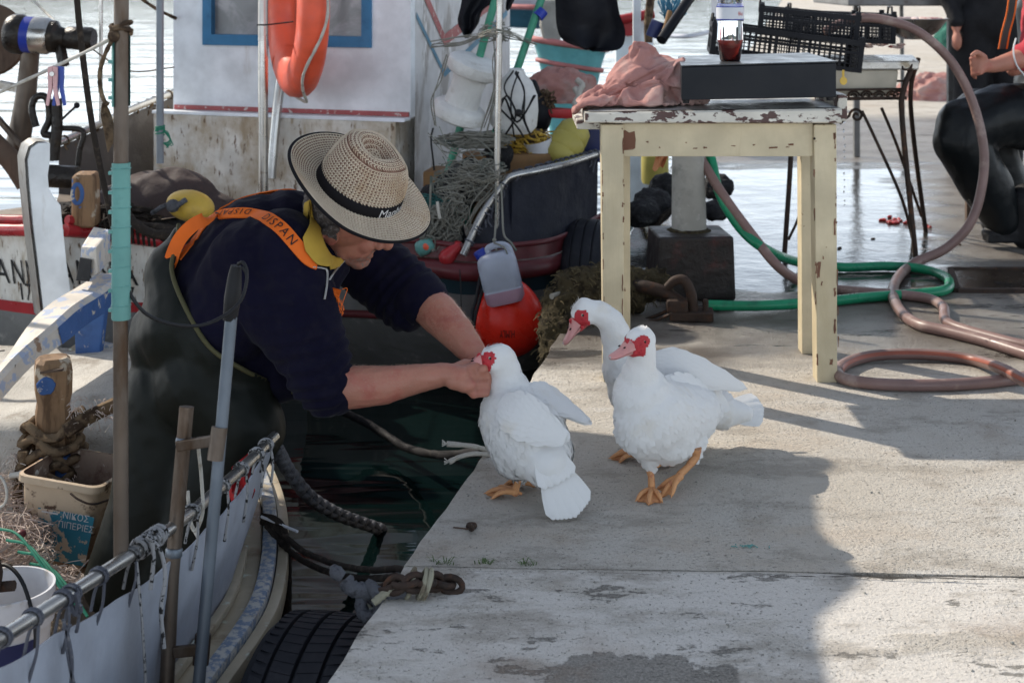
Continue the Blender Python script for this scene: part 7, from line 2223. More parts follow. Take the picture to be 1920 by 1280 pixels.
# ================================================================ DUCKS
def duck(label, Y0, caps, head, f, hr, legs, wings, tail, eye_off=(.10, .26), lift=0.0, base=(0, 0)):
    """caps: chains of (u, v, dY, radius); head: (u, v, dY); f: way the bill points"""
    q = lambda u, v, d: P(u, v, Y0 + d)
    root = thing('duck', G(*base), label, 'duck', 'white ducks on the quay')
    mb = MB()
    for chain in caps:
        pts = [(q(*c[:3]), c[3]) for c in chain]
        if len(pts) == 1: mb.ball(pts[0][0], pts[0][1], n=20, m=12)
        for (a, ra), (b, rb_) in zip(pts, pts[1:]): mb.cap(a, ra, b, rb_, 20)
    hc = q(*head)
    f = V(f).normalized()
    s = f.cross(V((0, 0, 1))).normalized()          # bird's right
    u = s.cross(f).normalized()
    Lc = lambda x, y, z: hc + f * (x * hr) + s * (y * hr) + u * (z * hr)
    mb.ball(hc, (hr * 1.12, hr * .88, hr * .95), Matrix((f, s, u)).transposed(), 20, 14)
    mb.cap(Lc(.35, 0, -.1), hr * .72, Lc(1.0, 0, -.22), hr * .46, 16)
    mb.cap(Lc(-.3, 0, .25), hr * .72, Lc(.35, 0, .35), hr * .58, 16)
    for y in (-.42, .42): mb.ball(Lc(.15, y, -.28), hr * .55, n=14, m=9)
    me = organic(mb, .0042, 7, .5, lambda p, n: .0016 * nz(p, 55, 1) + .0022 * nz(p, 24, 2) + .004 * nz(p, 9, 3))
    me.materials.append(M['feather'])
    def in_face(c, n):
        d = c - hc
        x, y, z = d.dot(f) / hr, abs(d.dot(s)) / hr, d.dot(u) / hr
        w = .14 * nz(c, 150, 4) + .10 * nz(c, 70, 5)
        if (d.length > hr * 2): return False
        e = ((x - .34) / .46) ** 2 + ((z - .26) / .42) ** 2
        b = ((x - .92) / .42) ** 2 + ((z + .12) / .62) ** 2
        m = ((x - .62) / .30) ** 2 + ((z + .30) / .40) ** 2
        return (y > .22 and (e < 1 + w or m < 1 + w)) or b < 1 + w
    face = patch(me, in_face, .0016, .0024, 'face_skin', M['duck_red'])
    body = link('body', me, root)
    link('face_skin', face, root)
    # bill
    up, lo = [], []
    for t, w, h in ((-.1, .62, .58), (.25, .56, .52), (.6, .50, .36), (1.0, .50, .24), (1.35, .50, .19), (1.65, .44, .16), (1.85, .26, .10), (1.92, .06, .04)):
        c = Lc(1.02 + t * .92, 0, -.16 - .10 * t + .035 * t * t)
        ring, ring2 = [], []
        for k in range(12):
            a = 2 * math.pi * k / 12
            ring.append(c + s * (math.cos(a) * w * hr) + u * ((max(0, math.sin(a)) * h * 1.25 + min(0, math.sin(a)) * .05) * hr))
            ring2.append(c + s * (math.cos(a) * w * .86 * hr) + u * ((min(0, math.sin(a)) * h * .6 - .07) * hr))
        up.append(ring); lo.append(ring2)
    bill = MB().loft(up).build('bill', M['bill'], root, smooth=60)
    MB().loft(lo).build('lower_bill', M['bill'], bill, smooth=60)
    MB().ball(Lc(1.02 + 1.80 * .92, 0, -.20), (hr * .16, hr * .16, hr * .10)).build('nail', M['bill_tip'], bill, smooth=60)
    for y in (-.30, .30):
        MB().ball(Lc(1.62, y, .20), (hr * .11, hr * .05, hr * .055), Matrix((f, s, u)).transposed(), 10, 6).build('nostril', M['pupil'], bill, smooth=60)
    mb = MB()
    mb.ball(Lc(1.08, 0, .36), hr * .24); mb.ball(Lc(1.22, .16, .26), hr * .15); mb.ball(Lc(1.2, -.18, .28), hr * .16)
    for y in (-.48, .48): mb.ball(Lc(.95, y, -.34), hr * .18)
    me2 = organic(mb, .0022, 2)
    me2.materials.append(M['duck_red'])
    link('caruncle', me2, root)
    bv = bvh_of(me)
    # bvh_of is in local coordinates of the body now: shift
    org = ORG[body.name]
    for sd in (-1, 1):
        aim = Lc(eye_off[0] + .16, 0, eye_off[1])
        h = bv.ray_cast(aim + s * sd * hr * 2 - org, -s * sd)
        p = (h[0] + org) if h[0] is not None else aim + s * sd * hr * .8
        e = MB().ball(p - s * sd * .0015, (.0052, .0040, .0052), Matrix((f, s, u)).transposed(), 14, 9).build('eye', M['eye'], root, smooth=60)
        MB().lathe([(.001, .0006), (.0026, .0004), (.0026, -.0012)], p + s * sd * .0026, s * sd, 14).build('pupil', M['pupil'], e, smooth=60)
        MB().tube([p + s * sd * .0004 + f * (.0056 * math.cos(t * .524)) + u * (.0056 * math.sin(t * .524)) for t in range(12)], .0012, 6, close=True).build('eyelid', M['duck_red'], e, smooth=60)
    # a few ruffled crown feathers
    mb = MB()
    rn = random.Random(int(base[0]))
    for i in range(46):
        a = Lc(rn.uniform(-.5, .55), rn.uniform(-.4, .4), .86)
        d = (-f * rn.uniform(.2, 1) + u * rn.uniform(.2, .7) + s * rn.uniform(-.4, .4)).normalized() * rn.uniform(.004, .010)
        w_ = s * .0016
        mb.add([a - w_, a + w_, a + d], [(0, 1, 2)])
    tag(mb.build('crest', M['feather'], root, smooth=0, fix=False), kind='stuff')
    # small contour feathers lying over the body, tips towards the tail
    mb = MB()
    rnf = random.Random(int(base[0] * 3 + base[1]))
    tailp = q(*tail[0])
    vs_ = [(v.co + org, v.normal.copy()) for v in me.vertices]
    for i in range(2600):
        c, n = vs_[rnf.randrange(len(vs_))]
        dh = (c - hc).length
        if dh < hr * 1.75 or (c - tailp).length < .055: continue
        flow = (tailp - c).normalized() * .8 + (c - hc).normalized() * .6
        flow = (flow - n * flow.dot(n))
        if flow.length < .05: continue
        flow.normalize()
        side = n.cross(flow)
        flow = (flow + side * rnf.uniform(-.22, .22)).normalized(); side = n.cross(flow)
        L = (.006 + .010 * sstep(.05, .22, dh)) * rnf.uniform(.8, 1.2)
        w = L * rnf.uniform(.26, .36)
        b = len(mb.v)
        l0, l1, l2 = .0002, .0008, .0006 + rnf.uniform(0, .0004)
        mb.v += [c - side * w * .6 + n * l0, c + side * w * .6 + n * l0, c + flow * L * .55 - side * w + n * (l1 - .0005), c + flow * L * .55 + n * (l1 + .0002), c + flow * L * .55 + side * w + n * (l1 - .0005), c + flow * L + n * l2, c + flow * L * .86 - side * w * .62 + n * l2, c + flow * L * .86 + side * w * .62 + n * l2]
        mb.f += [(b, b + 1, b + 3), (b, b + 3, b + 2), (b + 1, b + 4, b + 3), (b + 2, b + 3, b + 6), (b + 3, b + 4, b + 7), (b + 3, b + 5, b + 6), (b + 3, b + 7, b + 5)]
    tag(mb.build('contour_feathers', M['feather'], root, smooth=60, fix=False), kind='stuff')
    # wings
    for pts, ws, out, feathers in wings:
        p = [q(*c) for c in pts]
        out = V(out).normalized()
        cl = spline(p, 5)
        m = len(cl)
        def wing_at(t, sp, off):
            x = t * (m - 1); i = min(int(x), m - 2)
            c = cl[i].lerp(cl[i + 1], x - i)
            d = (cl[i + 1] - cl[i]).normalized()
            b = d.cross(out).normalized()
            if b.z < 0: b = -b
            n = b.cross(d)
            if n.dot(out) < 0: n = -n
            w = lerp_list(ws, t)
            th = .013 * math.sin(math.pi * min(1, .08 + t * .9)) ** .7
            return c + b * (sp * w) + n * (off + th * (1 - sp * sp) ** .5)
        for layer, (t0, t1, off) in enumerate(((0, .62, .004), (.25, .86, .002), (.45, 1.0, 0))):
            mb = MB()
            rows = []
            nn_ = 16
            for i in range(nn_ + 1):
                t = t0 + (t1 - t0) * i / nn_
                row = []
                for k in range(13):
                    sp = -1 + 2 * k / 12
                    edge = (.05 + .02 * layer) * abs(math.sin(k * 1.3 + layer)) * (i / nn_) ** 4
                    row.append(wing_at(max(0, min(1, t - edge)), sp * .97, off + .0010 * nz((t * 9, sp * 4, layer), 1)))
                rows.append(row)
            mb.loft(rows, close=False)
            mb.loft([[p_ - out * .003 for p_ in r_] for r_ in rows], close=False)
            mb.build('wing_covert' if layer == 0 else 'wing_feathers', M['feather'], root, smooth=60, fix=False)
        mbw = MB()
        rw_ = random.Random(int(base[0]) + feathers)
        NR = 10
        for r_i in range(NR):
            t = .06 + .74 * r_i / (NR - 1)
            nc = 8 if r_i < 6 else 6
            for c_i in range(nc):
                sp = -.92 + 1.84 * (c_i + (.5 if r_i % 2 else 0)) / nc
                if abs(sp) > .97: continue
                big = sstep(.3, .8, t)
                dt = .15 + .16 * big
                a_, m_, b_ = wing_at(t, sp, .0052 - .002 * big), wing_at(min(1, t + dt * .55), sp * .97, .0060 - .002 * big), wing_at(min(1, t + dt), sp * .93, .0056 - .002 * big + rw_.uniform(0, .0008))
                d_ = (b_ - a_).normalized()
                n_ = (out - d_ * out.dot(d_)).normalized()
                s_ = d_.cross(n_)
                w_ = lerp_list(ws, t) * (1.0 / nc) * 1.5 * rw_.uniform(.9, 1.1)
                k_ = len(mbw.v)
                z = n_ * .0011
                mbw.v += [a_ - s_ * w_ * .7, a_ + s_ * w_ * .7, m_ - s_ * w_ - z, m_ + z * .6, m_ + s_ * w_ - z, b_.lerp(m_, .22) - s_ * w_ * .74 - z, b_, b_.lerp(m_, .22) + s_ * w_ * .74 - z]
                mbw.f += [(k_, k_ + 1, k_ + 3), (k_, k_ + 3, k_ + 2), (k_ + 1, k_ + 4, k_ + 3), (k_ + 2, k_ + 3, k_ + 5), (k_ + 3, k_ + 6, k_ + 5), (k_ + 3, k_ + 4, k_ + 7), (k_ + 3, k_ + 7, k_ + 6)]
        tag(mbw.build('covert_feathers', M['feather'], root, smooth=50, fix=False), kind='stuff')
        for fi in range(feathers):
            sp = -.75 + 1.5 * fi / max(1, feathers - 1)
            a, b = wing_at(.62, sp * .9, -.001 - .0012 * fi), wing_at(1.0, sp * .55, .0)
            d = b - a
            b = a + d * (1.16 - .07 * abs(fi - feathers / 2))
            blade(root, a, b, out, .0095, 'flight_feather')
    # tail fan
    a, dr, spread, nrm, Lt, nf = tail
    a = q(*a); dr = V(dr).normalized(); nrm = V(nrm).normalized()
    sd_ = dr.cross(nrm).normalized()
    for i in range(nf):
        g = (i / (nf - 1) - .5) * spread
        d = dr * math.cos(g) + sd_ * math.sin(g)
        aa = a + sd_ * (.030 * (i / (nf - 1) - .5)) + nrm * (.0012 * (i % 2) + .002 * abs(i - nf / 2) * -.4)
        if nf > 10 and i % 2 == 0:
            a2 = aa - dr * .038 + nrm * .008
            blade(root, a2, a2 + d * .075, nrm, .015, 'tail_covert')
        blade(root, aa, aa + d * Lt * (1 - .10 * abs(i / (nf - 1) - .5) * 2), nrm, .017, 'tail_feather')
    # legs and webbed feet
    for hip, ankle, foot_dir, raised in legs:
        h = q(*hip) if len(hip) == 3 else V(hip)
        an = G(*ankle[:2], .012 + raised) if len(ankle) == 2 else q(*ankle)
        L = MB()
        L.tube([h + V((0, 0, .02)), h, h.lerp(an, .5) + V((.002, 0, 0)), an + V((0, 0, .004))], [.016, .0115, .0078, .0085], 10, smooth=5)
        leg = L.build('leg', M['duck_leg'], root, smooth=60)
        d = V((foot_dir[0], foot_dir[1], foot_dir[2] if len(foot_dir) > 2 else 0)).normalized()
        sd2 = V((-d.y, d.x, 0)).normalized()
        up_ = sd2.cross(d) * -1
        if up_.z < 0: up_ = -up_
        mb = MB()
        tips = []
        for ang, ln in ((-.52, .058), (0, .068), (.52, .055)):
            td = d * math.cos(ang) + sd2 * math.sin(ang)
            tip = an + td * ln
            if not raised: tip.z = .0045
            k1 = an + td * ln * .42 + up_ * .004
            mb.tube([an, k1, an + td * ln * .75 + up_ * .0015, tip], [.0085, .0062, .0056, .0030], 8, smooth=3)
            mb.tube([tip - td * .004 + up_ * .002, tip + td * .006 - up_ * .001], [.0026, .0008], 6)
            tips.append((k1, tip, td))
        mb.tube([an, an - d * .016 - up_ * .003], [.006, .003], 7)
        mb.ball(an, (.0105, .0105, .010), n=12, m=8)
        for (k1, t1, d1), (k2, t2, d2) in zip(tips, tips[1:]):
            mid = (t1 + t2) * .5 - (d1 + d2) * .005
            b = len(mb.v)
            z = up_ * -.0015
            mb.v += [an + z, k1 + z, k2 + z, t1 + z, mid + z, t2 + z]
            mb.v += [v - up_ * .0022 for v in mb.v[b:b + 6]]
            mb.f += [(b, b + 1, b + 2), (b + 1, b + 3, b + 4), (b + 1, b + 4, b + 2), (b + 2, b + 4, b + 5)]
            mb.f += [(b + 8, b + 7, b + 6), (b + 10, b + 9, b + 7), (b + 8, b + 10, b + 7), (b + 11, b + 10, b + 8)]
        mb.build('webbed_foot', M['duck_leg'], leg, smooth=60, fix=False)
    return root

def blade(root, a, b, n, w, name):
    "one long feather: thin, slightly cupped, with a quill line"
    d = (b - a); L = d.length; d.normalize()
    n = (n - d * n.dot(d)).normalized()
    s = d.cross(n)
    rows = []
    for i in range(9):
        t = i / 8
        ww = w * (.35 + .75 * math.sin(math.pi * (.12 + .70 * t)) ** .6) * (1 if t < .85 else math.sqrt(max(.02, 1 - ((t - .85) / .15) ** 2)))
        c = a + d * (L * t)
        rows.append([c + s * (ww * x) - n * (.0022 * x * x) + n * (.0006 if x == 0 else 0) for x in (-1, -.5, 0, .5, 1)])
    mb = MB().loft(rows, close=False)
    mb.loft([[p - n * .0008 for p in r_] for r_ in rows], close=False)
    mb.build(name, M['feather'], root, smooth=70, fix=False)

# feeding duck, seen from behind
duck('white duck eating from the man\'s hand, its broad tail drooping to the ground', 3.30,
     caps=[[(940, 672, .04, .033), (948, 702, .05, .038), (952, 732, .05, .054), (962, 775, .03, .076), (975, 808, .005, .084), (1000, 835, -.03, .078), (1024, 868, -.072, .056), (1038, 892, -.095, .032)],
           [(945, 790, .03, .058), (972, 845, .0, .064)], [(1010, 800, .0, .066), (1030, 840, -.03, .055)], [(975, 868, .02, .028), (972, 892, .02, .016)], [(1000, 862, .07, .028), (1000, 892, .07, .015)]],
     head=(930, 671, .035), f=(-.97, .08, -.22), hr=.0335,
     legs=[((972, 885, .02), (966, 922), (-1, .18), 0), ((1000, 886, .10), (1000, 905), (-1, .1), 0)],
     wings=[([(942, 752, -.03), (975, 775, -.07), (1020, 803, -.095), (1062, 822, -.115)], [.022, .050, .050, .030, .012], (-.25, -.85, .45), 3),
            ([(985, 728, .03), (1020, 748, .02), (1062, 772, .0), (1104, 792, -.02)], [.020, .048, .040, .022, .008], (.55, -.45, .70), 3)],
     tail=((1036, 876, -.11), (.42, -.30, -.80), .62, (.30, -.90, .34), .115, 11), base=(966, 924))
# fluff tuft at the wing tip
# walking duck in front
duck('white duck walking with one foot raised, between the feeding duck and the table', 3.32,
     caps=[[(1203, 640, -.05, .030), (1203, 672, -.045, .033), (1200, 702, -.035, .043), (1203, 740, -.02, .068), (1218, 778, -.01, .086), (1250, 784, .06, .088), (1282, 778, .13, .078), (1312, 768, .20, .056), (1335, 758, .26, .034)],
           [(1205, 800, -.03, .066), (1250, 812, .03, .070)], [(1185, 780, -.01, .045), (1190, 800, -.01, .045)], [(1216, 845, .0, .034), (1218, 872, .0, .015)], [(1296, 830, .06, .034), (1300, 852, .04, .016)]],
     head=(1201, 640, -.055), f=(-.80, -.52, -.20), hr=.0325,
     legs=[((1216, 866, .0), (1222, 918), (-.2, -1), 0), ((1303, 856, .03), (1274, 893, .0), (-.62, -.30, -.52), .01)],
     wings=[([(1250, 728, .05), (1290, 738, .12), (1330, 752, .20), (1362, 758, .27)], [.030, .052, .048, .030, .012], (.25, -.75, .65), 3)],
     tail=((1322, 752, .25), (.45, .85, .10), .5, (.0, -.3, .95), .10, 7), base=(1222, 920))
# rear duck looking down over the edge
duck('white duck nearest the table leg, neck bent to look down at the edge', 3.56,
     caps=[[(1098, 584, .0, .030), (1122, 584, .0, .0315), (1146, 603, .0, .034), (1160, 640, .01, .040), (1172, 690, .02, .058), (1200, 730, .03, .080), (1250, 742, .05, .088), (1305, 755, .07, .072), (1350, 772, .09, .046), (1395, 775, .10, .024)],
           [(1205, 770, .02, .060), (1260, 790, .04, .058)], [(1200, 806, .05, .03), (1195, 838, .05, .014)], [(1245, 815, .03, .03), (1245, 845, .03, .014)]],
     head=(1096, 585, .0), f=(-.62, -.16, -.77), hr=.0335,
     legs=[((1192, 826, .05), (1196, 852), (-1, -.05), 0), ((1246, 836, .02), (1258, 866), (-1, -.10), 0)],
     wings=[([(1215, 680, -.02), (1270, 690, -.035), (1330, 705, -.02), (1392, 726, .02)], [.025, .050, .042, .024, .006], (.05, -.90, .44), 3)],
     tail=((1372, 770, .10), (1, .12, .06), .42, (-.05, -.75, .65), .085, 9), base=(1230, 860))
# ================================================================ THE FISHERMAN
man = thing('person', V((-0.78, 3.45, -0.40)), 'man in a straw hat and navy fleece bending over to feed a duck', 'person')
hc = P(647, 405, 3.50)
F_ = V((.90, .14, -.38)).normalized()
U_ = V((.40, -.50, .77)); U_ = (U_ - F_ * U_.dot(F_)).normalized()
S_ = F_.cross(U_).normalized()
HR_ = Matrix((F_, S_, U_)).transposed()
def H_(f, s, u): return hc + F_ * f + S_ * s + U_ * u
mb = MB()
# torso and legs under the clothes
mb.cap(P(400, 660, 3.54), .12, P(525, 470, 3.57), .125, 18)
mb.cap(P(525, 470, 3.46), .075, P(600, 455, 3.66), .075, 16)
mb.cap(P(390, 700, 3.45), .085, P(440, 815, 3.41), .065); mb.cap(P(440, 815, 3.41), .06, P(300, 1185, 3.38), .045); mb.cap(P(300, 1200, 3.38), .045, P(370, 1215, 3.38), .035)
mb.cap(P(385, 700, 3.62), .085, P(420, 840, 3.61), .065); mb.cap(P(420, 840, 3.61), .06, P(290, 1110, 3.6), .045); mb.cap(P(290, 1110, 3.6), .045, P(350, 1125, 3.6), .035)
# neck
mb.cap(P(572, 432, 3.565), .066, P(612, 418, 3.53), .058, 18)
# skull, jaw, face
mb.ball(H_(-.008, 0, .022), (.100, .078, .104), HR_, 26, 18)
mb.ball(H_(.036, 0, -.055), (.066, .060, .070), HR_, 20, 14)
mb.cap(H_(.030, .040, -.070), .022, H_(.078, .014, -.108), .020, 14)
mb.cap(H_(.030, -.040, -.070), .022, H_(.078, -.014, -.108), .020, 14)
mb.ball(H_(.086, 0, -.108), (.020, .024, .020), HR_)
mb.cap(H_(.084, 0, .030), .013, H_(.112, 0, -.012), .0125, 12)
mb.cap(H_(.110, 0, -.008), .013, H_(.124, 0, -.034), .0165, 12)
for y in (-.014, .014): mb.ball(H_(.106, y, -.038), .0105)
for y in (-.032, .032):
    mb.ball(H_(.068, y, -.030), (.026, .024, .024), HR_)
    mb.cap(H_(.082, y * .6, .030), .011, H_(.070, y * 1.5, .026), .010)
mb.cap(H_(.095, -.018, -.070), .0085, H_(.095, .018, -.070), .0085)
mb.cap(H_(.093, -.016, -.082), .0095, H_(.093, .016, -.082), .0095)
mb.ball(H_(.094, 0, -.055), (.012, .020, .012), HR_)
# ears
for y in (-1, 1):
    mb.ball(H_(-.022, y * .080, .0), (.017, .0065, .030), HR_ @ Matrix.Rotation(R(12 * y), 3, 'Z'))
    mb.tube([H_(-.022 + .019 * math.cos(t * .45 - 1.2), y * .0865, .002 + .030 * math.sin(t * .45 - 1.2)) for t in range(12)], .0042, 7)
# arms
def limb(pts): 
    for (a, ra), (b, rb_) in zip(pts, pts[1:]): mb.cap(a, ra, b, rb_, 18)
ER, WR = P(607, 728, 3.30), P(828, 702, 3.30)
limb([(P(535, 480, 3.41), .062), (P(600, 712, 3.31), .048)])
limb([(ER, .045), (P(650, 726, 3.30), .049), (P(720, 722, 3.30), .043), (P(780, 710, 3.30), .033), (WR, .0265)])
mb.cap(P(596, 742, 3.30), .034, P(640, 740, 3.30), .036)
EL, WL = P(788, 560, 3.62), P(893, 668, 3.42)
limb([(P(640, 450, 3.72), .06), (EL, .048)])
limb([(EL, .047), (P(822, 588, 3.56), .050), (P(858, 626, 3.49), .042), (WL, .030)])
# right hand, palm up, fingers cupped under the bill
def hand(palm, knuck, mids, tips, thumb, wrist, r=.0079):
    mb.cap(wrist, .026, palm, .022, 16)
    for a, b, c in zip(knuck, mids, tips):
        mb.cap(palm.lerp(a, .35), .0140, a, .0095, 12)
        mb.cap(a, r * 1.08, b, r, 12)
        mb.cap(b, r, c, r * .86, 12)
    for a, b, ra in zip(thumb, thumb[1:], (.016, .0115, .0095)):
        mb.cap(a, ra, b, ra * .82, 12)
pr = P(862, 704, 3.285)
kn = [P(888, 687 + 17.5 * k, 3.318 - .012 * k) for k in range(4)]
md = [P(914 - 2 * (k == 3), 685 + 17.5 * k, 3.335 - .012 * k) for k in range(4)]
tp_ = [P(925 - 3 * k, 671 + 17.5 * k, 3.357 - .012 * k) for k in range(4)]
hand(pr, kn, md, tp_, [P(852, 694, 3.30), P(872, 683, 3.335), P(892, 681, 3.350), P(906, 684, 3.352)], P(836, 702, 3.297))
mb.ball(P(858, 716, 3.282), (.030, .020, .018))
mb.ball(P(872, 722, 3.278), (.026, .018, .017))
pl = P(900, 690, 3.375)
kn = [P(908, 700 + 5 * k, 3.40 - .024 * k) for k in range(4)]
md = [P(898, 716 + 3 * k, 3.395 - .024 * k) for k in range(4)]
tp_ = [P(884, 718 + 2 * k, 3.385 - .024 * k) for k in range(4)]
hand(pl, kn, md, tp_, [P(905, 680, 3.36), P(913, 682, 3.335), P(910, 690, 3.315), P(902, 694, 3.31)], WL)
bm_ = organic(mb, .0038, 3, .5, lambda p, n: .0007 * nz(p, 70) + .0009 * max(0, .25 - abs(nz((p.x * .5, p.y, p.z), 34, 8))) * 4)
bm_.materials.append(M['skin'])
bvb = bvh_of(bm_)
def beard(c, n):
    d = c - hc
    f, s, u = d.dot(F_), d.dot(S_), d.dot(U_)
    if d.length > .17: return False
    w = .008 * nz(c, 60)
    jaw = u < -.066 + w and f > .01 and u > -.150 and not (u > -.088 and u < -.066 and abs(s) < .02 and f > .08)
    lip = f > .070 and -.064 + w * .3 < u < -.050 and abs(s) < .030
    side_ = -.030 + w < f < .012 and -.07 < u < .03 and abs(s) > .05
    return jaw or lip
def hair(c, n):
    d = c - hc
    f, s, u = d.dot(F_), d.dot(S_), d.dot(U_)
    w = .010 * nz(c, 50)
    return d.length < .15 and ((f < -.040 + w and u > -.065 + w) or (-.05 < f < -.008 + w and u > .0 and abs(s) > .05 and u < .09))
bp = patch(bm_, beard, .0012, .0012, 'beard', M['hair_grey'])
hp = patch(bm_, hair, .0022, .003, 'hair', M['hair_short'])
mb = MB()
rn = random.Random(61)
fo = [(v.co.copy(), v.normal.copy()) for v in bm_.vertices if (v.co - P(720, 720, 3.30)).length < .11 or (v.co - P(840, 606, 3.53)).length < .10]
for i in range(1500):
    c, n = fo[rn.randrange(len(fo))]
    if n.z < -.15: continue
    d = (n * .6 + V((rn.uniform(.1, .9), rn.uniform(-.4, .4), rn.uniform(-.5, .3)))).normalized()
    mb.tube([c - n * .001, c + d * .0032, c + d * .0055 + V((.001, 0, -.001))], [.00024, .0002, .00008], 3, caps=False)
M['arm_hair'] = mk('fair_arm_hair', (0.42, 0.30, 0.22), .6)
tag(mb.build('arm_hair', M['arm_hair'], man, smooth=0, fix=False), kind='stuff')
link('body', bm_, man); link('beard', bp, man); link('hair', hp, man)
for y in (-.031, .031):
    e = MB().ball(H_(.079, y, .004), .0125).build('eye', M['ink_white'], man, smooth=60)
    MB().ball(H_(.0885, y, .001), (.004, .006, .006), HR_).build('pupil', M['pupil'], e, smooth=60)
    MB().cap(H_(.0815, y - .014, .010), .0055, H_(.0815, y + .014, .010), .0055).build('eyelid', M['skin'], e, smooth=60)
    MB().cap(H_(.094, y * .6, .034), .005, H_(.082, y * 1.55, .030), .004).build('eyebrow', M['hair_short'], man, smooth=60)
# --- fleece
mb = MB()
def chain(*c):
    pts = [(P(u, v, Y), r) for u, v, Y, r in c]
    for (a, ra), (b, rb_) in zip(pts, pts[1:]): mb.cap(a, ra, b, rb_, 20)
chain((405, 650, 3.54, .165), (440, 560, 3.55, .172), (490, 490, 3.56, .160), (545, 452, 3.57, .125))
chain((425, 600, 3.44, .115), (480, 500, 3.43, .115), (528, 470, 3.42, .095))
chain((440, 600, 3.66, .115), (510, 480, 3.68, .115), (600, 450, 3.70, .09))
chain((440, 660, 3.50, .12), (520, 690, 3.47, .085))
chain((470, 640, 3.50, .10), (540, 560, 3.50, .10), (590, 490, 3.55, .085))
chain((535, 478, 3.40, .092), (572, 600, 3.345, .083), (600, 700, 3.31, .073), (612, 722, 3.30, .068))
chain((480, 540, 3.38, .08), (560, 640, 3.34, .075))
chain((640, 455, 3.72, .088), (705, 502, 3.69, .084), (770, 548, 3.635, .071), (786, 558, 3.622, .066))
chain((700, 520, 3.68, .07), (760, 575, 3.63, .058))
chain((556, 445, 3.565, .085), (588, 432, 3.555, .072))
def wr(p, n):
    d = .009 * (.5 - abs(nz((p.x * 1.2 + p.z * .5, p.y, p.z), 11, 6))) + .006 * (.4 - abs(nz((p.x, p.y, p.z * .6 + p.x * .4), 24, 2)))
    for c, ax_, k in ((P(600, 690, 3.31), V((.3, 0, -1)), .012), (P(765, 548, 3.64), V((.8, -.3, -.6)), .010), (P(555, 560, 3.36), V((.3, 0, -1)), .006)):
        q = p - c
        e = math.exp(-(q.length / .10) ** 2)
        d += e * k * math.sin(q.dot(ax_.normalized()) * 210 + 4 * nz(p, 9)) * .6
    return d
sw = organic(mb, .0068, 5, .5, wr)
def keep_sleeve(c, n):
    # open the sleeves where the forearms come out
    if (c - P(628, 728, 3.30)).dot((WR - ER).normalized()) > .012 and (c - ER).length < .12 and c.x > P(628, 0, 3.3).x: return False
    if (c - P(802, 572, 3.60)).dot((WL - EL).normalized()) > .0 and (c - EL).length < .14: return False
    return True
sw2 = sw
sw2.materials.append(M['sweater'])
bvs = bvh_of(sw2)
fl_ = link('fleece', sw2, man)
# rolled cuffs
def cuff(c, ax_, r0_, w, squash=1.0, up_=V((0, 0, 1)), lump=.1):
    ax_ = V(ax_).normalized()
    prof = []
    for i in range(13):
        a = 2 * math.pi * i / 12
        prof.append((r0_ + .009 * math.sin(a), w * .5 * math.cos(a)))
    return MB().lathe(prof, c, ax_, 36, close_ends=False, xref=up_, wob=lambda r, h, a: (r * (1 + lump * .35 * noise.noise(V((math.cos(a) * 2, math.sin(a) * 2, h * 30))) + .03 * math.sin(a * 2)), h))
dR = (P(690, 724, 3.30) - P(600, 712, 3.31)).normalized()
cR = V((.76, 0, .52)).normalized()
cuff(P(624, 726, 3.30), cR, .0555, .050).build('rolled_cuff', M['sweater'], man, smooth=60)
cuff(P(614, 716, 3.302), cR, .0615, .040).build('rolled_cuff', M['sweater'], man, smooth=60)
cL = (P(840, 605, 3.53) - P(770, 548, 3.64)).normalized()
cL = V((.66, -.35, -.66)).normalized()
cuff(P(795, 566, 3.607), cL, .0580, .055).build('rolled_cuff', M['sweater'], man, smooth=60)
cuff(P(783, 557, 3.62), cL, .0650, .050).build('rolled_cuff', M['sweater'], man, smooth=60)
# --- waders
mb = MB()
chain((330, 640, 3.52, .118), (395, 700, 3.52, .165), (425, 745, 3.52, .13))
chain((375, 600, 3.50, .16), (350, 520, 3.53, .105), (352, 450, 3.55, .045))
chain((400, 650, 3.54, .18), (440, 590, 3.55, .185))
chain((420, 640, 3.44, .125), (470, 640, 3.46, .125))
chain((395, 720, 3.44, .135), (458, 800, 3.40, .098), (400, 900, 3.39, .088), (300, 1190, 3.38, .085))
chain((385, 720, 3.62, .135), (430, 830, 3.61, .10), (330, 960, 3.60, .09), (290, 1110, 3.6, .085))
chain((325, 740, 3.50, .125), (300, 930, 3.46, .118), (235, 1080, 3.44, .10))
chain((300, 1185, 3.38, .075), (375, 1205, 3.38, .06)); chain((290, 1105, 3.6, .075), (350, 1118, 3.6, .06))
def wd_(p, n):
    q = p.x * .9 + p.z * .45
    f = .5 - abs(noise.noise(V((q * 9 + 1.0 * noise.noise(p * 3), p.y * 3, (p.z - p.x * .4) * .9))))
    g = .5 - abs(noise.noise(V((q * 19, p.y * 5, (p.z - p.x * .4) * 1.8 + 4))))
    return .013 * (f - .25) + .005 * (g - .25) + .0012 * nz(p, 40)
wdm = organic(mb, .0080, 26, .5, wd_)
bord = [(300, 380), (338, 415), (330, 470), (322, 505), (345, 570), (392, 648), (455, 690), (520, 722), (560, 738), (640, 760)]
bX = [P(u, v, 3.5) for u, v in bord]
def below(c, n):
    for a, b in zip(bX, bX[1:]):
        if min(a.x, b.x) <= c.x <= max(a.x, b.x) and b.x > a.x:
            t = (c.x - a.x) / (b.x - a.x)
            return c.z < a.z + (b.z - a.z) * t
    return True
px_lim = P(322, 505, 3.5)
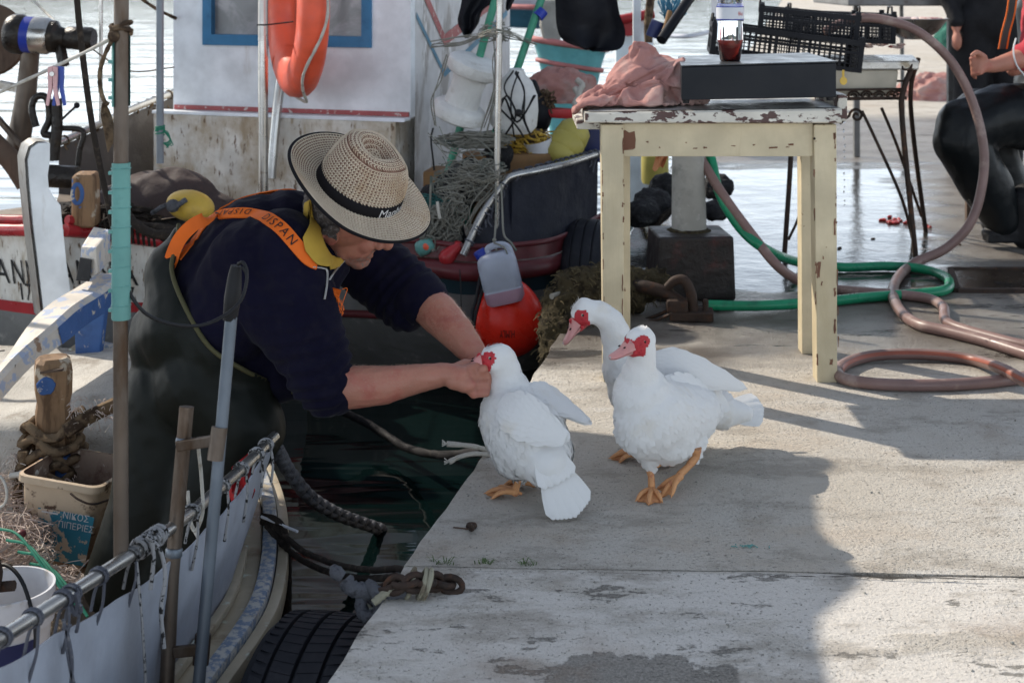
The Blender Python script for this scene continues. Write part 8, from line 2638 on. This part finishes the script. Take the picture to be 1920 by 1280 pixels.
def keepw(c, n):
    u = 960 + c.x / c.y * FPX; v = VH + (CH - c.z) / c.y * FPX
    pts = [(322, 505), (345, 570), (392, 648), (455, 690), (520, 722), (560, 738), (660, 770)]
    if u <= 322: return True
    if u <= 338 and v > 415 and v < 520: return u < 338 - (v - 415) * .16 + 2
    for (a, va), (b, vb) in zip(pts, pts[1:]):
        if a <= u <= b: return v > va + (vb - va) * (u - a) / (b - a)
    return True
w2_ = patch(wdm, keepw, 0, 0, 'waders', M['waders'])
link('waders', w2_, man)
bvw = bvh_of(wdm)
mb = MB()
hem = []
for u, v in ((336, 424), (332, 460), (323, 505), (345, 570), (392, 648), (455, 690), (520, 722), (556, 737)):
    h, n = hit(bvw, u, v, .004, 3.4)
    hem.append(h)
mb.tube(spline(hem, 6), .0055, 8)
mb.build('wader_hem', M['waders_hem'], man, smooth=60)
# --- braces
def ribbon(path, bv, w, off, fall=3.45):
    ps, ns = [], []
    for i in range(len(path) * 6 - 5):
        x = i / 6
        k = min(int(x), len(path) - 2)
        u = path[k][0] + (path[k + 1][0] - path[k][0]) * (x - k); v = path[k][1] + (path[k + 1][1] - path[k][1]) * (x - k)
        h, n = hit(bv, u, v, off, fall)
        ps.append(h); ns.append(n)
    for _ in range(5):
        ps = [ps[0]] + [ps[i] * .5 + (ps[i - 1] + ps[i + 1]) * .25 for i in range(1, len(ps) - 1)] + [ps[-1]]
        ns = [ns[0]] + [(ns[i] * .5 + (ns[i - 1] + ns[i + 1]) * .25).normalized() for i in range(1, len(ns) - 1)] + [ns[-1]]
    L = [0]
    for a, b in zip(ps, ps[1:]): L.append(L[-1] + (b - a).length)
    def at(s, t, lift=0):
        s = max(0, min(L[-1] - 1e-6, s))
        i = max(j for j in range(len(L) - 1) if L[j] <= s)
        f = (s - L[i]) / max(1e-9, L[i + 1] - L[i])
        p = ps[i].lerp(ps[i + 1], f); n = ns[i].lerp(ns[i + 1], f).normalized()
        d = (ps[min(i + 1, len(ps) - 1)] - ps[max(i - 1, 0)]).normalized()
        sd = n.cross(d).normalized()
        return p + sd * (t * w) + n * lift
    mb = MB()
    nS = 60
    rings = []
    for i in range(nS + 1):
        s = L[-1] * i / nS
        rings.append([at(s, -1, -.004), at(s, -1, 0), at(s, 0, .0012), at(s, 1, 0), at(s, 1, -.004)])
    mb.loft(rings, close=False)
    return mb, at, L[-1]
sb = bvs
rb1, at1, L1 = ribbon([(318, 505), (322, 480), (336, 447), (362, 420), (400, 405), (450, 400), (495, 405), (530, 430), (556, 462), (574, 484), (592, 494)], sb, .0165, .006)
br_ = rb1.build('brace', M['orange'], man, smooth=60, fix=False)
def lettering(txt, s0, size, at, sgn, t0):
    vs, fs = text_geo(txt, 1.0, 1.35)
    mb = MB()
    mb.add([at(s0 + sgn * x * size, t0 + (-sgn) * (y - .36) * size / .0165 * -1 * (1), .0026) for x, y in vs], fs)
    mb.build('brace_lettering', M['ink'], br_, smooth=0, fix=False)
lettering('DISPAN', L1 * .58, .026, at1, -1, 0)
lettering('DISPAN', L1 * .70, .030, at1, 1, 0)
def ribbon3(ps, w, off):
    "band laid over the far shoulder"
    ps = spline(ps, 6)
    q, n_ = [], []
    for p in ps:
        h = bvs.find_nearest(p)
        nn = h[1] if (p - h[0]).dot(h[1]) >= 0 or True else h[1]
        if nn.z < -.2: nn = -nn
        q.append(h[0] + nn * off); n_.append(nn)
    for _ in range(4):
        q = [q[0]] + [q[i] * .5 + (q[i - 1] + q[i + 1]) * .25 for i in range(1, len(q) - 1)] + [q[-1]]
    mb = MB()
    rings = []
    for i, p in enumerate(q):
        d = (q[min(i + 1, len(q) - 1)] - q[max(i - 1, 0)]).normalized()
        s = n_[i].cross(d).normalized()
        rings.append([p - s * w - n_[i] * .003, p - s * w, p, p + s * w, p + s * w - n_[i] * .003])
    mb.loft(rings, close=False)
    return mb
rb2 = ribbon3([P(322, 480, 3.47), P(338, 448, 3.49), P(362, 412, 3.53), P(400, 376, 3.57), P(450, 346, 3.61), P(505, 328, 3.63), P(550, 330, 3.64)], .0125, .005)
rb2.build('brace', M['orange'], man, smooth=60, fix=False)
mb = MB()
rows = [[P(334 + i * 4, 452 + j * 9, 3.40 + .004 * i) for i in range(4)] for j in range(5)]
# --- collar, zip and torn tab
def decal(poly, bvs_, off, name, mat, fall, sub=4, thick=.004):
    bm = bmesh.new()
    vs = [bm.verts.new((u, v, 0)) for u, v in poly]
    bm.faces.new(vs)
    bmesh.ops.triangulate(bm, faces=bm.faces[:])
    for _ in range(sub):
        es = [e for e in bm.edges if e.calc_length() > 7]
        if not es: break
        bmesh.ops.subdivide_edges(bm, edges=es, cuts=1)
        bmesh.ops.triangulate(bm, faces=bm.faces[:])
    for v in bm.verts:
        best = None
        for bvx in bvs_:
            h, n = hit(bvx, v.co.x, v.co.y, off, 99)
            if h.y < 50 and (best is None or h.y < best.y): best = h
        v.co = best if best is not None else P(v.co.x, v.co.y, fall)
    for _ in range(3):
        bmesh.ops.smooth_vert(bm, verts=bm.verts, factor=.4, use_axis_x=True, use_axis_y=True, use_axis_z=True)
    r_ = bmesh.ops.solidify(bm, geom=bm.faces[:], thickness=thick)
    me = bpy.data.meshes.new(name)
    bm.to_mesh(me); bm.free()
    me.shade_smooth()
    me.materials.append(M[mat])
    return link(name, me, man)
decal([(577, 378), (590, 372), (594, 400), (596, 440), (606, 468), (622, 486), (612, 505), (590, 502), (566, 472), (562, 448), (574, 425)], [bvs, bvb], .010, 'collar', 'mustard', 3.42)
decal([(612, 478), (630, 482), (642, 488), (628, 505), (614, 512), (608, 498)], [bvs, bvb], .008, 'collar', 'mustard', 3.42)
zp = []
for u, v in ((588, 502), (604, 503), (612, 510), (611, 535), (607, 560)):
    h, n = hit(bvs, u, v, .004, 3.40); zp.append(h)
zq = []
for u, v in ((642, 490), (632, 500), (622, 512), (614, 524)):
    h, n = hit(bvs, u, v, .006, 3.42); zq.append(h)
mb = MB().tube(spline(zp, 6), .0022, 6)
mb.tube(spline(zq, 6), .0022, 6)
for p in spline(zp, 10) + spline(zq, 8): mb.box(p + V((0, -.002, 0)), (.0045, .002, .0018))
tag(mb.build('zip', M['zip'], man, smooth=0), kind='stuff')
mb = MB()
rows = []
tb0 = [(594, 542), (594, 560), (602, 574), (612, 580)]
tb1 = [(622, 540), (640, 544), (634, 562), (628, 580)]
for j in range(4):
    a, b = P(*tb0[j], 3.345), P(*tb1[j], 3.335)
    rows.append([a.lerp(b, i / 6) + V((0, .006 * math.sin(i * 1.4 + j), 0)) for i in range(7)])
mb.loft(rows, close=False)
mb.loft([[p + V((0, .003, 0)) for p in r_] for r_ in rows], close=False)
tabo = mb.build('torn_tab', M['orange'], man, smooth=60, fix=False)
mb = MB()
rn = random.Random(41)
for i in range(46):
    k = rn.random()
    a = P(624 + 14 * k, 542 + 38 * k, 3.335) if rn.random() < .5 else P(612 + 20 * k, 578 + 2 * k, 3.335)
    mb.tube([a, a + V((rn.uniform(0, .012), -.002, rn.uniform(-.012, .002))), a + V((rn.uniform(-.004, .014), -.002, rn.uniform(-.022, -.004)))], .0008, 3)
mb.tube(PP((642, 542, 3.335), (651, 541, 3.335), (645, 560, 3.335), (638, 580, 3.335), (628, 586, 3.335)), .0009, 3, smooth=4)
tag(mb.build('frayed_thread', M['orange'], tabo, smooth=0), kind='stuff')
# --- hat
hat = thing('straw_hat', H_(0, 0, .07), None, None)
hat.parent = man
hat.location = ORG[hat.name] - ORG[man.name]
hcn = H_(.016, .004, .068) + V((-.005, 0, .026))
HU = V((.42, -.40, .81)).normalized()
HF = (F_ - HU * F_.dot(HU)).normalized()
HS = HF.cross(HU).normalized()
def hp_(r, a, z): return hcn + HF * (math.cos(a) * r * 1.06) + HS * (math.sin(a) * r * .97) + HU * z
def brim(r, a):
    t = (r - .098) / .081
    z = -.004 * t - .008 * t * t * math.cos(a) + .012 * t * t * math.sin(a) ** 2 + .030 * t ** 2 * max(0, -math.cos(a)) ** 1.5 + .006 * t * math.sin(3 * a + .6)
    return hp_(r, a, z)
CHt = .112
def crown(h, a):
    r = .0985 - .008 * h - .016 * h ** 3
    pinch = .010 * h * h * max(0, math.cos(a)) * abs(math.sin(a)) * 2
    return hp_(r - pinch, a, CHt * h - .010 * h * h * math.cos(a))
def ctop(t, a):
    "t from 0 at the rim of the crown to 1 in the middle"
    e = crown(1, a)
    c = hp_(0, 0, CHt) + HF * -.004
    p = e.lerp(c, t)
    lift = .014 * math.sin(math.pi * min(1, t * 1.6)) ** 1.0 * (t < .625)
    dent = -.026 * sstep(.30, .95, t) * (.6 + .4 * abs(math.cos(a)))
    return p + HU * (lift + dent)
nA = 72
mb = MB()
rings = [[brim(.179 - (.081) * i / 10, 2 * math.pi * k / nA) for k in range(nA)] for i in range(11)]
rings += [[crown(i / 10, 2 * math.pi * k / nA) for k in range(nA)] for i in range(11)]
rings += [[ctop(i / 10, 2 * math.pi * k / nA) for k in range(nA)] for i in range(1, 11)]
mb.loft(rings, caps=False)
me = baked(mb.mesh('src', M['hat_base'], 60), [('SOLIDIFY', dict(thickness=.004, offset=1.0))])
me.materials.clear(); me.materials.append(M['hat_base'])
link('hat_body', me, hat)
MB().tube([brim(.179, 2 * math.pi * k / 96) for k in range(96)], .0042, 8, close=True).build('brim_binding', M['hat_band'], hat, smooth=60)
def nrm(fn, x, a, e=.002):
    p = fn(x, a); d1 = fn(x + e, a) - p; d2 = fn(x, a + .01) - p
    n = d1.cross(d2).normalized()
    if n.dot(HU) + n.dot((p - hcn).normalized()) * .6 < 0: n = -n
    return p, n, d1.normalized(), d2.normalized()
mb = MB()
rn = random.Random(55)
def stitch_row(fn, x, dx, count, lift, wm=.0010):
    for k in range(count):
        a = 2 * math.pi * (k + rn.uniform(-.12, .12)) / count
        da = 2 * math.pi / count
        # a V lying on its side: two strands meeting at the tip
        for s in (-1, 1):
            p0 = fn(x + s * dx * .50, a - da * .30); p1 = fn(x + s * dx * .20, a + da * .18); p2 = fn(x, a + da * .62)
            _, n, dr, dt = nrm(fn, x, a)
            w_ = dr * wm
            up1, up2, up3 = n * (lift + .0004), n * (lift + .0020), n * (lift + .0006)
            b = len(mb.v)
            mb.v += [p0 - w_ * .8 + up1, p0 + w_ * .8 + up1, p1 - w_ * 1.2 + up2, p1 + w_ * 1.2 + up2, p2 - w_ * .7 + up3, p2 + w_ * .7 + up3]
            mb.f += [(b, b + 1, b + 3, b + 2), (b + 2, b + 3, b + 5, b + 4)]
    # the cord between rows
    mb.tube([fn(x + dx * .5, 2 * math.pi * k / 64) + nrm(fn, x + dx * .5, 2 * math.pi * k / 64)[1] * (lift + .0004) for k in range(64)], .0011, 4, close=True)
rws = 13
for i in range(rws):
    r = .104 + (.174 - .104) * i / (rws - 1)
    stitch_row(brim, r, .0070, int(2 * math.pi * r / .0078), .0038)
for i in range(12):
    h = .30 + .68 * i / 11
    stitch_row(crown, h, .062, 72, .0042)
for i in range(8):
    t = .10 + .70 * i / 7
    stitch_row(ctop, t, .10, max(14, int(64 * (1 - t))), .0042)
tag(mb.build('straw_stitch', M['hat_stitch'], hat, smooth=0, fix=False), kind='stuff')
mb = MB()
rings = []
for hh, o in ((.0, .0045), (.02, .0068), (.27, .0068), (.29, .0045)):
    rings.append([crown(hh, 2 * math.pi * k / nA) + ((crown(hh, 2 * math.pi * k / nA) - hp_(0, 0, CHt * hh)).normalized()) * o for k in range(nA)])
mb.loft(rings, caps=False)
mb.build('hat_band', M['hat_band'], hat, smooth=60)
def hatmap(x, y):
    a = R(58) - x * .030 / .10
    p = crown(.05 + y * .030 / CHt, a)
    return p + (p - hp_(0, 0, CHt * .1)).normalized() * .0080
put_text('band_lettering', 'Manhattan', M['ink_white'], hat, 0, (1, 0, 0), (0, 0, 1), 1, fmap=hatmap)

# ================================================================ THE SEATED MAN, mostly outside the picture
pm = thing('person', V((P(1900, 440, 6.35).x, 6.4, 0)), 'seated man with a red sleeve and wet black waders at the right edge', 'person')
mb = MB()
def pch(*c):
    pts = [(P(u, v, Y), r) for u, v, Y, r in c]
    for (a, ra), (b, rb_) in zip(pts, pts[1:]): mb.cap(a, ra, b, rb_, 18)
pch((1985, 215, 6.45, .12), (1990, 60, 6.5, .13), (1985, -60, 6.5, .12))
pch((1985, -90, 6.5, .055), (1975, -130, 6.45, .05)); mb.ball(P(1965, -175, 6.43), (.095, .08, .115))
pch((1975, 225, 6.35, .08), (1800, 238, 6.25, .06), (1880, 395, 6.3, .05)); pch((1975, 215, 6.6, .08), (1830, 222, 6.6, .06), (1905, 380, 6.6, .05))
pch((1960, -50, 6.3, .055), (1952, 92, 6.2, .045)); pch((1952, 92, 6.2, .045), (1915, 110, 6.15, .046), (1862, 124, 6.1, .030), (1848, 124, 6.09, .028))
pch((2010, -50, 6.75, .055), (1990, 100, 6.7, .045), (1900, 130, 6.3, .032))
for k in range(4):
    a, b, c = P(1838, 104 + 11 * k, 6.08 - .004 * k), P(1821 + k, 110 + 10 * k, 6.09), P(1826 + k, 120 + 9 * k, 6.12)
    mb.cap(P(1848, 122, 6.09), .022, a, .0125); mb.cap(a, .0115, b, .0105); mb.cap(b, .0105, c, .009)
pch((1846, 108, 6.08, .015), (1832, 98, 6.06, .012), (1822, 104, 6.05, .010))
me = organic(mb, .0075, 3, .5)
me.materials.append(M['skin'])
link('body', me, pm)
mb = MB()
pch((1980, 225, 6.40, .165), (1880, 215, 6.30, .135), (1806, 240, 6.24, .125), (1800, 262, 6.23, .118), (1850, 350, 6.27, .112), (1876, 408, 6.29, .088))
pch((1980, 215, 6.62, .15), (1835, 215, 6.58, .12), (1900, 380, 6.6, .095))
pch((1985, 200, 6.48, .20), (1985, 90, 6.5, .175), (1975, 20, 6.48, .16))
me = organic(mb, .011, 5, .5, lambda p, n: .014 * (.5 - abs(nz((p.x * 1.2, p.y, p.z * .5), 9, 3)) - .2) + .002 * nz(p, 22))
me.materials.append(M['waders2'])
link('waders', me, pm)
mb = MB()
pch((1958, -50, 6.3, .082), (1952, 60, 6.22, .082), (1946, 100, 6.19, .074), (1926, 106, 6.16, .066))
pch((1985, -60, 6.5, .16), (1985, 40, 6.5, .165))
me = organic(mb, .009, 4, .5, lambda p, n: .010 * (.4 - abs(nz(p, 14))) + .003 * nz(p, 30))
me.materials.append(M['red_shirt'])
link('shirt', me, pm)
mb = MB().tube(PP((1921, 142, 6.10), (1906, 122, 6.09), (1900, 95, 6.09), (1905, 72, 6.10)), .004, 6, smooth=4)
mb.build('cuff_stripe', M['ink_white'], pm, smooth=60)
M['strap_dark'] = mk('orange_edged_strap', (0.03, 0.025, 0.022), .6)
def flatstrap(pts, w, th, nm, mat):
    p = spline([P(*x) for x in pts], 6)
    mb = MB()
    mb.loft([[q + V((-w, -th, 0)), q + V((w, -th, 0)), q + V((w, th, 0)), q + V((-w, th, 0))] for q in p])
    return mb.build(nm, M[mat], pm, smooth=50)
flatstrap(((1902, -40, 6.25), (1896, 20, 6.25), (1886, 60, 6.25), (1880, 92, 6.25)), .020, .003, 'brace', 'orange')
flatstrap(((1902, -40, 6.243), (1896, 20, 6.243), (1886, 60, 6.243), (1880, 92, 6.243)), .013, .003, 'brace_inset', 'strap_dark')
for (pts, nm) in ((((1868, 432, 6.28), (1900, 440, 6.28)), 'boot'), (((1866, 416, 6.55), (1900, 422, 6.6)), 'boot')):
    a, b = P(*pts[0]), P(*pts[1])
    mb = MB()
    mb.cap(a + V((-.0, 0, -.0)), .045, b + V((.10, .0, .01)), .055, 18)
    mb.cap(b + V((.06, 0, 0.0)), .07, b + V((.06, .0, .14)), .085, 18)
    mb.ball(a + V((-.01, 0, -.012)), (.055, .05, .035))
    mb.box(V((a.x + .08, a.y, a.z - .035)), (.26, .085, .03))
    me = organic(mb, .008, 4, .5, lambda p, n: .003 * nz(p, 25))
    me.materials.append(M['black_wet2'] if 'black_wet2' in M else M['black_rubber'])
    for v in me.vertices:
        if v.co.z < .002: v.co.z = .002
    link(nm, me, pm)
stl = thing('stool', G(1817, 416), 'low stool under the seated man, one dark leg in view', 'stool')
sy0 = G(1817, 416).y
for x, y in ((1817, sy0), (2010, sy0), (1840, sy0 + .32), (2010, sy0 + .32)):
    f = P(x, 300, y)
    MB().bar(V((f.x, y, 0)), V((f.x, y, .40)), .032, .032).build('leg', M['dark_wood'], stl, smooth=0, bevel=.003)
a, b = P(1805, 0, sy0), P(2030, 0, sy0)
MB().hexa([(a.x, sy0 - .04, .402), (b.x, sy0 - .04, .402), (b.x, sy0 + .38, .402), (a.x, sy0 + .38, .402), (a.x, sy0 - .04, .43), (b.x, sy0 - .04, .43), (b.x, sy0 + .38, .43), (a.x, sy0 + .38, .43)]).build('seat', M['dark_wood'], stl, smooth=0, bevel=.005)
# someone in black standing behind him
p3 = thing('person', G(1852, 330), 'person in black standing behind the seated man, seen only from the waist down', 'person')
mb = MB()
Y3 = G(1852, 330).y
X3 = P(1855, 0, Y3).x
def q3(x, y, z): return V((X3 + x, Y3 + y, z))
for s in (-1, 1):
    mb.cap(q3(s * .10, 0, .92), .10, q3(s * .11, 0, .50), .075); mb.cap(q3(s * .11, 0, .50), .07, q3(s * .11, 0, .10), .05); mb.cap(q3(s * .11, .02, .05), .05, q3(s * .12, -.14, .04), .04)
    mb.cap(q3(s * .19, 0, 1.42), .06, q3(s * .25, 0, 1.12), .045); mb.cap(q3(s * .25, 0, 1.12), .042, q3(s * .22, -.08, .88), .03); mb.ball(q3(s * .22, -.09, .80), (.03, .045, .06))
mb.cap(q3(0, 0, .95), .15, q3(0, 0, 1.38), .17); mb.cap(q3(0, 0, 1.5), .055, q3(0, 0, 1.6), .055); mb.ball(q3(0, -.01, 1.69), (.08, .10, .12))
me = organic(mb, .014, 4); me.materials.append(M['skin'])
link('body', me, p3)
mb = MB()
for s in (-1, 1):
    mb.cap(q3(s * .10, 0, .92), .125, q3(s * .11, 0, .50), .10); mb.cap(q3(s * .11, 0, .50), .098, q3(s * .11, 0, .10), .085)
mb.cap(q3(0, 0, .95), .18, q3(0, 0, 1.10), .18)
me = organic(mb, .016, 4, .5, lambda p, n: .02 * nz(p, 6)); me.materials.append(M['black_cloth'])
link('trousers', me, p3)
mb = MB()
mb.cap(q3(0, 0, 1.08), .185, q3(0, 0, 1.36), .20)
for s in (-1, 1): mb.cap(q3(s * .19, 0, 1.40), .09, q3(s * .25, 0, 1.12), .065); mb.cap(q3(s * .25, 0, 1.12), .065, q3(s * .225, -.07, .92), .055)
me = organic(mb, .016, 4, .5, lambda p, n: .02 * nz(p, 6)); me.materials.append(M['black_cloth'])
link('jacket', me, p3)
mb = MB()
for s in (-1, 1): mb.cap(q3(s * .11, .03, .05), .058, q3(s * .12, -.16, .045), .045)
me = organic(mb, .012, 4); me.materials.append(M['black_rubber'])
link('boots', me, p3)
